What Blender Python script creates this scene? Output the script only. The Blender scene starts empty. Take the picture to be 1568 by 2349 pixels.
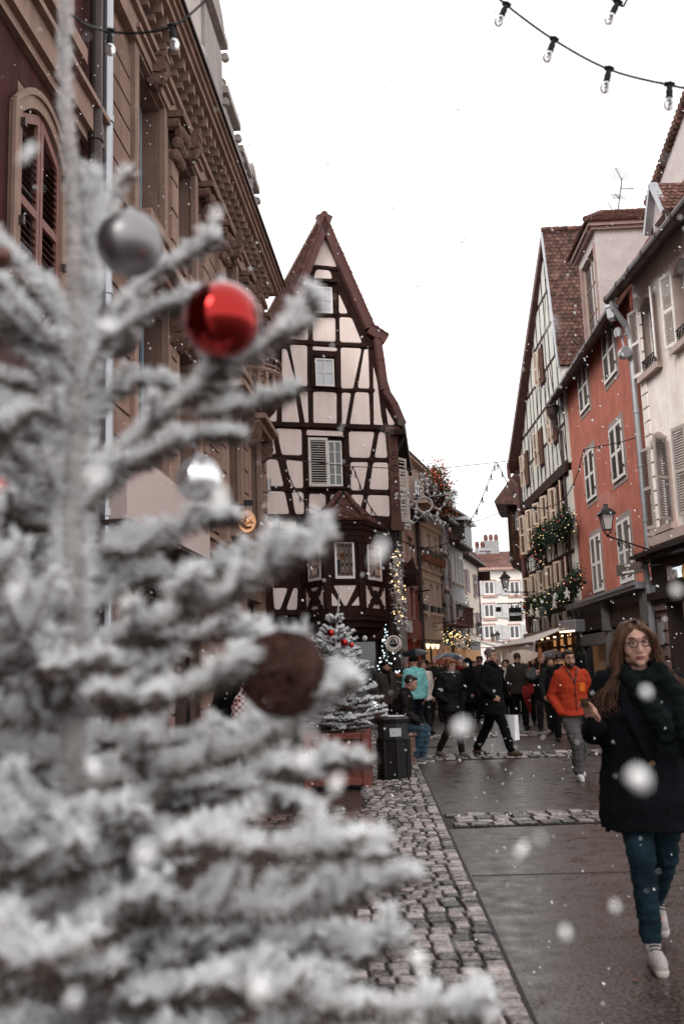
import bpy, bmesh, math, random
import numpy as np
from mathutils import Vector, Matrix, noise as mnoise
R = math.radians
SC = bpy.context.scene
COL = SC.collection
# ------------------------------------------------------------ camera, sky, sun, exposure
FPX, CU, CV = 2218.0, 784.0, 1174.5
CAMZ, PITCH, ROLL = 1.53, R(9.3), R(2.0)
Fv = Vector((0, math.cos(PITCH), math.sin(PITCH)))
R0 = Vector((1, 0, 0)); U0 = R0.cross(Fv)
Rv = R0*math.cos(ROLL) - U0*math.sin(ROLL)
Uv = U0*math.cos(ROLL) + R0*math.sin(ROLL)
EYE = Vector((0, 0, CAMZ))
cd = bpy.data.cameras.new('camera'); cam = bpy.data.objects.new('camera', cd); COL.objects.link(cam)
m3 = Matrix((Rv, Uv, -Fv)).transposed()
cam.matrix_world = Matrix.Translation(EYE) @ m3.to_4x4()
cd.sensor_width = 36; cd.lens = FPX/2349*36; cd.clip_start = .05; cd.clip_end = 2000
cd.dof.use_dof = True; cd.dof.focus_distance = 15.0; cd.dof.aperture_fstop = 2.4; cd.dof.aperture_blades = 0
SC.camera = cam
W = bpy.data.worlds.new('World'); SC.world = W; W.use_nodes = True
wn = W.node_tree; bg = wn.nodes['Background']
sk = wn.nodes.new('ShaderNodeTexSky'); sk.sky_type = 'NISHITA'; sk.sun_disc = False
sk.sun_elevation = R(38); sk.sun_rotation = R(-130)
bw = wn.nodes.new('ShaderNodeRGBToBW'); wn.links.new(sk.outputs[0], bw.inputs[0])
mx = wn.nodes.new('ShaderNodeMix'); mx.data_type = 'RGBA'; mx.inputs[0].default_value = .82
wn.links.new(bw.outputs[0], mx.inputs[6]); mx.inputs[7].default_value = (13.6, 13.5, 13.6, 1)   # the overcast veil
wn.links.new(mx.outputs[2], bg.inputs[0]); bg.inputs[1].default_value = .135
sl = bpy.data.lights.new('sun', 'SUN'); sl.energy = 2.6; sl.angle = R(28); sl.color = (1, .96, .92)
so = bpy.data.objects.new('sun', sl); COL.objects.link(so)
so.rotation_euler = Vector((.55, .62, -.66)).to_track_quat('-Z', 'Y').to_euler()
SC.view_settings.view_transform = 'Standard'; SC.view_settings.look = 'None'; SC.view_settings.exposure = 0.07; SC.view_settings.gamma = 1.0
SC.cycles.use_denoising = True
SC.cycles.max_bounces = 6; SC.cycles.diffuse_bounces = 3; SC.cycles.glossy_bounces = 3; SC.cycles.transmission_bounces = 4; SC.cycles.transparent_max_bounces = 6
# ------------------------------------------------------------ from the picture to the place
def ray(u, v): return (Fv + Rv*((u-CU)/FPX) + Uv*((CV-v)/FPX))
def G(u, v, z=0.0):
    d = ray(u, v); t = (z-CAMZ)/d.z; return EYE + d*t
def P(u, v, Y):
    d = ray(u, v); return EYE + d*(Y/d.y)
def proj(p):
    d = Vector(p)-EYE; z = d.dot(Fv); return CU+d.dot(Rv)/z*FPX, CV-d.dot(Uv)/z*FPX
def T(x0, y0, s):
    return lambda p: ((x0+p[0]/s)/1.7436, (y0+p[1]/s)/1.7436)
class Face:
    """a vertical plane: local x along it, local -y out towards the street"""
    def __init__(s, X, Y, ang): s.X, s.Y, s.a = X, Y, ang
    def hit(s, u, v, off=0.0):
        n = Vector((math.sin(s.a), -math.cos(s.a), 0)); o = Vector((s.X, s.Y, 0)) + n*off
        d = ray(u, v); t = (o-EYE).dot(n)/d.dot(n); p = EYE + d*t
        return ((p-o).dot(Vector((math.cos(s.a), math.sin(s.a), 0))), p.z)
    def w(s, x, y=0.0, z=0.0):
        return Vector((s.X + x*math.cos(s.a) - y*math.sin(s.a), s.Y + x*math.sin(s.a) + y*math.cos(s.a), z))
# ------------------------------------------------------------ objects
def props(o, label=None, cat=None, group=None, kind=None):
    if label: o['label'] = label
    if cat: o['category'] = cat
    if group: o['group'] = group
    if kind: o['kind'] = kind
    return o
def thing(name, label, cat, loc=(0, 0, 0), rz=0, group=None):
    o = bpy.data.objects.new(name, None); COL.objects.link(o); o.location = loc; o.rotation_euler = (0, 0, rz)
    o.empty_display_size = .2
    return props(o, label, cat, group)
def linkmesh(name, me, mat, parent=None, smooth=False):
    o = bpy.data.objects.new(name, me); COL.objects.link(o)
    if parent: o.parent = parent
    for m in (mat if isinstance(mat, (list, tuple)) else [mat]):
        if m: me.materials.append(m)
    if smooth: me.shade_smooth()
    return o
def kids(o): return [c for c in bpy.data.objects if c.parent == o]
def copy_tree(o, ch):
    """ch: {object: [children]} made once with childmap()"""
    c = o.copy(); COL.objects.link(c)
    for k in ch.get(o, []):
        kc = copy_tree(k, ch); kc.parent = c
    return c
def childmap(root):
    d = {}; st = [root]
    while st:
        a = st.pop(); d[a] = list(a.children); st += d[a]
    return d
class MB:
    def __init__(s): s.v = []; s.f = []; s.mi = []; s.m = 0
    def add(s, vs, fs):
        b = len(s.v); s.v += [tuple(p) for p in vs]; s.f += [tuple(i+b for i in f) for f in fs]; s.mi += [s.m]*len(fs); return s
    def box(s, x0, x1, y0, y1, z0, z1):
        if x0 > x1: x0, x1 = x1, x0
        if y0 > y1: y0, y1 = y1, y0
        if z0 > z1: z0, z1 = z1, z0
        return s.add([(x0,y0,z0),(x1,y0,z0),(x1,y1,z0),(x0,y1,z0),(x0,y0,z1),(x1,y0,z1),(x1,y1,z1),(x0,y1,z1)],
              [(3,2,1,0),(4,5,6,7),(0,1,5,4),(1,2,6,5),(2,3,7,6),(3,0,4,7)])
    def hexa(s, a, b):
        """two 4-corner loops"""
        return s.add(list(a)+list(b), [(3,2,1,0),(4,5,6,7),(0,1,5,4),(1,2,6,5),(2,3,7,6),(3,0,4,7)])
    def prism(s, poly, y0, y1):
        """polygon in x,z pushed from y0 to y1 (y0 in front)"""
        ar = sum(poly[i][0]*poly[(i+1) % len(poly)][1]-poly[(i+1) % len(poly)][0]*poly[i][1] for i in range(len(poly)))
        if ar < 0: poly = poly[::-1]
        n = len(poly); vs = [(x, y0, z) for x, z in poly] + [(x, y1, z) for x, z in poly]
        fs = [tuple(range(n)), tuple(range(2*n-1, n-1, -1))] + [(i, i+n, (i+1) % n+n, (i+1) % n) for i in range(n)]
        return s.add(vs, fs)
    def pillow(s, poly, y0, y1, r):
        """a plaster infill: rounded corners, softly raised edge"""
        n = len(poly); cx = sum(p[0] for p in poly)/n; cz = sum(p[1] for p in poly)/n
        pts = []
        for i in range(n):
            a, b, c = Vector(poly[i-1]), Vector(poly[i]), Vector(poly[(i+1) % n])
            ra = min(r, (a-b).length*.35); rc = min(r, (c-b).length*.35)
            p = b+(a-b).normalized()*ra; q = b+(c-b).normalized()*rc
            for t in (0, .5, 1): pts.append(p*(1-t)**2 + b*2*t*(1-t) + q*t*t)
        ar = sum(pts[i][0]*pts[(i+1) % len(pts)][1]-pts[(i+1) % len(pts)][0]*pts[i][1] for i in range(len(pts)))
        if ar < 0: pts = pts[::-1]
        m = len(pts); inn = []
        for p in pts:
            d = Vector((cx, cz))-p; inn.append(p+d.normalized()*min(r*.35, d.length*.3))
        vs = [(p[0], y1, p[1]) for p in pts] + [(p[0], (y0*2+y1)/3, p[1]) for p in pts] + [(p[0], y0, p[1]) for p in inn]
        fs = [tuple(range(2*m, 3*m))]
        for i in range(m):
            j = (i+1) % m; fs += [(j, i, i+m, j+m)[::-1], (j+m, i+m, i+2*m, j+2*m)[::-1]]
        return s.add(vs, fs)
    def bar(s, a, b, w, y0, y1):
        """a timber between two points of the x,z plane, w wide"""
        a, b = Vector(a), Vector(b); d = (b-a).normalized(); n = Vector((-d[1], d[0]))*(w/2)
        return s.prism([tuple(a-n), tuple(b-n), tuple(b+n), tuple(a+n)], y0, y1)
    def rod(s, a, b, w, h=None):
        """square bar between two 3d points"""
        a, b = Vector(a), Vector(b); d = (b-a).normalized(); up = Vector((0, 0, 1)) if abs(d.z) < .95 else Vector((0, 1, 0))
        x = d.cross(up).normalized()*(w/2); y = x.cross(d).normalized()*((h or w)/2)
        L = lambda c: [c-x-y, c+x-y, c+x+y, c-x+y]
        return s.hexa(L(a), L(b))
    def tube(s, pts, r, n=8, cap=True):
        pts = [Vector(p) for p in pts]; k = len(pts); rs = r if isinstance(r, (list, tuple)) else [r]*k
        up = None; vs = []; fs = []
        for i, p in enumerate(pts):
            d = (pts[min(i+1, k-1)]-pts[max(i-1, 0)])
            d = d.normalized() if d.length > 1e-9 else Vector((0, 0, 1))
            if up is None: up = Vector((0, 0, 1)) if abs(d.z) < .9 else Vector((1, 0, 0))
            x = d.cross(up); x = x.normalized() if x.length > 1e-6 else Vector((1, 0, 0)); up = x.cross(d).normalized()
            for j in range(n):
                a = 2*math.pi*j/n; vs.append(p+(x*math.cos(a)+up*math.sin(a))*rs[i])
        for i in range(k-1):
            for j in range(n):
                a, b = i*n+j, i*n+(j+1) % n; fs.append((a, b, b+n, a+n))
        if cap: fs += [tuple(range(n-1, -1, -1)), tuple(range((k-1)*n, k*n))]
        return s.add(vs, fs)
    def lathe(s, prof, c=(0, 0, 0), n=16, sx=1, sy=1, axis='z'):
        vs = []; k = len(prof)
        for r, z in prof:
            for j in range(n):
                a = 2*math.pi*j/n; x, y = r*math.cos(a)*sx, r*math.sin(a)*sy
                if axis == 'y': vs.append((c[0]+x, c[1]+z, c[2]+y))
                elif axis == 'x': vs.append((c[0]+z, c[1]+x, c[2]+y))
                else: vs.append((c[0]+x, c[1]+y, c[2]+z))
        fs = [(i*n+j, i*n+(j+1) % n, (i+1)*n+(j+1) % n, (i+1)*n+j) for i in range(k-1) for j in range(n)]
        fs += [tuple(range(n-1, -1, -1)), tuple(range((k-1)*n, k*n))]
        return s.add(vs, fs)
    def sph(s, c, r, n=12, m=8, rot=None):
        r = r if isinstance(r, (list, tuple)) else (r, r, r); c = Vector(c); vs = []; fs = []
        for i in range(1, m):
            t = math.pi*i/m
            for j in range(n):
                a = 2*math.pi*j/n; p = Vector((math.sin(t)*math.cos(a)*r[0], math.sin(t)*math.sin(a)*r[1], math.cos(t)*r[2]))
                if rot: p = rot @ p
                vs.append(c+p)
        tp = Vector((0, 0, r[2])); tp = rot @ tp if rot else tp
        vs += [c+tp, c-tp]; a0, a1 = len(vs)-2, len(vs)-1
        for i in range(m-2):
            for j in range(n):
                a, b = i*n+j, i*n+(j+1) % n; fs.append((a, a+n, b+n, b))
        for j in range(n):
            fs.append((a0, j, (j+1) % n)); q = (m-2)*n; fs.append((a1, q+(j+1) % n, q+j))
        return s.add(vs, fs)
    def ring(s, c, rad, r, n=24, k=6, axis='y', sx=1, sz=1):
        pts = []
        for i in range(n+1):
            a = 2*math.pi*i/n; x, z = math.cos(a)*rad*sx, math.sin(a)*rad*sz
            pts.append({'y': (c[0]+x, c[1], c[2]+z), 'z': (c[0]+x, c[1]+z, c[2]), 'x': (c[0], c[1]+x, c[2]+z)}[axis])
        return s.tube(pts, r, k, cap=False)
    def mesh(s, name):
        me = bpy.data.meshes.new(name); me.from_pydata([tuple(v) for v in s.v], [], s.f)
        if any(s.mi): me.polygons.foreach_set('material_index', s.mi)
        me.update(); return me
    def build(s, name, mat, parent=None, smooth=False, bevel=0):
        if not s.f: return None
        o = linkmesh(name, s.mesh(name), mat, parent, smooth)
        if bevel:
            b = o.modifiers.new('bevel', 'BEVEL'); b.width = bevel; b.segments = 2; b.limit_method = 'ANGLE'
        return o
# ------------------------------------------------------------ materials
MATS = {}
def mat(name, c, rough=.75, var=.18, scale=2.5, bump=.15, bscale=40, metal=0, spec=.2, emis=None, es=0, tint=None, stretch=None, coat=0, streak=0, island=0):
    if name in MATS: return MATS[name]
    m = bpy.data.materials.new(name); m.use_nodes = True; nt = m.node_tree; b = nt.nodes['Principled BSDF']
    b.inputs['Roughness'].default_value = rough; b.inputs['Metallic'].default_value = metal
    b.inputs['Specular IOR Level'].default_value = spec
    if coat: b.inputs['Coat Weight'].default_value = coat; b.inputs['Coat Roughness'].default_value = .1
    tc = nt.nodes.new('ShaderNodeTexCoord'); mp = nt.nodes.new('ShaderNodeMapping'); nt.links.new(tc.outputs['Object'], mp.inputs[0])
    if stretch: mp.inputs['Scale'].default_value = stretch
    n1 = nt.nodes.new('ShaderNodeTexNoise'); n1.inputs['Scale'].default_value = scale; n1.inputs['Detail'].default_value = 8; n1.inputs['Roughness'].default_value = .65
    nt.links.new(mp.outputs[0], n1.inputs[0])
    cr = nt.nodes.new('ShaderNodeValToRGB'); cr.color_ramp.elements[0].position = .3; cr.color_ramp.elements[1].position = .7
    lo = [x*(1-var) for x in c]; hi = [min(1, x*(1+var)) for x in c]
    if tint: lo = [a*(1-var)*t for a, t in zip(c, tint)]
    cr.color_ramp.elements[0].color = (*lo, 1); cr.color_ramp.elements[1].color = (*hi, 1)
    nt.links.new(n1.outputs[0], cr.inputs[0]); out = cr.outputs[0]
    def mul(src, fac):
        mm = nt.nodes.new('ShaderNodeMix'); mm.data_type = 'RGBA'; mm.blend_type = 'MULTIPLY'; mm.inputs[0].default_value = 1; nt.links.new(src, mm.inputs[6]); nt.links.new(fac, mm.inputs[7]); return mm.outputs[2]
    if streak:
        m2 = nt.nodes.new('ShaderNodeMapping'); m2.inputs['Scale'].default_value = (2.6, 2.6, .28); nt.links.new(tc.outputs['Object'], m2.inputs[0])
        n3 = nt.nodes.new('ShaderNodeTexNoise'); n3.inputs['Scale'].default_value = 1.6; n3.inputs['Detail'].default_value = 9; n3.inputs['Roughness'].default_value = .7; nt.links.new(m2.outputs[0], n3.inputs[0])
        c3 = nt.nodes.new('ShaderNodeValToRGB'); c3.color_ramp.elements[0].position = .36; c3.color_ramp.elements[1].position = .6; q = 1-streak; c3.color_ramp.elements[0].color = (q, q*.98, q*.96, 1); c3.color_ramp.elements[1].color = (1, 1, 1, 1)
        nt.links.new(n3.outputs[0], c3.inputs[0]); out = mul(out, c3.outputs[0])
    if island:
        ge = nt.nodes.new('ShaderNodeNewGeometry'); mr = nt.nodes.new('ShaderNodeMapRange'); mr.inputs['To Min'].default_value = 1-island; mr.inputs['To Max'].default_value = 1+island*.5; nt.links.new(ge.outputs['Random Per Island'], mr.inputs[0]); out = mul(out, mr.outputs[0])
    nt.links.new(out, b.inputs['Base Color'])
    if bump:
        n2 = nt.nodes.new('ShaderNodeTexNoise'); n2.inputs['Scale'].default_value = bscale; n2.inputs['Detail'].default_value = 4
        nt.links.new(mp.outputs[0], n2.inputs[0]); bp = nt.nodes.new('ShaderNodeBump'); bp.inputs['Strength'].default_value = bump; bp.inputs['Distance'].default_value = .02
        nt.links.new(n2.outputs[0], bp.inputs['Height']); nt.links.new(bp.outputs[0], b.inputs['Normal'])
    if emis: b.inputs['Emission Color'].default_value = (*emis, 1); b.inputs['Emission Strength'].default_value = es
    MATS[name] = m; return m
M = dict(
    cream=mat('cream plaster', (.82, .70, .655), streak=.09, var=.06, scale=1.2, bump=.1, bscale=12, tint=(1, .97, .95)),
    wood=mat('dark timber', (.028, .0125, .0095), spec=.1, rough=.7, var=.55, scale=5, bump=.6, bscale=50, stretch=(1, 1, 1)),
    fascia=mat('painted barge board', (.095, .042, .038), rough=.5, var=.2, scale=2),
    tile=mat('red clay tile', (.125, .055, .043), rough=.65, island=.4, var=.4, scale=7, bump=.3, bscale=30),
    tiledark=mat('weathered clay tile', (.11, .055, .043), rough=.65, island=.5, var=.6, scale=5, bump=.4, bscale=25, tint=(.7, .75, .8)),
    white=mat('white window paint', (.74, .70, .68), rough=.45, var=.07, bump=.03),
    glass=mat('window glass', (.03, .03, .035), rough=.06, var=.2, bump=.01, bscale=3, spec=.9),
    paleglass=mat('pale curtained glass', (.45, .46, .48), rough=.1, var=.15, scale=4, bump=0, spec=.8),
    shutter=mat('cream shutter paint', (.60, .56, .51), rough=.5, var=.12, bump=.05),
    sand=mat('pink sandstone', (.275, .178, .142), streak=.22, island=.22, rough=.85, var=.2, scale=1.3, bump=.3, bscale=60, tint=(1, .93, .88)),
    sandl=mat('light sandstone trim', (.34, .225, .18), streak=.2, island=.15, rough=.85, var=.18, scale=3, bump=.25, bscale=50),
    sandd=mat('dark sandstone carving', (.17, .10, .078), rough=.85, var=.35, scale=12, bump=.5, bscale=40),
    oxred=mat('dark red roughcast', (.082, .027, .024), streak=.3, rough=.9, var=.25, scale=3, bump=.8, bscale=120),
    oxshut=mat('brown red shutter paint', (.24, .115, .10), rough=.6, var=.25, scale=6, bump=.1),
    bluefr=mat('grey blue joinery', (.24, .31, .37), rough=.4, var=.1),
    zinc=mat('zinc', (.36, .36, .38), rough=.35, var=.15, metal=.6, bump=.05),
    zincd=mat('dark gutter metal', (.06, .045, .042), rough=.4, var=.3, metal=.3, bump=.05),
    steel=mat('bright downpipe metal', (.40, .41, .43), rough=.38, var=.1, metal=.8, bump=.03),
    black=mat('black painted iron', (.012, .011, .011), rough=.45, var=.3, bump=.03),
    rubber=mat('black rubber', (.01, .01, .01), rough=.6, bump=0),
    redpl=mat('salmon red plaster', (.43, .145, .105), streak=.22, rough=.9, var=.2, scale=1.1, bump=.25, bscale=50, tint=(.95, .92, .9)),
    whitepl=mat('off white plaster', (.84, .78, .74), streak=.16, rough=.85, var=.1, scale=1.4, bump=.15, tint=(.95, .9, .88)),
    greenpl=mat('pale grey green infill', (.53, .525, .475), rough=.85, var=.1, scale=2, bump=.1),
    tanshut=mat('tan shutter paint', (.56, .43, .335), rough=.55, var=.1, bump=.05),
    greyshut=mat('weathered white shutter paint', (.66, .62, .585), rough=.55, var=.15, scale=8, bump=.05),
    beige=mat('pinkish beige plaster', (.58, .44, .365), streak=.18, rough=.85, var=.12, scale=1, bump=.15),
    brick=mat('shop red paint', (.26, .07, .055), rough=.7, var=.1, bump=.05),
    orange=mat('orange plaster', (.45, .17, .09), rough=.85, var=.12, bump=.1),
    offw=mat('far white plaster', (.76, .71, .66), streak=.12, rough=.9, var=.07, scale=.6, bump=.05),
    tea=mat('grey brown shop paint', (.055, .045, .04), rough=.5, var=.25, scale=4),
    shopdark=mat('dark shop paint', (.025, .018, .016), rough=.4, var=.2),
    violet=mat('mauve shutter paint', (.20, .14, .17), rough=.6, var=.1),
    warm=mat('lit shop interior', (.3, .17, .10), rough=.8, var=.5, scale=3, bump=0, emis=(1, .5, .22), es=.2),
    lamp=mat('lit lamp', (1, .8, .5), var=0, bump=0, emis=(1, .72, .42), es=5),
    ledw=mat('cold led', (1, 1, 1), var=0, bump=0, emis=(.75, .9, 1), es=2.5),
    ledy=mat('warm led', (1, .8, .5), var=0, bump=0, emis=(1, .66, .3), es=2.6),
    bulb=mat('unlit bulb glass', (.42, .41, .41), rough=.08, var=.15, scale=30, bump=0, spec=.8),
    awning=mat('cream awning cloth', (.62, .55, .50), rough=.9, var=.1, scale=3, bump=.1),
    pine=mat('dark conifer needles', (.02, .035, .02), rough=.7, var=.5, scale=20, bump=0),
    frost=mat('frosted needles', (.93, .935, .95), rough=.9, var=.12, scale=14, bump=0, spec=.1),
    frost_shade=mat('underside shade needles', (.105, .08, .07), rough=.9, var=.3, scale=14, bump=0, spec=.1),  # brown that imitates the shade under the boughs
    bark=mat('frosted bark', (.36, .33, .32), rough=.95, var=.35, scale=25, bump=.8, bscale=60),
    gold=mat('gilt relief', (.62, .34, .19), rough=.32, var=.15, metal=.9, bump=.1),
    snow=mat('snowflake', (.95, .95, .95), rough=.9, var=0, bump=0, spec=.1),
    letter=mat('pale lettering', (.75, .72, .7), rough=.4, var=.03, bump=0),
)
def translucent(m, k):
    nt = m.node_tree; b = nt.nodes['Principled BSDF']; tr = nt.nodes.new('ShaderNodeBsdfTranslucent'); mixs = nt.nodes.new('ShaderNodeMixShader'); mixs.inputs[0].default_value = k
    src = b.inputs['Base Color'].links[0].from_socket; nt.links.new(src, tr.inputs[0]); nt.links.new(b.outputs[0], mixs.inputs[1]); nt.links.new(tr.outputs[0], mixs.inputs[2]); nt.links.new(mixs.outputs[0], nt.nodes['Material Output'].inputs[0])
translucent(M['frost'], .22)
MATS['snowflake'].node_tree.nodes['Principled BSDF'].inputs['Subsurface Weight'].default_value = 0
# ------------------------------------------------------------ shared pieces
def text(s, parent, mt, loc, size, rot=(R(90), 0, 0), depth=.01, name='lettering', align='CENTER', scale=(1, 1, 1)):
    cu = bpy.data.curves.new('t', 'FONT'); cu.body = s; cu.size = size; cu.extrude = depth; cu.align_x = align; cu.align_y = 'CENTER'; cu.offset = size*.012
    ob = bpy.data.objects.new('t', cu); COL.objects.link(ob)
    me = bpy.data.meshes.new_from_object(ob.evaluated_get(bpy.context.evaluated_depsgraph_get()))
    bpy.data.objects.remove(ob); me.name = name
    o = linkmesh(name, me, mt, parent); o.location = loc; o.rotation_euler = rot; o.scale = scale; return o
def wall_holes(mb, s0, s1, z0, z1, holes, y0=0.0, y1=.3):
    xs = sorted({s0, s1, *[min(max(h[0], s0), s1) for h in holes], *[min(max(h[1], s0), s1) for h in holes]})
    zs = sorted({z0, z1, *[min(max(h[2], z0), z1) for h in holes], *[min(max(h[3], z0), z1) for h in holes]})
    nx, nz = len(xs)-1, len(zs)-1
    solid = [[not any(h[0] < (xs[i]+xs[i+1])/2 < h[1] and h[2] < (zs[j]+zs[j+1])/2 < h[3] for h in holes) for j in range(nz)] for i in range(nx)]
    for i in range(nx):
        for j in range(nz):
            a, b, c, d = xs[i], xs[i+1], zs[j], zs[j+1]
            if b-a < 1e-6 or d-c < 1e-6: continue
            if solid[i][j]:
                mb.add([(a, y0, c), (b, y0, c), (b, y0, d), (a, y0, d)], [(0, 1, 2, 3)])
                for di, dj, q in ((-1, 0, [(a, y0, c), (a, y0, d), (a, y1, d), (a, y1, c)]), (1, 0, [(b, y0, c), (b, y1, c), (b, y1, d), (b, y0, d)]),
                                  (0, -1, [(a, y0, c), (a, y1, c), (b, y1, c), (b, y0, c)]), (0, 1, [(a, y0, d), (b, y0, d), (b, y1, d), (a, y1, d)])):
                    ii, jj = i+di, j+dj
                    if not (0 <= ii < nx and 0 <= jj < nz) or not solid[ii][jj]: mb.add(q, [(0, 1, 2, 3)])
    mb.add([(s0, y1, z0), (s1, y1, z0), (s1, y1, z1), (s0, y1, z1)], [(3, 2, 1, 0)])
def arc_top(s0, s1, z1, rise, n=8):
    """points of a segmental arch from (s0,z1) up and down to (s1,z1)"""
    return [(s0+(s1-s0)*i/n, z1+rise*(1-(2*i/n-1)**2)) for i in range(n+1)]
def window(parent, s0, s1, z0, z1, y, fm=None, gm=None, nx=2, nz=3, fw=.05, leaf=False, name='window'):
    """frame standing at y (front), glass a little behind"""
    mb = MB(); d = .05
    mb.box(s0, s0+fw, y, y+d, z0, z1); mb.box(s1-fw, s1, y, y+d, z0, z1)
    mb.box(s0+fw, s1-fw, y, y+d, z0, z0+fw*1.2); mb.box(s0+fw, s1-fw, y, y+d, z1-fw, z1)
    for i in range(1, nx):
        x = s0+(s1-s0)*i/nx; w = fw*(.9 if nx == 2 else .3); mb.box(x-w/2, x+w/2, y+.004, y+d, z0+fw*1.2, z1-fw)
    for j in range(1, nz):
        z = z0+(z1-z0)*j/nz; w = fw*.45
        mb.box(s0+fw, s1-fw, y+.008, y+d-.004, z-w/2, z+w/2)
    o = mb.build(name, fm or M['white'], parent)
    MB().box(s0+fw*.5, s1-fw*.5, y+.03, y+.036, z0+fw*.5, z1-fw*.5).build('glass', gm or M['glass'], o)
    return o
def shutter(parent, w, h, mt, x, y, z, ang=0.0, nsl=None, mid=True, thick=.04, arch=0.0):
    """louvred leaf hinged at x,y,z (its lower corner), opening along local +x turned by ang about z"""
    mb = MB(); f = min(.07, w*.16)
    mb.box(0, f, 0, thick, 0, h); mb.box(w-f, w, 0, thick, 0, h)
    mb.box(f, w-f, 0, thick, 0, f*1.3); mb.box(f, w-f, 0, thick, h-f*1.1, h)
    if mid: mb.box(f, w-f, 0, thick, h*.5-f*.6, h*.5+f*.6)
    nsl = nsl or max(8, int(h/.07)); p = (h-f*2.4)/nsl
    for i in range(nsl):
        zc = f*1.3+p*(i+.5)
        if mid and abs(zc-h*.5) < f*.7: continue
        mb.hexa([(f, .0, zc-p*.24), (w-f, .0, zc-p*.24), (w-f, .008, zc-p*.24), (f, .008, zc-p*.24)],
                [(f, thick*.75, zc+p*.10), (w-f, thick*.75, zc+p*.10), (w-f, thick*.75+.008, zc+p*.10), (f, thick*.75+.008, zc+p*.10)])
    o = mb.build('shutter', mt, parent); o.location = (x, y, z); o.rotation_euler = (0, 0, ang); return o
def tiles(parent, A, B, C, D, mt, tw=.18, th=.16, seed=0, name='roof', thick=.12):
    """a roof slope: A,B along the eave, D,C along the ridge; rows of rounded flat tiles over a board"""
    A, B, C, D = map(Vector, (A, B, C, D)); rnd = random.Random(seed); mb = MB()
    up = ((D-A)+(C-B))/2; nrm = (B-A).cross(D-A).normalized()
    mb.hexa([A-nrm*thick, B-nrm*thick, C-nrm*thick, D-nrm*thick], [A, B, C, D])
    nr = max(2, int(up.length/th))
    for j in range(nr):
        t0, t1 = j/nr, min(1, (j+1.15)/nr); L0, R0_ = A.lerp(D, t0), B.lerp(C, t0); L1, R1 = A.lerp(D, t1), B.lerp(C, t1)
        n = max(1, int((R0_-L0).length/tw)); off = .5 if j % 2 else 0
        for i in range(-1 if off else 0, n):
            a, b = max(0, (i+off+.04)/n), min(1, (i+off+.96)/n)
            if b-a < .2/n: continue
            h = .028+rnd.uniform(-.009, .012); e = .006
            p0, p1 = L0.lerp(R0_, a), L0.lerp(R0_, b); q0, q1 = L1.lerp(R1, a), L1.lerp(R1, b)
            mdn = (p0+p1)/2 - (q0-p0)*.12; ps = (q0-p0)*.16
            vs = [p0+ps+nrm*h, mdn.lerp(p0, .35)+nrm*h, mdn.lerp(p1, .35)+nrm*h, p1+ps+nrm*h, q1+nrm*e, q0+nrm*e,
                  p0+ps, mdn.lerp(p0, .35), mdn.lerp(p1, .35), p1+ps]
            mb.add(vs, [(0, 1, 2, 3, 4, 5), (6, 7, 1, 0), (7, 8, 2, 1), (8, 9, 3, 2), (5, 0, 6), (4, 9, 3)[::-1]])
    return mb.build(name, mt, parent)
def curve_pts(a, b, sag, n=24):
    a, b = Vector(a), Vector(b); return [a.lerp(b, i/n) - Vector((0, 0, sag*4*(i/n)*(1-i/n))) for i in range(n+1)]
# ------------------------------------------------------------ the ground
def asphalt_mat():
    m = bpy.data.materials.new('wet asphalt'); m.use_nodes = True; nt = m.node_tree; b = nt.nodes['Principled BSDF']; L = nt.links
    tc = nt.nodes.new('ShaderNodeTexCoord')
    def noi(sc, det=6):
        n = nt.nodes.new('ShaderNodeTexNoise'); n.inputs['Scale'].default_value = sc; n.inputs['Detail'].default_value = det; L.new(tc.outputs['Object'], n.inputs[0]); return n
    def ramp(n, p0, c0, p1, c1):
        r = nt.nodes.new('ShaderNodeValToRGB'); r.color_ramp.elements[0].position = p0; r.color_ramp.elements[1].position = p1
        r.color_ramp.elements[0].color = (*c0, 1); r.color_ramp.elements[1].color = (*c1, 1); L.new(n.outputs[0], r.inputs[0]); return r
    fine = noi(48, 6); big = noi(.55); mid = noi(6)
    vo = nt.nodes.new('ShaderNodeTexVoronoi'); vo.inputs['Scale'].default_value = 95; L.new(tc.outputs['Object'], vo.inputs[0])
    c1 = ramp(fine, .43, (.008, .005, .004), .58, (.098, .074, .064)); c2 = ramp(big, .35, (.75, .72, .7), .7, (1.15, 1.1, 1.08))
    mu = nt.nodes.new('ShaderNodeMix'); mu.data_type = 'RGBA'; mu.blend_type = 'MULTIPLY'; mu.inputs[0].default_value = 1; L.new(c1.outputs[0], mu.inputs[6]); L.new(c2.outputs[0], mu.inputs[7])
    L.new(mu.outputs[2], b.inputs['Base Color'])
    rr = ramp(mid, .3, (.22,)*3, .72, (.5,)*3); L.new(rr.outputs[0], b.inputs['Roughness']); b.inputs['Specular IOR Level'].default_value = .36
    bp = nt.nodes.new('ShaderNodeBump'); bp.inputs['Strength'].default_value = .22; bp.inputs['Distance'].default_value = .004
    L.new(fine.outputs[0], bp.inputs['Height']); L.new(bp.outputs[0], b.inputs['Normal']); return m
M['asphalt'] = asphalt_mat()
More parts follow.
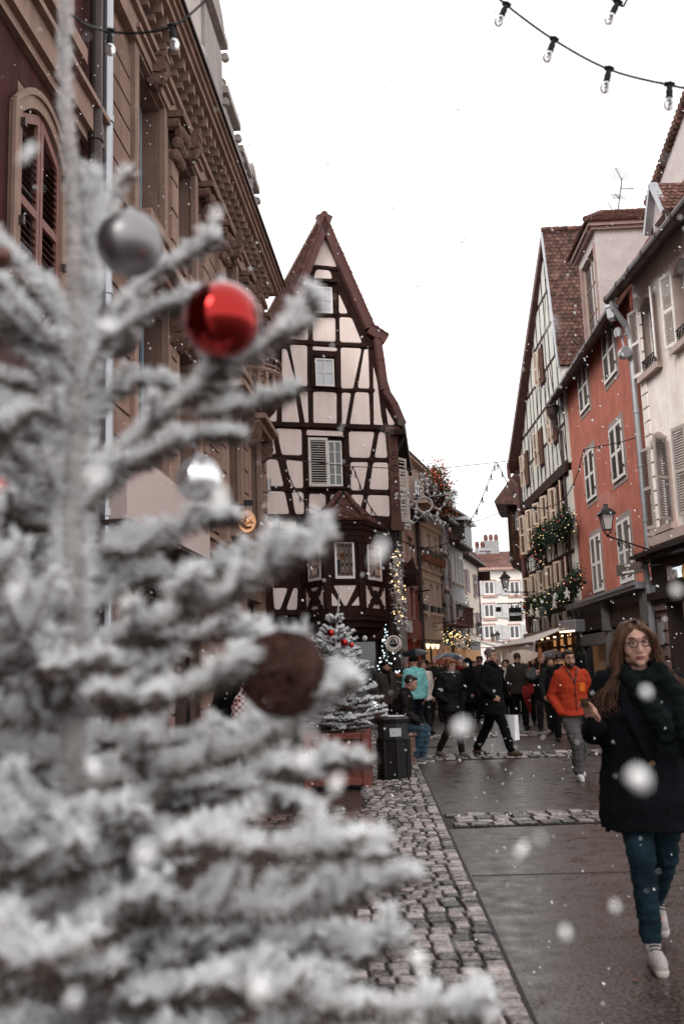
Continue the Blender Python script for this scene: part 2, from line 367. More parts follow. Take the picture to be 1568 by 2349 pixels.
def stone_mat(name, lo, hi, r0, r1):
    m = bpy.data.materials.new(name); m.use_nodes = True; nt = m.node_tree; b = nt.nodes['Principled BSDF']; L = nt.links
    tc = nt.nodes.new('ShaderNodeTexCoord'); ge = nt.nodes.new('ShaderNodeNewGeometry')
    n = nt.nodes.new('ShaderNodeTexNoise'); n.inputs['Scale'].default_value = 22; n.inputs['Detail'].default_value = 8; n.inputs['Roughness'].default_value = .75; L.new(tc.outputs['Object'], n.inputs[0])
    ad = nt.nodes.new('ShaderNodeMath'); ad.operation = 'MULTIPLY_ADD'; L.new(ge.outputs['Random Per Island'], ad.inputs[0]); ad.inputs[1].default_value = .35; L.new(n.outputs[0], ad.inputs[2])
    r = nt.nodes.new('ShaderNodeValToRGB'); r.color_ramp.elements[0].position = .54; r.color_ramp.elements[1].position = .9
    r.color_ramp.elements[0].color = (*lo, 1); r.color_ramp.elements[1].color = (*hi, 1); L.new(ad.outputs[0], r.inputs[0]); L.new(r.outputs[0], b.inputs['Base Color'])
    rr = nt.nodes.new('ShaderNodeMapRange'); rr.inputs['To Min'].default_value = r0; rr.inputs['To Max'].default_value = r1; L.new(n.outputs[0], rr.inputs[0]); L.new(rr.outputs[0], b.inputs['Roughness'])
    b.inputs['Specular IOR Level'].default_value = .7
    bp = nt.nodes.new('ShaderNodeBump'); bp.inputs['Strength'].default_value = .5; bp.inputs['Distance'].default_value = .01; L.new(n.outputs[0], bp.inputs['Height']); L.new(bp.outputs[0], b.inputs['Normal']); return m
M['cobble'] = stone_mat('wet granite sett', (.010, .007, .006), (.46, .385, .36), .12, .36)
M['sett red'] = stone_mat('wet red sett', (.03, .018, .015), (.17, .10, .085), .2, .5)
M['mortar'] = mat('muddy joint', (.012, .009, .008), rough=.5, var=.5, scale=20, bump=.5)
g = MB(); g.add([(-350, -60, 0), (350, -60, 0), (350, 700, 0), (-350, 700, 0)], [(0, 1, 2, 3)])
props(g.build('street_asphalt', M['asphalt']), kind='structure')
rnd = random.Random(4)
def sett(mb, c, ax, ay, l, w, h):
    """one worn stone: c centre on the ground, ax/ay unit axes"""
    c = Vector(c); n = 8; vs = []; rot = rnd.uniform(0, .2)
    pts = [(-1, -.82), (-.85, -1), (.85, -1), (1, -.82), (1, .82), (.85, 1), (-.85, 1), (-1, .82)]
    pts = [(a*l/2*rnd.uniform(.93, 1.0), b*w/2*rnd.uniform(.9, 1.0)) for a, b in pts]
    tilt = (rnd.uniform(-.04, .04), rnd.uniform(-.04, .04))
    for sc, z in ((1, 0), (1, h*.55), (.9, h*.92), (.6, h*1.04)):
        for a, b in pts: vs.append(c+ax*a*sc+ay*b*sc+Vector((0, 0, z+(tilt[0]*a+tilt[1]*b if z else 0))))
    fs = [tuple(range(24, 32))]
    for k in range(3): fs += [(k*8+i, k*8+(i+1) % 8, k*8+8+(i+1) % 8, k*8+8+i) for i in range(8)]
    mb.add(vs, fs)
# long strip towards the crowd
rA, rB = G(1222, 2349), G(975, 1790); lA, lB = G(846, 2113), G(848, 1821)
def onl(a, b, Y): t = (Y-a.y)/(b.y-a.y); return a.x+(b.x-a.x)*t
mb = MB(); bed = MB(); Y = 3.4; k = 0
while Y < 33:
    w = rnd.uniform(.112, .138); x0, x1 = onl(lA, lB, Y), onl(rA, rB, Y); x = x1
    while x > x0:
        l = rnd.uniform(.095, .14); wob = .006*math.sin(x*9+Y*.7)
        sett(mb, (x-l/2, Y+w/2+wob, .004), Vector((1, 0, 0)), Vector((0, 1, 0)), l*.88, w*.83, rnd.uniform(.014, .026)); x -= l
    Y += w; k += 1
props(mb.build('cobble_paving', M['cobble']), kind='structure')
bed.add([(onl(lA, lB, 3)-.05, 3, .004), (onl(rA, rB, 3)+.02, 3, .004), (onl(rA, rB, 33)+.02, 33, .004), (onl(lA, lB, 33)-.05, 33, .004)], [(0, 1, 2, 3)])
props(bed.build('paving_bed', M['mortar']), kind='structure')
def band(Ya, Yb, xa, xb, rows, mt, nm, slope=0.0):
    mb = MB(); dw = (Yb-Ya)/rows
    for r in range(rows):
        x = xa+rnd.uniform(0, .1)
        while x < xb:
            l = rnd.uniform(.14, .24)
            sett(mb, (x+l/2, Ya+dw*(r+.5)+slope*(x-xa), .008), Vector((1, slope, 0)).normalized(), Vector((0, 1, 0)), l*.9, dw*.82, rnd.uniform(.014, .026)); x += l
    props(mb.build(nm, mt), kind='structure')
    b = MB(); b.add([(xa, Ya-.02, .006), (xb, Ya-.02+slope*(xb-xa), .006), (xb, Yb+.02+slope*(xb-xa), .006), (xa, Yb+.02, .006)], [(0, 1, 2, 3)])
    props(b.build('paving_bed', M['mortar']), kind='structure')
for va, vb, rows in ((1896, 1867, 4), (1741, 1728, 3), (1691, 1681, 3)):
    a, b = G(1150, va), G(1150, vb); xs = onl(rA, rB, a.y)+.03
    band(a.y, b.y, xs, 7.5 if va > 1800 else 8.5, rows, M['cobble'], 'cobble_band')
a, b = G(720, 1899), G(720, 1868); band(a.y, b.y, -2.4, onl(lA, lB, a.y)-.06, 4, M['sett red'], 'brick_band')
# a tar joint and a gutter grate
j = MB(); p = G(1081, 2010); q = G(1568, 2006)
j.add([(p.x, p.y, .003), (q.x+2, q.y+.05, .003), (q.x+2, q.y+.065, .003), (p.x, p.y+.02, .003)], [(0, 1, 2, 3)])
p = G(1270, 1900); q = G(1420, 2015)
props(j.build('asphalt_joint', M['mortar']), kind='structure')
gp = G(1009, 1714); t = thing('drain_grate', 'small dark slotted drain grate in the asphalt left of the auburn haired woman', 'drain', (gp.x-.1, gp.y, .004))
mb = MB(); mb.box(-.3, .3, -.16, -.13, 0, .012).box(-.3, .3, .13, .16, 0, .012).box(-.3, -.27, -.13, .13, 0, .012).box(.27, .3, -.13, .13, 0, .012); mb.build('frame', M['zincd'], t)
mb = MB(); [mb.box(-.26+i*.05, -.23+i*.05, -.13, .13, 0, .008) for i in range(11)]; mb.build('grate', M['black'], t)
# fallen leaves
lm = mat('fallen leaf', (.12, .06, .04), rough=.7, var=.4, bump=0)
mb = MB()
for i in range(34):
    v = rnd.uniform(1760, 2340); u = rnd.uniform(600, 1560); p = G(u, v); r = rnd.uniform(.012, .03); a = rnd.uniform(0, 6.3)
    c, s_ = math.cos(a), math.sin(a); z = .03 if onl(lA, lB, p.y) < p.x < onl(rA, rB, p.y) else .006
    mb.add([(p.x+c*r, p.y+s_*r, z), (p.x-s_*r*.5, p.y+c*r*.5, z+.006), (p.x-c*r, p.y-s_*r, z), (p.x+s_*r*.5, p.y-c*r*.5, z+.004)], [(0, 1, 2, 3)])
props(mb.build('fallen_leaves', lm), kind='stuff')
# ------------------------------------------------------------ left side: dark red house and sandstone building
aL = math.atan((950-784)/FPX)             # the facade runs towards this vanishing point
dL = Vector((math.sin(aL), math.cos(aL)))
yc = 25.5; xc = -.0816*yc
FL = Face(xc-dL.x*yc/dL.y*1.0, 0, math.pi/2-aL)     # local x = distance away from the camera line
C1 = T(0, 0, 1.4255)
sS = FL.hit(213, 500)[0]                  # boundary between the two buildings
sE = yc/dL.y
# --- dark red house (s from 2 to sS)
t = thing('red_house', 'dark red roughcast house with louvred shutters at the far left behind the tree', 'house', (FL.X, FL.Y, 0), FL.a)
wa, wb = FL.hit(*C1((95, 900)))[0], FL.hit(*C1((330, 1300)))[0]
zt = FL.hit(*C1((215, 760)))[1]; zb = FL.hit(*C1((95, 1560)))[1]
z2 = FL.hit(*C1((150, 230)))[1]
bandz = FL.hit(*C1((340, 560)))[1]
holes = [(wa, wb, zb, zt+.32)]
ua, ub = wa-.1, wb+.1
holes.append((ua, ub, bandz+1.0, bandz+3.4))
holes.append((wa+3.0-1, sS-.6, .3, 3.0))
mb = MB(); wall_holes(mb, -4, sS, 0, 13, holes, 0, .35); mb.build('wall', M['oxred'], t)
mb = MB(); mb.box(-4, sS, -.16, 0, bandz, bandz+.34).box(-4, sS, -.24, 0, bandz+.34, bandz+.42).box(-4, sS, -.08, 0, bandz-.12, bandz); mb.build('string_course', M['sandl'], t)
def arch_frame(mb, a, b, z0, z1, rise, w, y0, y1, n=10):
    inn = arc_top(a, b, z1, rise, n); out = arc_top(a-w, b+w, z1+.02, rise+w, n)
    for i in range(n):
        mb.prism([inn[i], inn[i+1], out[i+1], out[i]], y0, y1)
    mb.box(a-w, a, y0, y1, z0, z1+.01); mb.box(b, b+w, y0, y1, z0, z1+.01)
def arch_fill(mb, a, b, z1, rise, ztop, y0, y1, n=10):
    pts = arc_top(a, b, z1, rise, n)
    for i in range(n): mb.prism([pts[i], pts[i+1], (pts[i+1][0], ztop), (pts[i][0], ztop)], y0, y1)
mb = MB(); arch_frame(mb, wa, wb, zb, zt-.08, .30, .2, -.06, .1); arch_frame(mb, wa-.17, wb+.17, zb, zt-.06, .42, .06, -.09, -.05)
arch_fill(mb, wa, wb, zt-.08, .30, zt+.34, 0.01, .3)
mb.box(wa-.3, wb+.3, -.2, .1, zb-.2, zb); mb.build('window_surround', M['sandl'], t)
wm = window(t, wa+.02, wb-.02, zb, zt+.2, .25, nx=2, nz=3)
w_ = (wb-wa)/2-.02
def arch_shutter(x, flip):
    mb = MB(); h = zt-.1-zb; n = 24; f = .075
    hgt = lambda q: zt-.08-zb + .30*(1-(2*(q if not flip else (w_*2-q))/(2*w_)-1)**2) if False else 0
    def top(q):   # q from the outer edge
        s = q/(2*w_); return h+.30*(1-(2*s-1)**2)
    X = (lambda q: q) if not flip else (lambda q: w_-q)
    def pr(q0, q1, a, b, y0, y1):
        p = [(X(q0), a[0]), (X(q1), a[1]), (X(q1), b[1]), (X(q0), b[0])]; mb.prism(p, y0, y1)
    pr(0, f, (0, 0), (top(0), top(f)), 0, .045); pr(w_-f, w_, (0, 0), (top(w_-f), top(w_)), 0, .045)
    pr(f, w_-f, (0, 0), (.1, .1), 0, .045); pr(f, w_-f, (h*.46, h*.46), (h*.46+.1, h*.46+.1), 0, .045)
    pr(f, w_-f, (top(f)-.12, top(w_-f)-.12), (top(f), top(w_-f)), 0, .045)
    for i in range(34):
        zc = .13+i*.082
        if zc > top(w_*.5)-.16: break
        if abs(zc-h*.46-.05) < .09: continue
        x0, x1 = X(f), X(w_-f); x0, x1 = min(x0, x1), max(x0, x1)
        mb.hexa([(x0, .0, zc-.03), (x1, .0, zc-.03), (x1, .008, zc-.03), (x0, .008, zc-.03)], [(x0, .038, zc+.018), (x1, .038, zc+.018), (x1, .046, zc+.018), (x0, .046, zc+.018)])
    o = mb.build('shutter', M['oxshut'], t); o.location = (x, -.02, zb); return o
arch_shutter(wa+.01, False); arch_shutter(wb-.01-w_, True)
for q in (zb+.5, zb+1.6):
    for x in (wa-.05, wb): MB().box(x, x+.05, -.11, -.03, q, q+.09).build('hinge', M['zincd'], t)
window(t, ua, ub, bandz+1.0, bandz+3.4, .25, nx=2, nz=3)
mb = MB(); mb.box(ua-.2, ua, -.06, .1, bandz+.8, bandz+3.6).box(ub, ub+.2, -.06, .1, bandz+.8, bandz+3.6).box(ua-.3, ub+.3, -.2, .1, bandz+.7, bandz+.9).box(ua-.2, ub+.2, -.06, .1, bandz+3.4, bandz+3.6); mb.build('window_surround', M['sandl'], t)
shutter(t, (ub-ua)/2-.01, 2.36, M['oxshut'], ua+.01, -.02, bandz+1.02); shutter(t, (ub-ua)/2-.01, 2.36, M['oxshut'], (ua+ub)/2, -.02, bandz+1.02)
# shop below: dark glass that mirrors the orange houses opposite, warm inside, awning box
sa, sb = wa+2.0, sS-.6
MB().box(sa, sb, .3, .32, .3, 3.0).build('shop_window', M['warm'], t)
MB().box(sa, sb, .2, .21, .3, 3.0).build('glass', mat('shop glass', (.1, .04, .02), rough=.03, bump=0, spec=.9), t)
az = FL.hit(60, 1195, .7)[1]
mb = MB(); mb.prism([(0, 0), (1, 0), (1, .1), (0, .1)], 0, 0.001) if False else None
mb.hexa([(wa-.5, -1.05, az-.1), (sS-.3, -1.05, az-.1), (sS-.3, 0, az+.42), (wa-.5, 0, az+.42)], [(wa-.5, -1.05, az-.07), (sS-.3, -1.05, az-.07), (sS-.3, 0, az+.46), (wa-.5, 0, az+.46)])
mb.box(wa-.5, sS-.3, -1.07, -1.03, az-.38, az-.07)
mb.build('awning', mat('black awning', (.02, .017, .016), rough=.9, bump=.1), t)
# dark pipe on the red house, pale pipe of the sandstone building
def pipe(parent, s, r, z0, z1, mt, y=-.16, name='downpipe', sock=2.4):
    mb = MB(); mb.tube([(s, y, z0), (s, y, z1)], r, 14)
    z = z0+1
    while z < z1: mb.tube([(s, y, z), (s, y, z+.09)], r*1.22, 14); z += sock
    return mb.build(name, mt, parent, smooth=False)
pipe(t, FL.hit(219, 400, .16)[0], .085, .1, 13, M['zincd'])
# --- sandstone building
t = thing('sandstone_building', 'tall pink sandstone building with carved pilasters and deep bracketed cornice on the left', 'building', (FL.X, FL.Y, 0), FL.a)
CZ = FL.hit(632, 638, .45)[1]; CZ = 12.1
pipe(t, FL.hit(239, 400, .14)[0], .075, 3.0, CZ-.3, M['steel'], y=-.18)
pipe(t, FL.hit(232, 1250, .14)[0], .09, .1, 6.2, M['steel'], y=-.2)
S = lambda p, off=0: FL.hit(*C1(p), off)
wins2 = []           # upper windows, from where their glass shows in the picture
x1a, x1b = S((760, 400))[0], S((905, 700))[0]
x2a, x2b = S((985, 700))[0], S((1060, 900))[0]
zs2 = S((800, 690))[1]; 
print('L', sS, sE, zs2, x1a, x1b, x2a, x2b, 'band', bandz, zt, zb)
wins = [(x1a, x1a+1.5), (x2a, x2a+1.35)]
xx = x2a+3.1
z_s = 8.3; z_t = 11.0; fl1 = 4.5; fl1t = 7.3
holes = []
wins += [(sS+(sE-sS)*.62, sS+(sE-sS)*.62+1.3), (sS+(sE-sS)*.82, sS+(sE-sS)*.82+1.3)]
wins = sorted(wins); ok = []
for w in wins:
    if not ok or w[0] > ok[-1][1]+.9: ok.append(w)
wins = ok
for a, b in wins: holes += [(a, b, z_s, z_t), (a-.1, b+.1, fl1, fl1t)]
shops = [(wins[i][0]-.3, wins[i][1]+.5, .4, 3.3) for i in range(len(wins))]
holes += shops
mb = MB(); wall_holes(mb, sS, sE, 0, CZ, holes, 0, .4)
mb.box(sS, sE, .4, 8, 0, CZ+.02)
mb.build('wall', M['sand'], t)
edges = [sS+.35]+[e for w in wins for e in w]+[sE]
for i in range(0, len(edges), 2):
    a, b = edges[i]+(.3 if i else .0), edges[i+1]-.3
    if i+2 >= len(edges): a, b = edges[i]+.3, sE-.0
    if b-a < .25: continue
    for zlo, zhi in ((.1, 3.3), (4.35, 7.4), (8.3, CZ-1.25)):
        z = zlo; mb = MB()
        while z+.38 < zhi+.1: mb.box(a, b, -.05, 0, z, z+.38); z += .42
        mb.box(a+.01, b-.01, -.012, 0, zlo, z-.04)
        mb.build('rusticated_pier', M['sand'], t, bevel=.012)
for a, b in wins:      # sills, ledges, surrounds
    mb = MB()
    mb.box(a-.35, b+.35, -.38, .1, z_s-.16, z_s).box(a-.28, b+.28, -.28, 0, z_s-.28, z_s-.16)
    for k in (a-.22, b+.06): mb.box(k, k+.16, -.2, 0, z_s-.75, z_s-.28)
    mb.box(a+.15, b-.15, -.06, 0, z_s-.62, z_s-.36)
    mb.box(a-.22, a, -.1, .05, z_s, z_t+.05).box(b, b+.22, -.1, .05, z_s, z_t+.05).box(a-.22, b+.22, -.1, .05, z_t+.05, z_t+.27)
    mb.box(a-.3, b+.3, -.2, 0, z_t+.27, z_t+.35)
    mb.box(a-.45, b+.45, -.55, 0, fl1t+.28, fl1t+.42).box(a-.4, b+.4, -.4, 0, fl1t+.16, fl1t+.28)
    mb.box(a-.3, a-.1, -.12, .05, fl1, fl1t+.16).box(b+.1, b+.3, -.12, .05, fl1, fl1t+.16)
    mb.box(a-.5, b+.5, -.35, 0, fl1-.16, fl1); mb.build('window_surround', M['sandl'], t, bevel=.01)
MB().box(sS, sE, -.22, 0, 3.75, 4.0).box(sS, sE, -.3, 0, 4.0, 4.1).build('string_course', M['sandl'], t)
mb = MB()      # carved brackets and capitals
def scroll(x, z, w=.3, h=.55, d=.34):
    mb.box(x, x+w, -d*.9, 0, z+h*.82, z+h); mb.tube([(x, -d*.55, z+h*.65), (x+w, -d*.55, z+h*.65)], d*.38, 10); mb.tube([(x+.02, -d*.3, z+h*.25), (x+w-.02, -d*.3, z+h*.25)], d*.26, 10)
    mb.sph((x+w/2, -d*.5, z+h*.42), (w*.4, d*.4, h*.3), 8, 6)
for a, b in wins:
    for q_ in (((a+b)/2-.16, z_t-.12, .32, .6, .4), (a-.4, fl1t-.4, .26, .6, .45), (b+.14, fl1t-.4, .26, .6, .45)):
        mb = MB(); scroll(*q_); mb.build('carved_bracket', M['sandd'], t)
pil = []
for i in range(len(wins)):
    x = wins[i][1]+.42
    nx_ = wins[i+1][0]-.42 if i+1 < len(wins) else sE-.05
    for px in ([x, nx_-.42] if nx_-x > 1.2 else [(x+nx_)/2-.21]): pil.append(px)
rr = random.Random(3)
for px in pil:
    mb = MB()
    for k in range(3):
        for j in range(4):
            mb.sph((px+.02+j*.125, -.2-.05*k, CZ-1.75+.2*k+rr.uniform(-.03, .03)), (.075, .11, .12), 6, 5)
    for e in (px-.02, px+.42): mb.tube([(e, -.3, CZ-1.22), (e+.001, -.02, CZ-1.22)], .1, 8)
    mb.box(px-.1, px+.52, -.38, 0, CZ-1.12, CZ-1.0); mb.build('capital', M['sandd'], t)
for px in pil:
    z = 8.25; mb = MB()
    while z < CZ-1.9: mb.box(px, px+.42, -.16, 0, z, z+.52); z += .56
    mb.box(px+.01, px+.41, -.12, 0, 8.25, CZ-1.9); mb.build('pilaster', M['sandl'], t, bevel=.015); mb = MB()
    mb.box(px-.04, px+.46, -.2, 0, 4.2, 4.6)
    z = 4.6
    while z < 7.3: mb.box(px, px+.42, -.13, 0, z, z+.5); z += .54
    mb.box(px+.01, px+.41, -.09, 0, 4.6, 7.3); mb.build('pilaster', M['sandl'], t, bevel=.015)
mb = MB()      # entablature and cornice with dentils and modillions
mb.box(sS, sE+.06, -.14, 0, CZ-1.0, CZ-.62).box(sS, sE+.1, -.22, 0, CZ-.62, CZ-.5)
mb.box(sS, sE+.45, -.5, .0, CZ-.1, CZ+.02).box(sS, sE+.5, -.56, 0, CZ+.02, CZ+.12).box(sS, sE+.56, -.62, 0, CZ+.12, CZ+.2)
mb.box(sE, sE+.45, 0, 8, CZ-.1, CZ+.02).box(sE, sE+.56, 0, 8, CZ+.02, CZ+.2)
mb.build('cornice', M['sandl'], t)
mb = MB(); x = sS+.1
while x < sE:
    mb.box(x, x+.14, -.42, 0, CZ-.3, CZ-.1); mb.box(x+.01, x+.13, -.3, 0, CZ-.42, CZ-.3); x += .36
x = sS
while x < sE: mb.box(x, x+.06, -.2, -.0, CZ-.5, CZ-.43); x += .12
mb.build('modillion', M['sandl'], t)
MB().box(sS, sE+.6, -.68, 8, CZ+.2, CZ+.26).build('gutter', M['zincd'], t)
for a, b in wins:
    window(t, a+.06, b-.06, z_s, z_t, .28, M['bluefr'], nx=2, nz=3, fw=.09)
    window(t, a-.04, b+.04, fl1, fl1t, .28, M['bluefr'], nx=2, nz=2, fw=.1)
for a, b, c, d in shops:
    MB().box(a, b, .36, .38, c, d).build('shop_window', M['warm'], t)
    window(t, a, b, c, d, .22, M['shopdark'], mat('clear shop glass', (.07, .05, .045), rough=.03, bump=0, spec=.9), nx=1, nz=1, fw=.09)
# pale sign fascia over the shops
fa, fb = FL.hit(285, 1150, .45)[0], FL.hit(475, 1200, .45)[0]
zfa = FL.hit(285, 1110, .45)[1]; 
print('fascia', fa, fb, zfa)
mb = MB(); mb.box(fa, fb, -.5, -.02, 3.45, 4.35); o = mb.build('shop_fascia', mat('pale pink fascia', (.55, .44, .41), rough=.5, var=.04, bump=0), t, bevel=.02)
MB().box(fa-.03, fb+.03, -.53, -.02, 3.38, 3.45).build('fascia_rail', M['zincd'], t)
# dormers, urns and parapet seen against the sky
def s_at(u, v): return FL.hit(u, v, 0)[0]
def s_cor(u):
    best = min((abs(proj(FL.w(q, -.6, CZ+.3))[0]-u), q) for q in np.linspace(sS, sE, 400)); return best[1]
def z_at(q, y, v):
    return min((abs(proj(FL.w(q, y, z))[1]-v), z) for z in np.linspace(CZ, CZ+14, 600))[1]
MATS.get('painted pale stone') or mat('painted pale stone', (.42, .375, .355), rough=.8, var=.15, bump=.3, streak=.25)
def tall_dormer(ua, ub, vtop, urn_v=None, nm='dormer'):
    q0, q1 = s_cor(ua), s_cor(ub); q1 = max(q1, q0+.7); zt_ = z_at(q0, -.45, vtop); m = MATS['painted pale stone']; w = q1-q0; y = -.5
    mb = MB(); mb.box(q0, q1, y, 1.5, CZ+.26, zt_-.25).box(q0-.1, q1+.1, y-.14, 1.6, zt_-.25, zt_-.1).box(q0-.04, q1+.04, y-.08, 1.5, CZ+.26, CZ+.5).box(q0+.12, q1-.12, y-.05, y, CZ+.7, zt_-.5)
    for e in (q0-.06, q1+.06):
        mb.sph((e, y-.0, CZ+.6), (.06, .1, .22), 8, 6); mb.tube([(e-.06, y-.08, zt_-.45), (e+.06, y-.08, zt_-.45)], .08, 8)
    n = 8
    for i in range(n):
        a0, a1 = math.pi*i/n, math.pi*(i+1)/n; cx = (q0+q1)/2; r = w*.5
        if not urn_v: mb.prism([(cx+r*math.cos(a0), zt_-.1+r*.6*math.sin(a0)), (cx+r*math.cos(a1), zt_-.1+r*.6*math.sin(a1)), (cx, zt_-.1)], y-.1, 1.5)
    o = mb.build(nm, m, t)
    if urn_v:
        zu = z_at((q0+q1)/2, y+.3, urn_v)-zt_; k_ = zu/1.12; c_ = (q0+q1)/2
        mb = MB(); mb.lathe([(.14*k_, 0), (.2*k_, .05*k_), (.08*k_, .16*k_), (.24*k_, .38*k_), (.33*k_, .58*k_), (.30*k_, .7*k_), (.35*k_, .75*k_), (.16*k_, .88*k_), (.07*k_, .96*k_), (.1*k_, 1.03*k_), (.02, 1.14*k_)], (c_, y+.3, zt_-.12), 14); mb.build('urn', m, o)
tall_dormer(474, 520, -60); tall_dormer(522, 548, 193, 150, 'pedestal'); tall_dormer(556, 574, 330, 283, 'pedestal'); tall_dormer(577, 592, 375)
# mansard behind
mb = MB(); mb.hexa([(sS, .4, CZ+.2), (sE, .4, CZ+.2), (sE, 8, CZ+.2), (sS, 8, CZ+.2)], [(sS, 2.2, CZ+2.6), (sE-2, 2.2, CZ+2.6), (sE-2, 7, CZ+2.6), (sS, 7, CZ+2.6)])
mb.build('roof', mat('slate', (.12, .12, .13), rough=.5, var=.3, scale=6), t)
# curved corner balcony
bs = s_at(560, 600); bz = 8.15
mb = MB(); pts = [(bs+.9*math.cos(a), -.85*math.sin(a)) for a in [math.pi*i/12 for i in range(13)]]
for i in range(12):
    (xa, ya), (xb, yb) = pts[i], pts[i+1]
    mb.add([(bs, 0, bz-.25), (xa*.8+bs*.2, ya*.8, bz-.25), (xb*.8+bs*.2, yb*.8, bz-.25), (bs, 0, bz), (xa, ya, bz), (xb, yb, bz)], [(0, 1, 2), (3, 5, 4), (1, 4, 5, 2)])
mb.build('balcony', M['sandd'], t)
mb = MB()
for z in (.95, .75): mb.tube([(x, y, bz+z) for x, y in pts], .03, 6)
for x, y in pts[1:-1]: mb.lathe([(.05, 0), (.09, .18), (.05, .38), (.06, .5), (.09, .55)], (x, y, bz), 8)
mb.tube([(x, y, bz+.6) for x, y in pts], .07, 6)
mb.build('balustrade', M['sandl'], t)
# --- round gold sign on an iron arm
gp = FL.hit(566, 1197, .8); c = FL.w(gp[0], -.8, gp[1])
t = thing('gilt_sign', 'oval gilt relief sign hanging from an iron arm on the sandstone building', 'sign', tuple(c), R(8))
k = c.y/FPX*1.0
mb = MB(); mb.lathe([(19*k, -.02), (20.5*k, -.03), (20.5*k, .03), (19*k, .02)], (0, 0, 0), 40, 1, 1.33, 'y'); mb.ring((0, 0, 0), 19.8*k, .018, 40, 6, 'y', 1, 1.33); mb.build('plate', M['gold'], t, smooth=False)
mb = MB(); mb.sph((.0, -.03, .10), (.035, .035, .04)); mb.sph((0, -.03, .0), (.06, .045, .09)); mb.sph((.01, -.04, -.09), (.09, .05, .045)); mb.sph((-.04, -.04, -.05), (.05, .04, .04)); mb.tube([(.04, -.04, .03), (.1, -.04, -.02)], .016); mb.tube([(-.04, -.04, .03), (-.1, -.04, .06)], .016)
for i in range(13):
    a = math.pi*(i/12); mb.rod((math.cos(a)*.055, -.03, .11+math.sin(a)*.055), (math.cos(a)*.09, -.03, .11+math.sin(a)*.08), .007)
for i in range(22):
    a = rr.uniform(0, 6.28); q = rr.uniform(.7, .95); mb.sph((math.cos(a)*q*16*k, -.025, math.sin(a)*q*21*k), rr.uniform(.012, .025), 6, 5)
mb.build('relief', M['gold'], t, smooth=True)
mb = MB(); mb.rod((-.9, 0, 26*k+.12), (.1, 0, 26*k+.12), .03); mb.rod((0, 0, 26*k), (0, 0, 26*k+.12), .012); mb.box(-.06, .12, -.05, .05, 26*k+.1, 26*k+.2); mb.build('bracket', M['black'], t)
# ------------------------------------------------------------ the half timbered gabled house
A_ = T(900, 800, 1.96); aH = R(16)
c0 = P(750, 1200, 27.0); FH = Face(c0.x, c0.y, aH)
h = lambda p, off=0: FH.hit(*A_(p), off)
HB = lambda x, y: (x, y+1568)            # second crop, same scale, 800 px lower
t = thing('half_timbered_house', 'tall gabled half timbered house with pale plaster, dark beams and polygonal tiled oriel', 'house', (FH.X, FH.Y, 0), FH.a)
outline = [(767, 150), (1140, 1000), (1200, 1120), (1215, 1260), (1252, 1480), (1318, 1600), HB(1380, 190), HB(1345, 230), HB(1370, 930), HB(1320, 1100), HB(1320, 1690),
           HB(1320, 2300), HB(230, 2300), HB(230, 1690), HB(230, 200), (290, 1500), (340, 1280), (385, 1060), (440, 945)]
zg = 0.0
def OP(p):
    x, z = h(p); return (x, max(z, 0.0))
op = [OP(p) for p in outline]
zsill = h(HB(700, 1690))[1]; xl = h(HB(230, 1000))[0]; xr = h(HB(1325, 1000))[0]
up = [p for p in op if p[1] > zsill+.02]
up = [(xr, zsill)] + [(xl, zsill)] + [op[i] for i in range(14, 19)] + op[0:10]
MB().prism(up, 0, .3).build('timber_frame', M['wood'], t)
MB().box(xl, xr, .3, 11, zsill, h((300, 1700))[1]).build('wall', M['wood'], t)
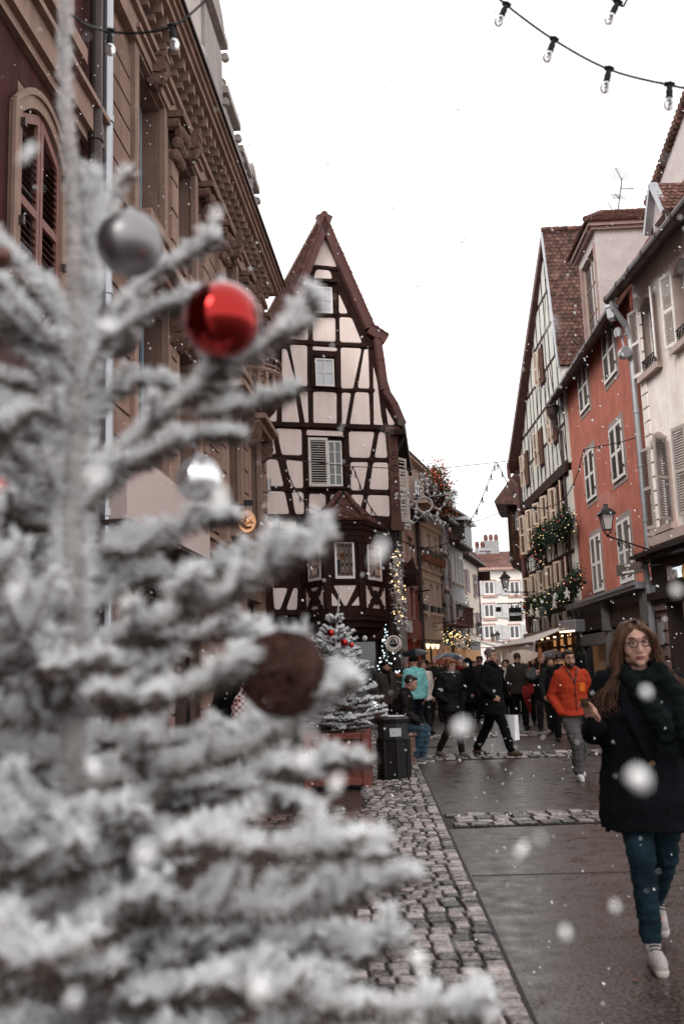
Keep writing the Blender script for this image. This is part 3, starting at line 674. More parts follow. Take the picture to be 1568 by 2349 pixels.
panels = [[(765,248),(875,528),(652,505)], [(715,545),(820,555),(840,620),(692,612)], [(642,708),(648,875),(580,870)], [(890,735),(962,892),(892,890)],
 [(560,903),(645,905),(650,1100),(495,1088)], [(688,925),(862,925),(865,1112),(688,1105)], [(895,920),(990,925),(1072,1122),(900,1115)],
 [(685,1148),(875,1160),(875,1188),(685,1178)], [(505,1135),(642,1142),(642,1465),(565,1450)], [(445,1165),(482,1170),(550,1440),(445,1450)],
 [(400,1275),(405,1480),(358,1480)], [(905,1158),(1065,1165),(1062,1200),(1000,1485),(908,1478)], [(1090,1172),(1120,1172),(1130,1480),(1038,1475)],
 [(1160,1305),(1190,1420),(1222,1700),(1240,1795),(1165,1790)], [(350,1500),(408,1500),(402,1745),(322,1742)], [(445,1500),(545,1510),(582,1750),(445,1750)],
 [(580,1497),(645,1500),(652,1755),(625,1752)], [(690,1500),(872,1512),(872,1760),(692,1757)], [(913,1510),(985,1515),(942,1762),(915,1762)],
 [(1020,1505),(1125,1512),(1135,1770),(975,1765)], [(1257,1625),(1332,1762),(1278,1768)],
 [HB(305,215),HB(362,222),HB(398,425),HB(305,425)], [HB(400,222),HB(598,232),HB(600,435),HB(445,430)], [HB(637,233),HB(922,248),HB(922,288),HB(637,280)],
 [HB(967,248),HB(1168,250),HB(1130,455),HB(975,450)], [HB(1205,252),HB(1252,255),HB(1270,455),HB(1170,452)], [HB(310,465),HB(410,468),HB(458,678),HB(315,672)],
 [HB(475,470),HB(605,475),HB(610,692),HB(520,688)], [HB(980,488),HB(1120,488),HB(1080,708),HB(985,708)], [HB(1160,490),HB(1275,492),HB(1280,705),HB(1128,700)],
 [HB(318,715),HB(465,718),HB(502,895),HB(318,895)], [HB(520,722),HB(612,725),HB(618,895),HB(550,895)], [HB(658,735),HB(785,740),HB(788,890),HB(658,890)],
 [HB(825,740),HB(960,745),HB(965,890),HB(825,890)], [HB(985,742),HB(1085,745),HB(1060,840),HB(1065,900),HB(985,900)], [HB(1120,745),HB(1283,750),HB(1288,915),HB(1095,900)],
 [HB(240,215),HB(290,215),HB(290,425),HB(240,425)], [HB(240,465),HB(290,465),HB(290,672),HB(240,672)], [HB(240,715),HB(290,715),HB(290,895),HB(240,895)],
 [HB(325,955),HB(372,955),HB(372,1008),HB(325,1008)], [HB(430,955),HB(558,955),HB(558,1010),HB(430,1010)],
 [HB(322,1062),HB(490,1062),HB(540,1110),HB(552,1160),HB(322,1160)], [HB(375,1475),HB(490,1475),HB(430,1645),HB(385,1640)], [HB(535,1475),HB(568,1475),HB(562,1645),HB(478,1645)]]
for p in panels:
    MB().pillow([h(q) for q in p], -.016, .0, .07).build('plaster_panel', M['cream'], t)
# crisp projecting sills and posts: the big horizontal beams stand out
class BB:
    def bar(s, a, b, w, y0, y1): MB().bar(a, b, w, y0, y1).build('beam', M['wood'], t, bevel=.012); return s
mb = BB()
for a, b, w in (((650,517),(882,540),28), ((500,1112),(1165,1145),34), ((310,1490),(1170,1492),28)): mb.bar(h(a), h(b), w/1.96/1.7436/FPX*27, -.035, 0)
mb.bar(h(HB(240,188)), h(HB(1345,222)), 40/1.96/1.7436/FPX*27, -.09, 0)
mb.bar(h(HB(300,446)), h(HB(600,452)), 24/3.417/FPX*27, -.03, 0).bar(h(HB(975,470)), h(HB(1280,473)), 24/3.417/FPX*27, -.03, 0)
mb.bar(h(HB(300,695)), h(HB(655,712)), 26/3.417/FPX*27, -.03, 0).bar(h(HB(985,725)), h(HB(1290,728)), 26/3.417/FPX*27, -.03, 0)
mb.bar(h(HB(240,915)), h(HB(610,925)), 40/3.417/FPX*27, -.12, 0).bar(h(HB(240,1035)), h(HB(610,1040)), 44/3.417/FPX*27, -.2, 0).bar(h(HB(240,1665)), h(HB(640,1668)), 36/3.417/FPX*27, -.12, 0)
k = 27/FPX/3.417
# carved corner post
x0, z0 = h(HB(1266, 255)); x1, z1 = h(HB(1375, 1000)); xm = h(HB(1295, 900))[0]; xt = h(HB(1338, 255))[0]
mb = MB(); mb.prism([(x0, z0), (xt, z0), (x1, z1), (xm, z1)], -.1, .02); mb.box(x0-.08, xt+.06, -.18, .02, z0-.02, z0+.14); mb.box(xm-.05, x1+.05, -.16, .02, z1-.1, z1+.15)
zz = z0-.3
while zz > z1+.3:
    f = (z0-zz)/(z0-z1); cx = (x0+xt)/2*(1-f)+(xm+x1)/2*f; mb.ring((cx, -.11, zz), .1, .025, 14, 5); mb.sph((cx, -.11, zz), .035, 6, 5); zz -= .38
mb.build('corner_post', mat('carved brown post', (.10, .045, .035), rough=.6, var=.4, scale=10, bump=.5), t)
# windows
def hw(a, b, nx, nz, gm, fw=.045, y=-.04):
    p, q = h(a), h(b); return window(t, p[0], q[0], min(p[1], q[1]), max(p[1], q[1]), y, nx=nx, nz=nz, gm=gm, fw=fw)
hw((690, 678), (842, 893), 2, 2, M['paleglass']); hw((702, 1242), (855, 1465), 2, 2, M['paleglass'])
hw(HB(797, 320), HB(920, 678), 2, 4, M['glass'])
def hbox(a, b, y0, y1=.0):
    p, q = h(a), h(b); MB().box(p[0], q[0], y0, y1, min(p[1], q[1]), max(p[1], q[1])).build('window_casing', M['wood'], t, bevel=.01)
hbox((672, 628), (872, 660), -.16); hbox((668, 895), (870, 908), -.12); hbox((690, 1205), (865, 1240), -.08); hbox((668, 1210), (698, 1470), -.05); hbox((858, 1210), (900, 1470), -.05); hbox((680, 1466), (895, 1484), -.14)
hbox((668, 660), (688, 900), -.05); hbox((846, 660), (878, 900), -.05)
hbox(HB(632, 282), HB(948, 300), -.12); hbox(HB(625, 300), HB(652, 690), -.06); hbox(HB(922, 300), HB(955, 690), -.06); hbox(HB(632, 684), HB(965, 706), -.18)
p, q = h(HB(654, 682)), h(HB(796, 303)); shutter(t, q[0]-p[0], q[1]-p[1], M['shutter'], p[0], -.1, p[1], nsl=18, mid=False)
# barge boards
mb = MB(); BW = .26
def board(pts, side, mbb=None, y0=-.22, y1=-.0, w=BW):
    mbb = mbb or mb
    for a, b in zip(pts, pts[1:]):
        a2, b2 = Vector(h(a)), Vector(h(b)); d = (b2-a2).normalized(); n = Vector((-d[1], d[0]))*side*w
        a3, b3 = a2-d*.02, b2+d*.02
        mbb.prism([tuple(a3), tuple(b3), tuple(b3-n), tuple(a3-n)], y0, y1)
R1 = [(768, 128), (1150, 1000)]; L1 = [(766, 128), (442, 945), (352, 1042)]
board(R1, 1); board([(1138, 995), (1262, 1075)], 1, w=.3); board([(1205, 1100), (1232, 1270), (1262, 1492), (1335, 1605), HB(1400, 190)], 1, w=.2)
board([(x, y) for x, y in L1], -1); board([(352, 1060), (318, 1240), (262, 1480), HB(225, 190)], -1, w=.2)
mb.build('barge_board', M['fascia'], t)
# roof slopes, steep, running back
def H3(p, y, off=0):
    x, z = h(p); return (x+off, y, z)
ap = h((766, 128)); l1 = h((444, 946)); l2 = h((345, 1036)); r1 = h((1148, 998)); r2 = h((1262, 1072))
D = 11
tiles(t, (l1[0], D, l1[1]), (l1[0], -.25, l1[1]), (ap[0], -.25, ap[1]), (ap[0], D, ap[1]), M['tile'], .17, .15, 1, thick=.03)
tiles(t, (l2[0]-.3, D, l2[1]-.2), (l2[0]-.3, -.25, l2[1]-.2), (l1[0], -.25, l1[1]), (l1[0], D, l1[1]), M['tile'], .17, .15, 2, thick=.03)
tiles(t, (r1[0], -.25, r1[1]), (r1[0], D, r1[1]), (ap[0], D, ap[1]), (ap[0], -.25, ap[1]), M['tile'], .17, .15, 3, thick=.03)
tiles(t, (r2[0], -.25, r2[1]), (r2[0], D, r2[1]), (r1[0], D, r1[1]), (r1[0], -.25, r1[1]), M['tile'], .17, .15, 4, thick=.03)
ll = [h(q) for q in ((350, 1060), (316, 1240), (258, 1480), HB(222, 190))]; lr = [h(q) for q in ((1207, 1090), (1236, 1270), (1266, 1490), (1340, 1600), HB(1405, 185))]
for a, b in zip(ll, ll[1:]): tiles(t, (b[0], D, b[1]), (b[0], -.1, b[1]), (a[0], -.1, a[1]), (a[0], D, a[1]), M['tiledark'], .2, .2, 5, thick=.03)
for a, b in zip(lr, lr[1:]): tiles(t, (b[0], -.1, b[1]), (b[0], D, b[1]), (a[0], D, a[1]), (a[0], -.1, a[1]), M['tiledark'], .2, .2, 6, thick=.03)
mb = MB(); y = -.2
while y < D: mb.tube([(ap[0], y, ap[1]-.03), (ap[0], y+.36, ap[1]+.01)], .11, 10); y += .34
mb.build('ridge_tile', M['tile'], t)
MB().prism([ap, r1, r2, lr[0], lr[-1], ll[-1], ll[0], l2, l1], .3, D-.1).build('attic', M['wood'], t)
for px, pz, yy in ((250, 700, 5), (560, 640, 3)):
    pass
# small dormers standing out of the right slope
mb = MB()
for yy, q in ((1.5, lr[0]), (2.5, lr[3])): mb.box(q[0]-.3, q[0]+.12, yy, yy+1.1, q[1]-.9, q[1]+.1); mb.hexa([(q[0]-.4, yy-.15, q[1]+.15), (q[0]+.3, yy-.15, q[1]+.0), (q[0]+.3, yy+1.2, q[1]), (q[0]-.4, yy+1.2, q[1]+.15)], [(q[0]-.4, yy-.15, q[1]+.25), (q[0]+.3, yy-.15, q[1]+.08), (q[0]+.3, yy+1.2, q[1]+.08), (q[0]-.4, yy+1.2, q[1]+.25)])
mb.build('dormer', M['tiledark'], t)
# oriel: three faces of a bay
ox0, ox1 = h(HB(612, 1300))[0], h(HB(1258, 1300))[0]
OD = 1.15                                  # how far it stands out
fx0, fx1 = h(HB(792, 1300), OD)[0], h(HB(1068, 1300), OD)[0]
ztop = h(HB(930, 1035), OD)[1]; zbot = h(HB(930, 1690), OD)[1]
plan = [(ox0, 0), (fx0, -OD), (fx1, -OD), (ox1, 0)]
MB().add([(x, y, z) for z in (zbot, ztop) for x, y in plan], [(0, 1, 5, 4), (1, 2, 6, 5), (2, 3, 7, 6), (3, 2, 1, 0), (4, 5, 6, 7)]).build('oriel', M['wood'], t)
ori = [o for o in t.children if o.name.startswith('oriel')][0]
zz0, zz1 = h(HB(0, 1643), OD)[1], h(HB(0, 1462), OD)[1]
wz0, wz1 = h(HB(0, 1408), OD)[1], h(HB(0, 1104), OD)[1]
def side_tf(i):
    a, b = Vector(plan[i]), Vector(plan[i+1]); d = b-a; return a, math.atan2(d.y, d.x), d.length
sg = mat('stained glass', (.20, .11, .08), rough=.12, var=.6, scale=9, bump=.1, spec=.8)
def stained():
    m = bpy.data.materials.new('leaded stained glass'); m.use_nodes = True; nt = m.node_tree; b = nt.nodes['Principled BSDF']; L = nt.links
    tc = nt.nodes.new('ShaderNodeTexCoord'); mp = nt.nodes.new('ShaderNodeMapping'); mp.inputs['Scale'].default_value = (9, 1, 5.5); L.new(tc.outputs['Object'], mp.inputs[0])
    vo = nt.nodes.new('ShaderNodeTexVoronoi'); vo.inputs['Randomness'].default_value = .15; vo.inputs['Scale'].default_value = 1; L.new(mp.outputs[0], vo.inputs[0])
    r = nt.nodes.new('ShaderNodeValToRGB'); r.color_ramp.interpolation = 'CONSTANT'; e = r.color_ramp.elements
    e[0].position = 0; e[0].color = (.70, .52, .46, 1); e[1].position = .45; e[1].color = (.60, .20, .07, 1)
    for p, c in ((.6, (.55, .42, .38, 1)), (.75, (.04, .05, .09, 1)), (.88, (.75, .33, .12, 1))):
        q = e.new(p); q.color = c
    sx = nt.nodes.new('ShaderNodeSeparateColor'); L.new(vo.outputs['Color'], sx.inputs[0]); L.new(sx.outputs[0], r.inputs[0]); L.new(r.outputs[0], b.inputs['Base Color'])
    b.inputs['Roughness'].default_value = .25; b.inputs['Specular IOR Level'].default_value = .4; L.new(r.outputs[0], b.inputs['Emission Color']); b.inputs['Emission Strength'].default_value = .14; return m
SG = stained()
for i in range(3):
    a, ang, L = side_tf(i)
    side = bpy.data.objects.new('oriel_side', MB().box(0, L, -.05, 0, zbot, zbot+.18).box(0, L, -.05, 0, zz1+.02, zz1+.16).box(0, L, -.08, 0, ztop-.28, ztop-.12).box(-.06, .09, -.07, 0, zbot+.18, ztop-.28).box(L-.09, L+.06, -.07, 0, zbot+.18, ztop-.28).box(.13, L-.13, -.05, 0, wz0-.17, wz0-.05).box(.13, L-.13, -.05, 0, wz1+.04, wz1+.12).mesh('oriel_side'))
    COL.objects.link(side); side.parent = t; side.data.materials.append(M['wood']); side.location = (a.x, a.y, 0); side.rotation_euler = (0, 0, ang)
    wx0, wx1 = (L*.24, L*.80) if i == 1 else (L*.24, L*.78)
    w = window(side, wx0, wx1, wz0, wz1, -.03, nx=1, nz=1, gm=SG, fw=.06)
    lb = MB(); n = 4
    for k_ in range(1, n): lb.box(wx0+(wx1-wx0)*k_/n-.006, wx0+(wx1-wx0)*k_/n+.006, -.012, .0, wz0+.05, wz1-.05)
    for j in range(4):
        for k_ in range(n):
            cx, cz = wx0+(wx1-wx0)*(k_+.5)/n, wz0+(wz1-wz0)*(j+.5)/4
            lb.prism([(cx, cz-.06), (cx+.04, cz), (cx, cz+.06), (cx-.04, cz)], -.014, -.006)
    lead = lb.build('leading', M['black'], side)
    # parapet panels
    if i == 1:
        for pl in ([(.18, 1), (.83, 1), (.53, .08), (.46, .08)], [(.12, .68), (.12, .08), (.38, .08)], [(.88, .5), (.90, .08), (.66, .08)]):
            MB().pillow([(p_*L, zz0+q*(zz1-zz0)) for p_, q in pl], -.02, 0, .03).build('plaster_panel', M['cream'], side)
    else:
        MB().pillow([(L*.1, zz0), (L*.9, zz0), (L*.9, zz1), (L*.1, zz1)], -.015, 0, .03).build('plaster_panel', M['cream'], side)
        xm_, zm_ = L/2, (zz0+zz1)/2; hw_, hh = L*.3, (zz1-zz0)/2; cr = MB()
        for sx in (-1, 1):
            for sz in (-1, 1):
                pts = [(xm_+sx*.0, zm_+sz*.0), (xm_+sx*hw_*.55, zm_+sz*hh*.42), (xm_+sx*hw_*.62, zm_+sz*hh*.75), (xm_+sx*hw_*1.02, zm_+sz*hh)]
                for pa, pb in zip(pts, pts[1:]): cr.bar(pa, pb, .17, -.05, -.005)
                cr.sph((xm_+sx*hw_*.62, -.03, zm_+sz*hh*.5), (.1, .03, .1), 8, 6)
        cr.sph((xm_, -.03, zm_), (.2, .03, .22), 10, 6)
        cr.build('carved_cross', M['wood'], side)
# oriel roof: three slopes meeting under the wall, clay tiles, hip tiles, moulded eave
zr = h(HB(930, 930), OD+.2)[1]; za = h(HB(915, 735), 0)[1]
ax = h(HB(915, 735), 0)[0]
e0, e3 = h(HB(585, 945), .1)[0], h(HB(1268, 950), .1)[0]; e1, e2 = h(HB(762, 905), OD+.3)[0], h(HB(1092, 915), OD+.3)[0]
E0, E1, E2, E3 = (e0, 0, zr-.05), (e1, -OD-.3, zr), (e2, -OD-.3, zr), (e3, 0, zr-.05); T0, T1 = (ax-.05, -.02, za), (ax+.05, -.02, za)
tiles(t, E1, E2, T1, T0, M['tile'], .14, .12, 8, thick=.05); tiles(t, E0, E1, T0, T0, M['tile'], .14, .12, 9, thick=.05); tiles(t, E2, E3, T1, T1, M['tile'], .14, .12, 10, thick=.05)
mb = MB()
for e, tt in ((E1, T0), (E2, T1)):
    e, tt = Vector(e), Vector(tt); n = 7
    for i in range(n): mb.tube([e.lerp(tt, i/n)+Vector((0, 0, .05)), e.lerp(tt, (i+1.05)/n)+Vector((0, 0, .06))], [.085, .065], 8)
mb.build('hip_tile', M['tile'], t)
def ringpoly(mb, sc, za_, zb_):
    c = (ox0+ox1)/2; pl = [((x-c)*sc+c, y*sc) for x, y in plan]
    mb.add([(x, y, z) for z in (za_, zb_) for x, y in pl], [(0, 1, 5, 4), (1, 2, 6, 5), (2, 3, 7, 6), (3, 2, 1, 0), (4, 5, 6, 7)])
mb = MB(); ringpoly(mb, 1.18, zr-.14, zr-.03); ringpoly(mb, 1.12, zr-.26, zr-.14); ringpoly(mb, 1.06, ztop-.1, zr-.26); mb.build('oriel_cornice', M['wood'], t)
mb = MB(); ringpoly(mb, 1.03, zbot-.12, zbot+.02); ringpoly(mb, .9, zbot-.3, zbot-.12); ringpoly(mb, .7, zbot-.45, zbot-.3); mb.build('oriel_base', M['wood'], t)
# ground floor
mb = MB(); mb.box(xl, xr, .2, .4, 0, zsill); mb.build('shop_wall', M['shopdark'], t)
for a, b in ((330, 560), (640, 900), (960, 1180)):
    xa, xb = h(HB(a, 1700))[0], h(HB(b, 1700))[0]; MB().box(xa, xb, .17, .19, .6, 2.3).build('shop_window', M['glass'], t)
mb = MB()
for a in (300, 600, 930, 1230, 1300): x = h(HB(a, 1700))[0]; mb.box(x-.09, x+.09, .0, .25, 0, zsill)
mb.box(xl, xr, -.05, .2, 2.35, 2.6); mb.build('shop_post', M['wood'], t)
# street side wall, seen at a sliver
aS = math.atan((1000-784)/FPX); cw = FH.w(xr, .02, 0); FS = Face(cw.x, cw.y, math.pi/2-aS)
ts = bpy.data.objects.new('side_wall', MB().box(.05, 6.0, 0, .3, zsill, h(HB(1345, 230))[1]).mesh('side_wall'))
COL.objects.link(ts); ts.data.materials.append(M['wood']); ts.parent = t
ts.matrix_local = Matrix.Translation(Vector((xr, .02, 0))) @ Matrix.Rotation(FS.a-FH.a, 4, 'Z')
mb = MB(); zg_ = h(HB(1400, 200))[1]
gx = .35
mb.tube([(-.3, -gx, zg_), (6, -gx, zg_-.1)], .11, 8)
mb.tube([(.2, -gx, zg_), (.2, -gx, zg_-.4), (.3, -.12, zg_-.8), (.3, -.12, 3)], .06, 8)
g_ = mb.build('gutter', M['zincd'], ts)
MB().box(-.3, 6, -.45, 0, zg_-.35, zg_-.2).build('eave', M['wood'], ts)
for s_ in (.6, 2.4): 
    z_ = h(HB(1380, 915))[1]; shutter(ts, .5, 1.9, M['shutter'], s_, -.12, z_, R(-35), nsl=16)
for i in range(6): MB().prism([(0, 0), (.5, 0), (.5, .5)], 0, .15).build('bracket', M['wood'], ts).matrix_local = Matrix.Translation((.3+i*.8, 0, 4.2)) @ Matrix.Rotation(R(-90), 4, 'Z') @ Matrix.Translation((-.0, 0, 0))
MB().box(0.0, 6, -.02, .3, 0, zsill-.02).build('shop_wall', M['shopdark'], ts)
# wall lamp by the left window and the notice board below
p = h(HB(328, 675)); MB().lathe([(.07, -.18), (.08, -.16), (.08, .16), (.07, .18)], (p[0], -.16, p[1]), 10).build('wall_lamp', M['zinc'], t)
# ------------------------------------------------------------ right side
C4 = T(1900, 400, 1.88); C5 = T(1900, 1600, 1.88); Z3 = T(2334, 2050, 3.1325); Z2 = T(1850, 2400, 3.132)
def right_face(u, v, Y, vpu):
    a = math.atan((vpu-784)/FPX); p = P(u, v, Y); return Face(p.x, p.y, -math.pi/2-a), a
# ---- white house nearest, then red, then half timbered
FW, aW = right_face(1500, 1260, 25.5, 700)
FR, aR = right_face(1500, 1345, 26.0, 860)
def hitter(F, C): return lambda p, off=0: F.hit(*C(p), off)
w4, w5, wz = hitter(FW, C4), hitter(FW, C5), hitter(FW, Z3)
r4, r5, rz_ = hitter(FR, C4), hitter(FR, C5), hitter(FR, Z3)
def shut_pair(t, s0, s1, z0, z1, mt, surround=None, nsl=None, mid=True):
    w = (s1-s0)/2
    if surround:
        m = MB(); e = .13; m.box(s0-e, s1+e, -.015, .05, z0-e*1.3, z1+e*1.6); m.build('window_surround', surround, t)
    MB().box(s0+.05, s1-.05, -.02, .0, z0+.04, z1-.04).build('shade_backing', M['shopdark'], t)  # dark panel on the solid wall, stands in for shade behind the louvres
    shutter(t, w-.015, z1-z0, mt, s0, -.07, z0, nsl=nsl, mid=mid); shutter(t, w-.015, z1-z0, mt, s0+w+.015, -.07, z0, nsl=nsl, mid=mid)
# red house
t = thing('salmon_house', 'salmon red plastered house with closed white louvred shutters and a grey dormer on the right', 'house', (FR.X, FR.Y, 0), FR.a)
sL = r5((735, 1000))[0]; sL = min(sL, r5((800, 1450))[0]); sR = 0.0
zE = FR.hit(*C4((1120, 1560)), .35)[1]; zE2 = r4((720, 2040), .35)[1]
zE = (zE+zE2)/2 if abs(zE-zE2) < 2 else zE
print('red', sL, sR, zE, zE2)
zshop = rz_((350, 1020))[1]
MB().box(sL, sR, 0, 7, zshop, zE+.62).build('wall', M['redpl'], t)
MB().box(sL, sR, .3, 7, 0, zshop).build('shop_wall', M['tea'], t)
wn_ = [  # crop 5 / crop 4 corners of each closed pair: bottom left, top right
 (r5, (845, 778), (890, 372)), (r5, (1042, 628), (1085, 168)), (r5, (903, 1450), (942, 1005)), (r5, (1105, 1385), (1145, 885))]
grid_s = []
for col_, (bl, tr, bl2, tr2) in enumerate((((838, 780), (915, 735), (868, 450), (835, 400)), ((1040, 635), (1125, 580), (1030, 250), (0, 0)))):
    pass
colA = (r5((835, 600))[0], r5((905, 560))[0]); colB = (r5((1025, 400))[0], r5((1118, 360))[0])
rows = [(r5((843, 778))[1], r5((828, 412))[1]), (r5((905, 1452))[1], r5((868, 1042))[1]), (r5((808, 105))[1], r5((808, 105))[1]+1.75)]
print('cols', colA, colB, rows)
rowsB = [(r5((1045, 632))[1], r5((1010, 235))[1]), (r5((1105, 1385))[1], r5((1062, 935))[1]), (r4((985, 2145))[1], r4((955, 1745))[1])]
print(rowsB)
sur = mat('grey plaster window border', (.27, .22, .20), rough=.9, var=.25, scale=5, bump=.3)
for (c, rws) in ((colA, rows), (colB, rowsB)):
    for z0, z1 in rws:
        z1 = max(z1, z0+1.5); z1 = min(z1, z0+2.1); z1 = min(z1, zE+.42)
        shut_pair(t, c[0], c[1], z0, z1, M['greyshut'], sur)
        mb = MB()
        for x in (c[0]-.02, c[1]-.02): mb.box(x, x+.04, -.1, -.05, z0+.25, z0+.33).box(x, x+.04, -.1, -.05, z1-.33, z1-.25)
        mb.build('hinge', M['zincd'], t)
# eave, gutter with segments, roof and dormer
mb = MB(); mb.hexa([(sL-.1, -.5, zE), (sR, -.5, zE), (sR, 0, zE+.55), (sL-.1, 0, zE+.55)], [(sL-.1, -.5, zE+.1), (sR, -.5, zE+.1), (sR, 0, zE+.66), (sL-.1, 0, zE+.66)]); mb.box(sL, sR, -.1, 0, zE+.38, zE+.5); mb.build('eave', mat('brown eave board', (.12, .07, .055), var=.3, bump=.3), t)
def gutter(parent, a, b, y, z, r=.1):
    mb = MB(); mb.tube([(a, y, z), (b, y, z)], r, 12); x = a
    while x < b: mb.tube([(x, y, z), (x+.04, y, z)], r*1.14, 12); x += 1.0
    return mb.build('gutter', M['zincd'], parent)
gutter(t, sL-.3, sR, -.5, zE+.1)
pitch = math.tan(R(56)); dd = 3.2
tiles(t, (sL-.1, -.42, zE+.12), (sR+.1, -.42, zE+.12), (sR+.1, -.42+dd, zE+.12+dd*pitch), (sL-.1, -.42+dd, zE+.12+dd*pitch), M['tile'], .18, .15, 21)
mb = MB(); z = 0
for i in range(14): 
    f0, f1 = i/14, (i+1.1)/14; mb.tube([(sR-.0, -.42+dd*f0, zE+.2+dd*f0*pitch), (sR-.0, -.42+dd*f1, zE+.22+dd*f1*pitch)], .13, 8)
mb.build('verge_tile', M['tile'], t)
# dormer
D4 = lambda p, off=0: FR.hit(*C4(p), off)
da = D4((805, 1600), -.05)[0]; db = D4((935, 1440), -.05)[0]; dz0 = zE+.25; dz1 = D4((880, 1020), -.05)[1]
print('dormer', da, db, dz0, dz1)
db = max(db, da+1.5); dep = 2.4
mb = MB(); wall_holes(mb, da, db, dz0, dz1, [(da+.28, db-.28, dz0+.5, dz1-.35)], .05, .25); mb.box(da, da+.1, .25, dep, dz0, dz1).box(db-.1, db, .25, dep, dz0, dz1); mb.box(da+.1, db-.1, .9, dep, dz0, dz1)
mb.build('dormer', mat('pale grey dormer render', (.46, .40, .385), rough=.85, var=.12, bump=.15), t)
mb = MB(); mb.box(da-.12, db+.12, -.1, dep, dz1, dz1+.1).box(da-.2, db+.2, -.2, dep, dz1+.1, dz1+.24).box(da+.2, da+.3, -.0, .1, dz0+.4, dz1-.3).box(db-.3, db-.2, -.0, .1, dz0+.4, dz1-.3).box(da-.05, db+.05, -.06, .1, dz0+.35, dz0+.47); mb.build('dormer_cornice', mat('dormer trim', (.30, .2, .18), var=.15), t)
window(t, da+.3, db-.3, dz0+.5, dz1-.35, .15, mat('bare wood frame', (.35, .23, .16)), nx=2, nz=3)
zc = dz1+.26; rt = .95; cm = (da+db)/2
tiles(t, (da-.28, -.3, zc), (db+.28, -.3, zc), (cm+.1, .7, zc+rt), (cm-.1, .7, zc+rt), M['tile'], .16, .14, 22, thick=.04)
tiles(t, (db+.28, -.3, zc), (db+.28, dep+.6, zc), (cm+.1, dep+.6, zc+rt), (cm+.1, .7, zc+rt), M['tile'], .16, .14, 23, thick=.04)
tiles(t, (da-.28, dep+.6, zc), (da-.28, -.3, zc), (cm-.1, .7, zc+rt), (cm-.1, dep+.6, zc+rt), M['tile'], .16, .14, 24, thick=.04)
mb = MB()
for a, b in (((da-.28, -.3, zc+.03), (cm, .7, zc+rt+.05)), ((db+.28, -.3, zc+.03), (cm, .7, zc+rt+.05)), ((cm, .7, zc+rt+.03), (cm, dep+.6, zc+rt+.03))):
    a, b = Vector(a), Vector(b)
    for i in range(6): mb.tube([a.lerp(b, i/6), a.lerp(b, (i+1.05)/6)], [.1, .08], 8)
mb.build('hip_tile', M['tile'], t)
# red house downpipe with ribbed hopper at its far corner
mb = MB(); hp = r4((650, 2060), .4); x = sL-.05; mb.lathe([(.06, -.55), (.12, -.45), (.2, -.3), (.25, -.05), (.29, 0), (.27, .05)], (x, -.45, zE-.1), 12)
mb.tube([(x, -.45, zE-.6), (x, -.4, zE-.85), (x+.05, -.2, zE-1.1), (x+.08, -.14, zE-1.5), (x+.08, -.14, 4.2), (x+.1, -.4, 3.7), (x+.1, -.4, 3.2)], .085, 10)
mb.build('downpipe', M['zincd'], t)
# tea shop front
mb = MB(); mb.box(sL+.1, sR-.02, -.55, .05, zshop-.1, zshop-.02).box(sL+.1, sR-.02, -.5, .05, zshop-.2, zshop-.1); mb.build('shop_canopy', M['zinc'], t)
mb = MB(); mb.box(sL+.2, sR-.1, -.12, .3, zshop-1.05, zshop-.22); mb.build('sign_board', M['shopdark'], t)
rw_ = random.Random(12); mb = MB(); x = sL+2.2     # gilt lettering worn away to strokes
while x < sR-1.2:
    for q in (0, rw_.choice((.09, .12))): mb.box(x+q, x+q+.022, -.126, -.12, zshop-.8+rw_.uniform(0, .05), zshop-.46-rw_.uniform(0, .08))
    if rw_.random() < .6: z_ = zshop-rw_.choice((.47, .62, .78)); mb.box(x, x+.11, -.126, -.12, z_-.01, z_+.012)
    x += rw_.choice((.21, .24, .38))
mb.build('worn_lettering', mat('faded gilt letters', (.075, .045, .028)), t)
mb = MB()
for x in (sL+.15, sR-.55, (sL+sR)/2-.2): mb.box(x, x+.4, -.22, .3, 0, zshop-1.1).box(x-.05, x+.45, -.3, .3, zshop-1.15, zshop-1.05).box(x, x+.4, -.3, .3, zshop-1.05, zshop-.25).box(x+.08, x+.32, -.25, -.2, .4, zshop-1.4)
mb.box(sL+.15, sR-.2, -.1, .3, zshop-1.55, zshop-1.15).box(sL+.15, sR-.2, -.15, .3, 0, .6)
mb.build('shop_front', mat('blue grey shop joinery', (.13, .115, .11), rough=.5, var=.15), t, bevel=.01)
mb2 = MB().box(sL+.5, sR-.5, .1, .12, .6, zshop-1.55); mb2.build('shop_window', mat('dim shop interior', (.12, .08, .06), var=.6, scale=2, bump=0), t)
MB().box(sL+.5, sR-.5, .02, .03, .6, zshop-1.55).build('glass', M['glass'], t)
for i in range(26):
    pass
# THES & INFUSIONS sign on a rod
p0, p1 = P(1415, 1322, 25.2), P(1471, 1322, 24.4); pt = P(1415, 1297, 25.2)
sg_ = thing('tea_shop_sign', 'grey brown hanging board reading THÉS & INFUSIONS beside the salmon house', 'sign', (p0.x, p0.y, 0), math.atan2(p1.y-p0.y, p1.x-p0.x))
L = math.hypot(p1.x-p0.x, p1.y-p0.y); zb_, zt_ = p0.z, pt.z
MB().box(0, L, -.02, .02, zb_, zt_).build('board', mat('brown sign board', (.10, .08, .072), rough=.5, var=.15), sg_)
hh = zt_-zb_
text('THÉS', sg_, M['letter'], (L*.48, -.025, zb_+hh*.79), hh*.33); text('&', sg_, M['letter'], (L*.48, -.025, zb_+hh*.5), hh*.2); text('INFUSIONS', sg_, M['letter'], (L*.5, -.025, zb_+hh*.22), hh*.3)
MB().tube([(L-.02, 0, (zb_+zt_)/2), (L+.6, .1, (zb_+zt_)/2)], .02, 6).build('bracket', M['black'], sg_)
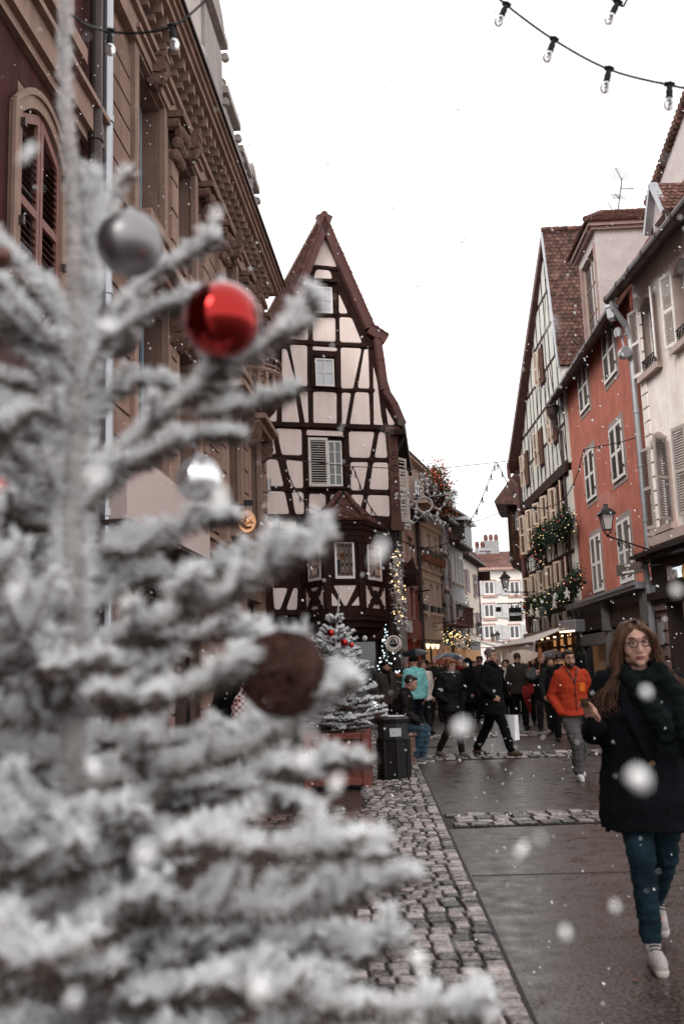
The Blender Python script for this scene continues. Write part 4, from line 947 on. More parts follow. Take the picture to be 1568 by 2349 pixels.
# ---- white house
t = thing('white_house', 'off white stone house with open louvred shutters at the right edge', 'house', (FW.X, FW.Y, 0), FW.a)
zEw = FW.hit(*C4((1300, 1330)), .0)[1]; zEw = FW.hit(1410, 690, .5)[1]
zc1 = FW.hit(1475, 1275, .5)[1]
print('white', zEw, zc1)
zsh = zc1
A0 = w4((1245, 1700))[0]; A1 = w4((1345, 1500))[0]
B0 = w4((1490, 1500))[0]; B1 = B0+1.1
zA0 = w4((1290, 2060))[1]; zA1 = w4((1260, 1480))[1]
lo0, lo1 = w5((1320, 600))[0], w5((1460, 500))[0]; zl0, zl1 = w5((1400, 960))[1], w5((1340, 230))[1]
print('W wins', A0, A1, B0, zA0, zA1, 'low', lo0, lo1, zl0, zl1)
A1 = A0+1.0; B0 = A0+2.45; B1 = B0+1.0
zA1 = zA0+2.0; lo0 = A0-.05; lo1 = lo0+1.1; zl1 = zl0+2.3
FWs = 7.0
zEw0 = zEw; holes = [(A0, A1, zA0, zA1), (B0, B1, zA0, zA1), (lo0, lo1, zl0, zl1), (lo0+2.45, lo1+2.45, zl0, zl1)]
mb = MB(); wall_holes(mb, 0, FWs, zsh, zEw+.55, holes, 0, .35)
for a, b, c, d in holes: arch_fill(mb, a, b, d-.28, .26, d, 0.0, .34)
mb.build('wall', M['whitepl'], t)
mb = MB(); z = zsh+.2
while z < zEw-.5: mb.box(.12, .55, -.05, 0, z, z+.34); z += .38
mb.build('quoin', M['whitepl'], t, bevel=.015)
rose = mat('rose stone surround', (.42, .32, .285), var=.15, bump=.2)
for a, b, c, d in holes:
    mb = MB(); arch_frame(mb, a, b, c, d-.28, .26, .17, -.05, .3); mb.box(a-.25, b+.25, -.16, .1, c-.16, c); mb.build('window_surround', rose, t)
MB().box(0, FWs, -.14, 0, zl0-.42, zl0-.18).build('string_course', rose, t)
for a, b, c, d in holes:
    window(t, a, b, c, d-.02, .22, nx=2, nz=4, fw=.06)
    gs_ = M['greyshut'] if c > zl0+1 else mat('grey brown shutter paint', (.36, .325, .30), rough=.55, var=.15)
    o = shutter(t, (b-a)*.52, d-c-.12, gs_, a-.02, -.03, c+.04, R(180+12)); 
    o = shutter(t, (b-a)*.52, d-c-.12, gs_, b+.02, -.03, c+.04, R(-28) if c > zl0+1 else R(-55))
for a, b, c, d in holes[:2]:
    mb = MB()
    for i in range(5): mb.ring((a+.1+(b-a-.2)*i/4, -.06, c+.22), .1, .012, 12, 4); mb.ring((a+.1+(b-a-.2)*i/4, -.06, c+.22), .05, .01, 10, 4)
    mb.rod((a-.05, -.06, c+.36), (b+.05, -.06, c+.36), .03); mb.rod((a-.05, -.06, c+.08), (b+.05, -.06, c+.08), .02); mb.build('window_guard', M['black'], t)
gutter(t, -.2, FWs, -.62, zEw+.12, .13)
MB().hexa([(0, -.6, zEw), (FWs, -.6, zEw), (FWs, 0, zEw+.5), (0, 0, zEw+.5)], [(0, -.6, zEw+.1), (FWs, -.6, zEw+.1), (FWs, 0, zEw+.62), (0, 0, zEw+.62)]).build('eave', M['shopdark'], t)
pw = math.tan(R(52)); dd = 4.2
tiles(t, (0, -.5, zEw+.14), (FWs, -.5, zEw+.14), (FWs, -.5+dd, zEw+.14+dd*pw), (0, -.5+dd, zEw+.14+dd*pw), M['tile'], .17, .15, 31)
mb = MB()
for i in range(18):
    f0, f1 = i/18, (i+1.1)/18; mb.tube([(.0, -.5+dd*f0, zEw+.2+dd*f0*pw), (.0, -.5+dd*f1, zEw+.22+dd*f1*pw)], .13, 8)
mb.build('verge_tile', M['tile'], t)
MB().prism([(0, 0), (1, 0), (1, 1)], 0, 1) if False else None
MB().box(0.02, FWs, .4, 7, zsh, zEw).build('core', M['whitepl'], t)
# small gabled dormer on it
q = w4((1385, 900), -.2); ds = q[0]-.1
dz = zEw+.9
print('smalldormer', ds)
ds = FW.hit(*C4((1360, 780)), -.3)[0]
dw_ = .95; dh = 1.2; y0 = .15; dz = FW.hit(1490, 447, -.15)[1]-dh-.9
mb = MB(); mb.box(ds, ds+.1, y0, y0+1.6, dz, dz+dh).box(ds+dw_-.1, ds+dw_, y0, y0+1.6, dz, dz+dh).box(ds+.1, ds+dw_-.1, y0+.3, y0+1.6, dz, dz+dh).prism([(ds-.08, dz+dh), (ds+dw_+.08, dz+dh), (ds+dw_/2, dz+dh+.85)], y0-.0, y0+1.6); mb.build('dormer', MATS['pale grey dormer render'], t)
window(t, ds+.12, ds+dw_-.12, dz+.1, dz+dh-.05, y0+.18, nx=2, nz=2)
mb = MB(); c_ = ds+dw_/2; mb.bar((ds-.2, dz+dh-.15), (c_, dz+dh+.95), .12, y0-.2, y0).bar((ds+dw_+.2, dz+dh-.15), (c_, dz+dh+.95), .12, y0-.2, y0); mb.build('barge_board', M['zinc'], t)
tiles(t, (ds+dw_+.25, y0-.15, dz+dh-.1), (ds+dw_+.25, y0+1.9, dz+dh-.1), (c_, y0+1.9, dz+dh+.98), (c_, y0-.15, dz+dh+.98), M['tile'], .16, .15, 33, thick=.03)
tiles(t, (ds-.25, y0+1.9, dz+dh-.1), (ds-.25, y0-.15, dz+dh-.1), (c_, y0-.15, dz+dh+.98), (c_, y0+1.9, dz+dh+.98), M['tile'], .16, .15, 34, thick=.03)
# pale gable end rising behind the ridge
g0_, g1_ = FW.hit(1490, 465, -3.0), FW.hit(1600, 160, -3.0); mb = MB(); mb.prism([(g0_[0], g0_[1]-1.5), (9, g0_[1]-1.5), (9, g1_[1]), g1_, g0_], 3.0, 8); mb.build('gable_wall', MATS['pale grey dormer render'], t)
mb = MB()
for i in range(24): f = i/24; mb.sph((g0_[0]+(g1_[0]-g0_[0])*f, 3.0, g0_[1]+(g1_[1]-g0_[1])*f), (.12, .25, .2), 8, 5)
mb.build('verge_tile', M['tiledark'], t)
# downpipe at the joint with the red house
mb = MB(); x = -.08
mb.tube([(x+.1, -.6, zEw+.15), (x+.05, -.55, zEw-.2), (x+.02, -.2, zEw-.75), (x, -.14, zEw-1.1), (x, -.14, zc1+.2), (x+.1, -.3, zc1-.2), (x-.0, -.22, zc1-.7), (x, -.22, .3)], .085, 10)
z = zEw-1.6
while z > zc1: mb.tube([(x, -.14, z), (x, -.14, z-.08)], .105, 10); z -= 1.5
mb.build('downpipe', M['zinc'], t)
mb = MB(); mb.lathe([(.09, -.35), (.14, -.28), (.16, 0), (.2, .02), (.2, .1)], (x-.1, -.55, zEw-.15), 4); mb.build('hopper', M['steel'], t)
# floodlight cluster
mb = MB(); mb.lathe([(.07, -.1), (.16, 0), (.17, .22), (.15, .24)], (x-.05, -.35, zEw-1.5), 12, 1, 1, 'x'); mb.lathe([(.1, 0), (.12, .18), (.06, .26)], (x-.02, -.45, zEw-1.0), 10, 1, 1, 'z'); mb.tube([(x, -.1, zEw-.8), (x-.05, -.35, zEw-1.0), (x-.02, -.3, zEw-1.4)], .03, 6); mb.build('floodlight', M['zinc'], t)
# Bio shop front
mb = MB(); mb.box(-.15, FWs, -.65, 0, zsh-.03, zsh+.06).box(-.1, FWs, -.5, 0, zsh-.14, zsh-.03).box(0, FWs, -.15, .3, zsh-.95, zsh-.14).box(0, FWs, -.32, .3, zsh-1.15, zsh-.95).box(0, FWs, -.22, .3, zsh-1.25, zsh-1.15); mb.build('shop_fascia', M['shopdark'], t)
p = FW.hit(1535, 1316, .2); p2 = FW.hit(1560, 1316, .2); hgt = abs(FW.hit(1535, 1298, .2)[1]-FW.hit(1535, 1334, .2)[1])
MB().box(p[0]+.05, p[0]+1.3, -.17, -.155, p[1]-hgt*.36, p[1]+hgt*.34).build('light_panel', mat('cold backlight', (.7, .75, .8), bump=0, emis=(.85, .95, 1), es=.75), t); text('Bio', t, mat('grey cut letters', (.30, .26, .245), bump=0, rough=.5), (p[0]-.03, -.24, p[1]-.02), hgt*1.35, align='LEFT', depth=.035, scale=(.8, 1, 1))
text('C', t, mat('ochre letter', (.42, .22, .06), bump=0), (p2[0]+.22, -.24, p2[1]), hgt*1.35, align='LEFT', depth=.03)
mb = MB(); z = .1
while z < zsh-1.3: mb.box(.02, .75, -.12, .3, z, z+.32).box(.02, .75, -.09, .3, z+.32, z+.36); z += .36
mb.box(-.05, .85, -.2, .3, zsh-1.42, zsh-1.25); mb.build('shop_pier', mat('brown sandstone pier', (.17, .115, .10), var=.3, bump=.4), t, bevel=.012)
mb = MB(); mb.box(.95, FWs, .25, .28, 0, zsh-1.25); mb.build('shop_window', mat('pale shop interior', (.36, .27, .22), var=.25, scale=1.5, bump=0, emis=(1, .75, .6), es=.06), t)
MB().box(.75, .95, -.1, .3, 0, zsh-1.25).box(.95, FWs, -.1, .3, 0, .9).build('shop_frame', M['shopdark'], t)
MB().box(.3, .52, -.2, -.12, 1.9, 2.45).box(.05, .2, -.2, -.12, zsh-1.0, zsh-.75).build('meter_box', M['zinc'], t)
mb = MB()
for i in range(9): mb.box(.2, .6, -.16, -.11, .6+i*.33, .625+i*.33)
mb.build('iron_staple', M['black'], t)
# ---- big half timbered house on the right
pA = FR.w(sL-.12, 0, 0); aB = math.atan((800-784)/FPX)
FB = Face(pA.x-.15, pA.y+.25, -math.pi/2-aB)
b4, b5 = hitter(FB, C4), hitter(FB, C5)
sB = b5((390, 1700))[0]                    # far end (negative)
print('B', sB, FB.X, FB.Y)
t = thing('green_half_timbered_house', 'half timbered house with pale green infill, cream shutters and lit garlands beyond the salmon house', 'house', (FB.X, FB.Y, 0), FB.a)
FBo = .35
apx = b4((500, 1000), .08); e1_ = b4((625, 1985), .08); e2_ = b4((290, 2256), .5); e2b = b5((275, 400), .5)
print('apex', apx, e1_, e2_, e2b)
zjet = b5((560, 600))[1]
sN = 0.0
zlo = b5((800, 1480))[1]
zsh2 = FB.hit(1320, 1465)[1]; 
sF = -9.0; sN = e1_[0]; zeN = e1_[1]+.35; zeF = e2b[1]; 
ze = (zeN+zeF)/2
sMid = apx[0]; zap = apx[1]
poly = [(sN, zjet), (sN, zeN-.75), (sMid, zap-.3), (sF, zeF-.3), (sF, zjet)]
MB().prism(poly, 0, .3).build('gable_wall', M['greenpl'], t)
MB().box(sF, sN, .0, 12, zsh2+.25, zjet-.3).build('lower_wall', M['greenpl'], t)
MB().box(sF, sN, .3, 12, zjet-.3, min(zeN, zeF)-1.6).build('core', M['greenpl'], t)
def zroof(s):
    return zeN-.75+(zap-zeN+.4)*(s-sN)/(sMid-sN) if s > sMid else zeF+(zap-zeF)*(s-sF)/(sMid-sF)
mb = MB(); rb = random.Random(8)
mb.box(sF, sN, -.12, .02, zjet-.35, zjet-.02).box(sF, sN, -.06, .02, zjet-.02, zjet+.1)
z = zjet+.1; lv = []
while z < zap-1:
    lv.append(z); z += 1.45
lv.append(z)
for i, z in enumerate(lv[1:]):
    ss = [s for s in np.linspace(sF, sN, 160) if zroof(s) > z+.1]
    if not ss: break
    mb.bar((ss[0], z), (ss[-1], z), .13, -.012, 0)
for i, z in enumerate(lv[:-1]):
    s = sF+.1
    while s < sN:
        zt_ = min(lv[i+1], zroof(s)-.05)
        if zt_ > z+.2:
            mb.bar((s, z), (s, zt_), .12, -.014, 0)
            if rb.random() < .6: 
                e = rb.choice((-.45, .45)); 
                if sF < s+e < sN and zroof(s+e) > zt_: mb.bar((s, z), (s+e, zt_), .09, -.008, 0)
        s += rb.uniform(.7, 1.0)
for z0_, z1_ in ((zsh2+.25, zjet-.35),):
    zz = [z0_+.08, z0_+.95, (z0_+z1_)/2, (z0_+z1_)/2+.9, z1_-.05]
    for z in zz: mb.bar((sF, z), (sN, z), .16, -.014, 0)
    s = sF+.1
    while s < sN+.05: mb.bar((s, z0_), (s, z1_), .13, -.012, 0); s += 1.15
    s = sF+.3
    while s < sN-.7:
        for za_ in (z0_+.1, (z0_+z1_)/2+.05): mb.bar((s, za_), (s+.6, za_+.8), .12, -.03, 0).bar((s+.6, za_), (s, za_+.8), .12, -.03, 0)
        s += 2.06
mb.build('timber_frame', M['wood'], t)
zmidf = (zsh2+.25+zjet-.35)/2
def bwin(s, w, z0, z1, left=True, right=True):
    MB().box(s-.08, s+w+.08, -.06, 0, z0-.08, z1+.08).build('window_casing', M['wood'], t)
    window(t, s, s+w, z0, z1, -.09, mat('brown window frame', (.16, .08, .055)), nx=2, nz=2)
    if left: shutter(t, w*.52, z1-z0, M['tanshut'], s-.02, -.12, z0, R(180+18), nsl=18)
    if right: shutter(t, w*.52, z1-z0, M['tanshut'], s+w+.02, -.12, z0, R(-18), nsl=18)
for i in range(5):
    s = sF+1.0+i*(sN-sF-2)/4.6
    bwin(s, .95, zmidf+.95, zjet-.55); bwin(s, .95, zsh2+1.3, zmidf-.15)
for s, z in ((sN-1.9, zjet+1.2), (sF+(sN-sF)*.52, zjet+.9), (sF+1.7, zjet+.7), (sN-3.6, zjet+4.1)):
    bwin(s, .6, z, z+1.45, right=(s > sMid))
# roof slope facing the camera, verge, far slope, boards
ov = .55
tiles(t, (sN+.35, 12, zeN-.4), (sN+.35, -ov, zeN-.4) , (sMid, -ov, zap+.1), (sMid, 12, zap+.1), M['tiledark'], .2, .17, 41) if False else None
tiles(t, (sN+.05, -.1, zeN-.4), (sN+.05, 12, zeN-.4), (sMid, 12, zap+.1), (sMid, -.1, zap+.1), M['tiledark'], .2, .17, 41)
tiles(t, (sF-.4, 12, zeF-.4), (sF-.4, -ov, zeF-.4), (sMid, -.1, zap+.1), (sMid, 12, zap+.1), M['tiledark'], .2, .2, 42)
mb = MB(); mb.bar((sN+.02, zeN-.5), (sMid, zap+.0), .13, -.14, -.08); mb.build('verge_strip', M['steel'], t)
mb = MB(); mb.hexa([(sF-.4, -ov, zeF-.7), (sF-.4, 0, zeF-.7), (sMid, 0, zap-.35), (sMid, -.12, zap-.35)], [(sF-.4, -ov, zeF-.4), (sF-.4, 0, zeF-.4), (sMid, 0, zap+.05), (sMid, -.12, zap+.05)]); mb.build('barge_board', M['fascia'], t)
mb = MB(); mb.prism([(sN-.05, zeN-.7), (sMid, zap-.3), (sF, zeF-.6)], .3, 11.9); mb.build('attic', M['wood'], t)
mb = MB(); y = -.5
y = -.1
while y < 12: mb.tube([(sMid, y, zap+.12), (sMid, y+.36, zap+.15)], .12, 8); y += .34
mb.build('ridge_tile', M['tiledark'], t)
# pipes at both corners, mauve shopfront band
mb = MB(); mb.tube([(sF-.25, -.5, zeF-.2), (sF-.2, -.5, zeF-.9), (sF+.2, -.2, zeF-1.4), (sF+.25, -.16, 3)], .09, 10); mb.build('downpipe', M['fascia'], t)
MB().box(sF, sN, -.35, .3, 2.9+.0, zsh2+.3).build('shop_fascia', mat('mauve brown shop fascia', (.19, .115, .105), rough=.6, var=.1), t)
mb = MB(); mb.box(sF, sN, .9, 1.0, 0, 3.2); mb.build('shop_wall', mat('lit bakery wall', (.5, .26, .12), var=.4, scale=1.2, bump=0, emis=(1, .5, .2), es=.3), t)
mb = MB()
for i in range(8): x = sF+.2+i*(sN-sF-.4)/7; mb.box(x-.06, x+.06, .0, .14, 0, 2.9)
mb.box(sF, sN, 0, .14, 2.1, 2.2).box(sF, sN, 0, .14, 0, .5); mb.build('shop_front', mat('brown joinery', (.14, .07, .045)), t)
for i in range(12): 
    x = sF+.5+i*(sN-sF-1)/11; MB().box(x-.12, x+.12, .3, .5, 2.6+.15*(i % 2), 2.64+.15*(i % 2)).build('spot_lamp', M['lamp'], t)
# garlands: one thing each
def garland(label, pts, r, seed, nl=160, stars=0):
    rg = random.Random(seed); o = thing('christmas_garland', label, 'garland', tuple(pts[0]), 0, 'lit conifer garlands on the half timbered house'); base = Vector(pts[0])
    mb = MB(); L = MB(); Bq = MB(); S = MB()
    segs = [(Vector(a)-base, Vector(b)-base) for a, b in zip(pts, pts[1:])]
    for k in range(int(2600*len(segs)/2)):
        a, b = rg.choice(segs); p = a.lerp(b, rg.random())+Vector((rg.gauss(0, r*.35), rg.gauss(0, r*.4), rg.gauss(0, r*.5)))
        d = Vector((rg.uniform(-1, 1), rg.uniform(-1, 1), rg.uniform(-1, .6))).normalized()*rg.uniform(.08, .17); s = d.cross(Vector((rg.uniform(-1, 1), rg.uniform(-1, 1), rg.uniform(-1, 1)))).normalized()*.035
        mb.add([p-s, p+s, p+d], [(0, 1, 2)])
    for k in range(nl):
        a, b = rg.choice(segs); p = a.lerp(b, rg.random())+Vector((rg.gauss(0, r*.42), rg.gauss(0, r*.45), rg.gauss(0, r*.55)))
        L.sph(p, .014, 5, 4)
    for k in range(18):
        a, b = rg.choice(segs); p = a.lerp(b, rg.random())+Vector((rg.gauss(0, r*.4), -r*.3, rg.gauss(0, r*.4))); Bq.sph(p, .055, 8, 6)
    mb.build('foliage', M['pine'], o); L.build('light', M['ledy'], o); Bq.build('bauble', mat('red ornament', (.35, .02, .02), rough=.2, bump=0), o)
    for k in range(stars):
        a, b = segs[min(len(segs)-1, k % len(segs))]; p = a.lerp(b, (k+.5)/stars)+Vector((-.3, 0, -r*.9-.12*(k % 2)))
        st = []
        for q in range(10):
            an = math.pi/2+math.pi*q/5; rd = .22 if q % 2 == 0 else .09; st.append((math.cos(an)*rd, math.sin(an)*rd))
        s_ = MB().prism(st, -.02, .02).build('star', M['shutter'], o); s_.location = p; s_.rotation_euler = (0, 0, FB.a+R(20))
    return o
def BW3(c, off):
    s, z = b5(c, off); return FB.w(s, -off, z)
garland('upper conifer garland with warm lights and red baubles under the tan shutters', [BW3((470, 1010), .35), BW3((560, 1000), .35), BW3((640, 970), .35), BW3((690, 900), .35)], .38, 1, 90)
garland('hanging tail of the upper conifer garland drooping down beside the downpipe', [BW3((465, 1050), .35), BW3((480, 1220), .35)], .3, 2, 60)
garland('lower conifer garland with warm lights and pale stars above the mauve shop fascia', [BW3((385, 1560), .5), BW3((480, 1530), .5), BW3((600, 1500), .5), BW3((700, 1430), .5), BW3((765, 1330), .5)], .34, 3, 130, 5)
# ------------------------------------------------------------ far row on the left of the street
C6 = T(1500, 1700, 2.24)
def far_face(u, Y, vpu):
    a = math.atan((vpu-784)/FPX); p = P(u, 1400, Y); return Face(p.x, p.y, math.pi/2-a), a
def chain(face, a, u):
    """distance along the face until picture column u (at horizon height)"""
    return face.hit(u, 1450)[0]
def awnbox(mb, s0, s1, z, out, drop, y=0):
    mb.hexa([(s0, y-out, z-drop), (s1, y-out, z-drop), (s1, y, z), (s0, y, z)], [(s0, y-out, z-drop+.05), (s1, y-out, z-drop+.05), (s1, y, z+.05), (s0, y, z+.05)]); mb.box(s0, s1, y-out-.02, y-out+.02, z-drop-.3, z-drop+.05)
c6 = lambda F: (lambda p, off=0: F.hit(*C6(p), off))
# red shop house
F1, a1 = far_face(905, 33.5, 1270); h1 = c6(F1); s1 = chain(F1, a1, 962)
zg1 = (h1((270, 780))[1]+h1((420, 935))[1])/2
t = thing('red_shop_house', 'narrow house with brick red shop front and pale lettering right of the half timbered corner', 'house', (F1.X, F1.Y, 0), F1.a)
zst = h1((300, 1240))[1]; zsp = h1((260, 1760))[1]
wr = []
for (xa, xb, ya, yb) in ((232, 275, 1430, 1730), (302, 340, 1450, 1740), (282, 318, 1000, 1230)):
    a, b = h1((xa, (ya+yb)/2))[0], h1((xb, (ya+yb)/2))[0]; wr.append((a, b, h1((xb, yb))[1], h1((xa, ya))[1]))
print('F1', s1, zg1, zst, zsp, wr)
mb = MB(); wall_holes(mb, -1, s1, 3.0, zst, [w for w in wr if w[3] < zst], 0, .3); mb.build('wall', M['brick'], t)
mb = MB(); wall_holes(mb, -1, s1, zst, zg1, [w for w in wr if w[2] > zst], .02, .3); mb.build('upper_wall', M['beige'], t)
mb = MB(); mb.box(-1, s1, -.08, 0, zst-.08, zst+.08).box(-1, s1, -.08, 0, zsp-.1, zsp+.05)
for a, b, c, d in wr: mb.box(a-.12, a, -.05, .05, c, d).box(b, b+.12, -.05, .05, c, d).box(a-.2, b+.2, -.12, .05, d, d+.2).box(a-.15, b+.15, -.12, .05, c-.12, c)
mb.build('window_surround', mat('rosy trim', (.42, .26, .22)), t)
for a, b, c, d in wr: window(t, a, b, c, d, .12, nx=2, nz=4)
gutter(t, -1, s1, -.5, zg1, .1); MB().box(-1, s1, -.45, 0, zg1-.1, zg1).build('eave', M['wood'], t)
tiles(t, (-1, -.45, zg1+.1), (s1, -.45, zg1+.1), (s1, 4, zg1+3.5), (-1, 4, zg1+3.5), M['tiledark'], .25, .25, 51)
MB().box(-1, s1, -.12, .3, 2.6, 3.35).build('shop_sign_board', M['brick'], t)
tp = F1.hit(931, 1453, .15); 
ts_ = text('DEVR', t, M['letter'], (tp[0]-.25, -.16, 3.0+.0), .62, depth=.03); text('E', t, M['letter'], (tp[0]+.75, -.16, 3.0), .62, depth=.03, scale=(-1, 1, 1)); text('D', t, M['letter'], (tp[0]+1.15, -.16, 3.0), .62, depth=.03)
MB().box(-1, s1, .25, .27, .2, 2.6).build('shop_window', M['warm'], t)
mb = MB(); 
for x in (-.9, s1*.35, s1*.7, s1-.2): mb.box(x, x+.16, -.02, .3, 0, 2.6)
mb.build('shop_post', M['brick'], t)
mb = MB(); mb.tube([(s1-.05, -.12, 0), (s1-.05, -.12, zg1)], .09, 8); mb.build('downpipe', M['zincd'], t)
mb = MB(); p = h1((350, 1500)); mb.rod((p[0]-.8, -.7, p[1]), (p[0], 0, p[1]), .05); mb.ring((p[0]-.2, -.2, p[1]-.2), .18, .02, 14, 4); mb.build('iron_bracket', M['black'], t)
# tall beige house
q = F1.w(s1); aB2 = math.atan((1500-784)/FPX); F2 = Face(q.x, q.y, math.pi/2-aB2); h2 = c6(F2); s2 = chain(F2, aB2, 1016)
t = thing('beige_house', 'pinkish beige house with three narrow arched windows per floor and flower boxes', 'house', (F2.X, F2.Y, 0), F2.a)
zg2 = (h2((350, 790))[1]+h2((590, 920))[1])/2
W2 = []
for i, (xa, xb) in enumerate(((415, 448), (488, 520), (548, 578))):
    ym = 1520; a, b = h2((xa, ym))[0], h2((xb, ym))[0]; W2.append((a, b, h2((xb, 1670))[1], h2((xa, 1385))[1]))
    W2.append((a, b, h2((xb, 1170))[1], h2((xa, 930))[1]))
zb2 = min(w[2] for w in W2[::2]); zt2 = max(w[3] for w in W2[::2])
print('F2', s2, zg2, W2)
W2 = [(a, b, W2[0][2], W2[0][3]) if i % 2 == 0 else (a, b, W2[1][2], W2[1][3]) for i, (a, b, c, d) in enumerate(W2)]
mb = MB(); wall_holes(mb, 0, s2, 0, zg2, W2+[(.5, s2-.4, .3, 2.7)], 0, .3)
for a, b, c, d in W2: arch_fill(mb, a, b, d-.15, .14, d, 0.0, .28)
mb.build('wall', M['beige'], t)
mb = MB(); zs_ = h2((385, 1270))[1]; mb.box(0, s2, -.08, 0, zs_-.06, zs_+.06).box(0, s2, -.05, 0, zs_-.4, zs_-.34).box(0, s2, -.12, 0, zg2-.4, zg2-.2).box(0, s2, -.25, 0, zg2-.2, zg2)
for a, b, c, d in W2: mb.box(a-.15, b+.15, -.14, 0, c-.12, c)
mb.build('moulding', mat('beige trim', (.56, .40, .32)), t)
for i, (a, b, c, d) in enumerate(W2):
    window(t, a, b, c, d, .14, nx=2, nz=3)
    mb = MB(); mb.box(a, b, -.1, 0, c, c+.28); mb.build('window_guard', M['black'], t)
    if i % 2 == 1:
        o = MB().hexa([(a-.05, -.3, c-.32), (b+.05, -.3, c-.32), (b+.05, -.1, c-.32), (a-.05, -.1, c-.32)], [(a-.1, -.36, c-.05), (b+.1, -.36, c-.05), (b+.1, -.1, c-.05), (a-.1, -.1, c-.05)]).build('flower_box', mat('terracotta', (.22, .08, .05)), t)
        mb = MB()
        for k_ in range(50): x = rnd.uniform(a-.15, b+.15); mb.tube([(x, -.25, c-.05), (x+rnd.uniform(-.15, .15), -.25+rnd.uniform(-.15, .1), c+rnd.uniform(.05, .35))], [.02, .004], 3)
        mb.build('plant', mat('dry plant', (.12, .10, .07)), o)
gutter(t, 0, s2, -.4, zg2, .1)
tiles(t, (0, -.4, zg2+.05), (s2, -.4, zg2+.05), (s2, 3.5, zg2+3), (0, 3.5, zg2+3), M['tiledark'], .25, .25, 52)
MB().box(.5, s2-.4, .26, .28, .3, 2.7).build('shop_window', M['warm'], t)
mb = MB(); mb.box(.5, s2-.4, .05, .12, 2.55, 2.7).box(s2*.5-.05, s2*.5+.05, .05, .12, .3, 2.7); mb.build('shop_frame', M['black'], t)
for k_ in range(3): MB().lathe([(.05, 0), (.09, .12), (.1, .2)], (s2*(.3+.2*k_), -.0, 2.3), 8).build('spot_lamp', mat('shop spotlight', (1, .8, .6), var=0, bump=0, emis=(1, .75, .5), es=1.6), t)
q2 = P(1016, 1445, 45.0); q3 = P(1041, 1462, 45.0)
o = thing('small_black_sign', 'small black box sign with pale lettering hanging past the beige house', 'sign', (q2.x, q2.y, 0), R(-4))
L = q3.x-q2.x; MB().box(0, L, -.05, .05, q3.z, P(1016, 1445, 45).z).build('box', M['rubber'], o); text('DEVRED', o, M['letter'], (L/2, -.06, (q3.z+q2.z)/2), L*.2, depth=.01)
MB().rod((-.3, 0, q2.z-.1), (0, 0, q2.z-.1), .05).build('bracket', M['black'], o)
# taller beige block behind with balcony, flowers
F3, a3 = far_face(915, 41, 1420); h3 = c6(F3)
t = thing('balcony_house', 'taller beige house behind with iron balcony full of red and pink flowers', 'house', (F3.X, F3.Y, 0), F3.a)
sb3 = h3((510, 460))[0]; z3 = h3((400, 390))[1]
print('F3', sb3, z3)
MB().box(-2, sb3, .0, 8, zg2, z3).build('wall', M['beige'], t)
MB().box(-2, sb3+.2, -.3, 0, z3-.15, z3).build('cornice', MATS['beige trim'], t)
tiles(t, (-2, -.35, z3), (sb3+.3, -.35, z3), (sb3+.3, 3, z3+1.6), (-2, 3, z3+1.6), M['tiledark'], .25, .25, 53)
p, q = h3((350, 600)), h3((382, 480)); window(t, p[0], q[0]+.1, h3((360, 640))[1], h3((360, 490))[1], -.06, nx=2, nz=2)
bz = h3((340, 730))[1]; bx0, bx1 = h3((270, 700))[0], h3((600, 760), 1.0)[0]
bzr = h3((340, 560))[1]
MB().box(bx0, bx1, -1.0, 0, bz-.15, bz).build('balcony_slab', MATS['beige trim'], t)
mb = MB(); x = bx0
while x < bx1: mb.rod((x, -.95, bz), (x, -.95, bz+1.0), .03); x += .16
mb.rod((bx0, -.95, bz+1.0), (bx1, -.95, bz+1.0), .05); mb.build('railing', M['black'], t)
def flowers(parent, c, r, n, colr, green=True, nm='flowers', seed=1):
    rg = random.Random(seed); mb = MB(); fl = MB(); c = Vector(c)
    for i in range(n):
        p = c+Vector((rg.gauss(0, r[0]*.5), rg.gauss(0, r[1]*.5), rg.gauss(0, r[2]*.5))); d = Vector((rg.uniform(-1, 1), rg.uniform(-1, 1), rg.uniform(-1, 1))).normalized()*.13; s = d.orthogonal().normalized()*.075
        (fl if rg.random() < .35 else mb).add([p-s, p+d*.5, p+s, p-d*.5], [(0, 1, 2, 3)])
    o = mb.build('shrub', mat('balcony greenery', (.06, .065, .035), var=.4), parent); fl.build(nm, colr, parent)
flowers(t, ((bx0+bx1)/2+.8, -1.0, bz+1.2), (1.3, .5, .8), 1500, mat('red flowers', (.35, .06, .03), var=.3), seed=4)
flowers(t, (bx1+.2, -1.0, bz+.3), (.8, .5, .9), 500, MATS['red flowers'], seed=6)
flowers(t, (bx0+.8, -1.05, bz+.5), (.9, .3, .5), 500, mat('pink flowers', (.45, .30, .36), var=.2), seed=5)
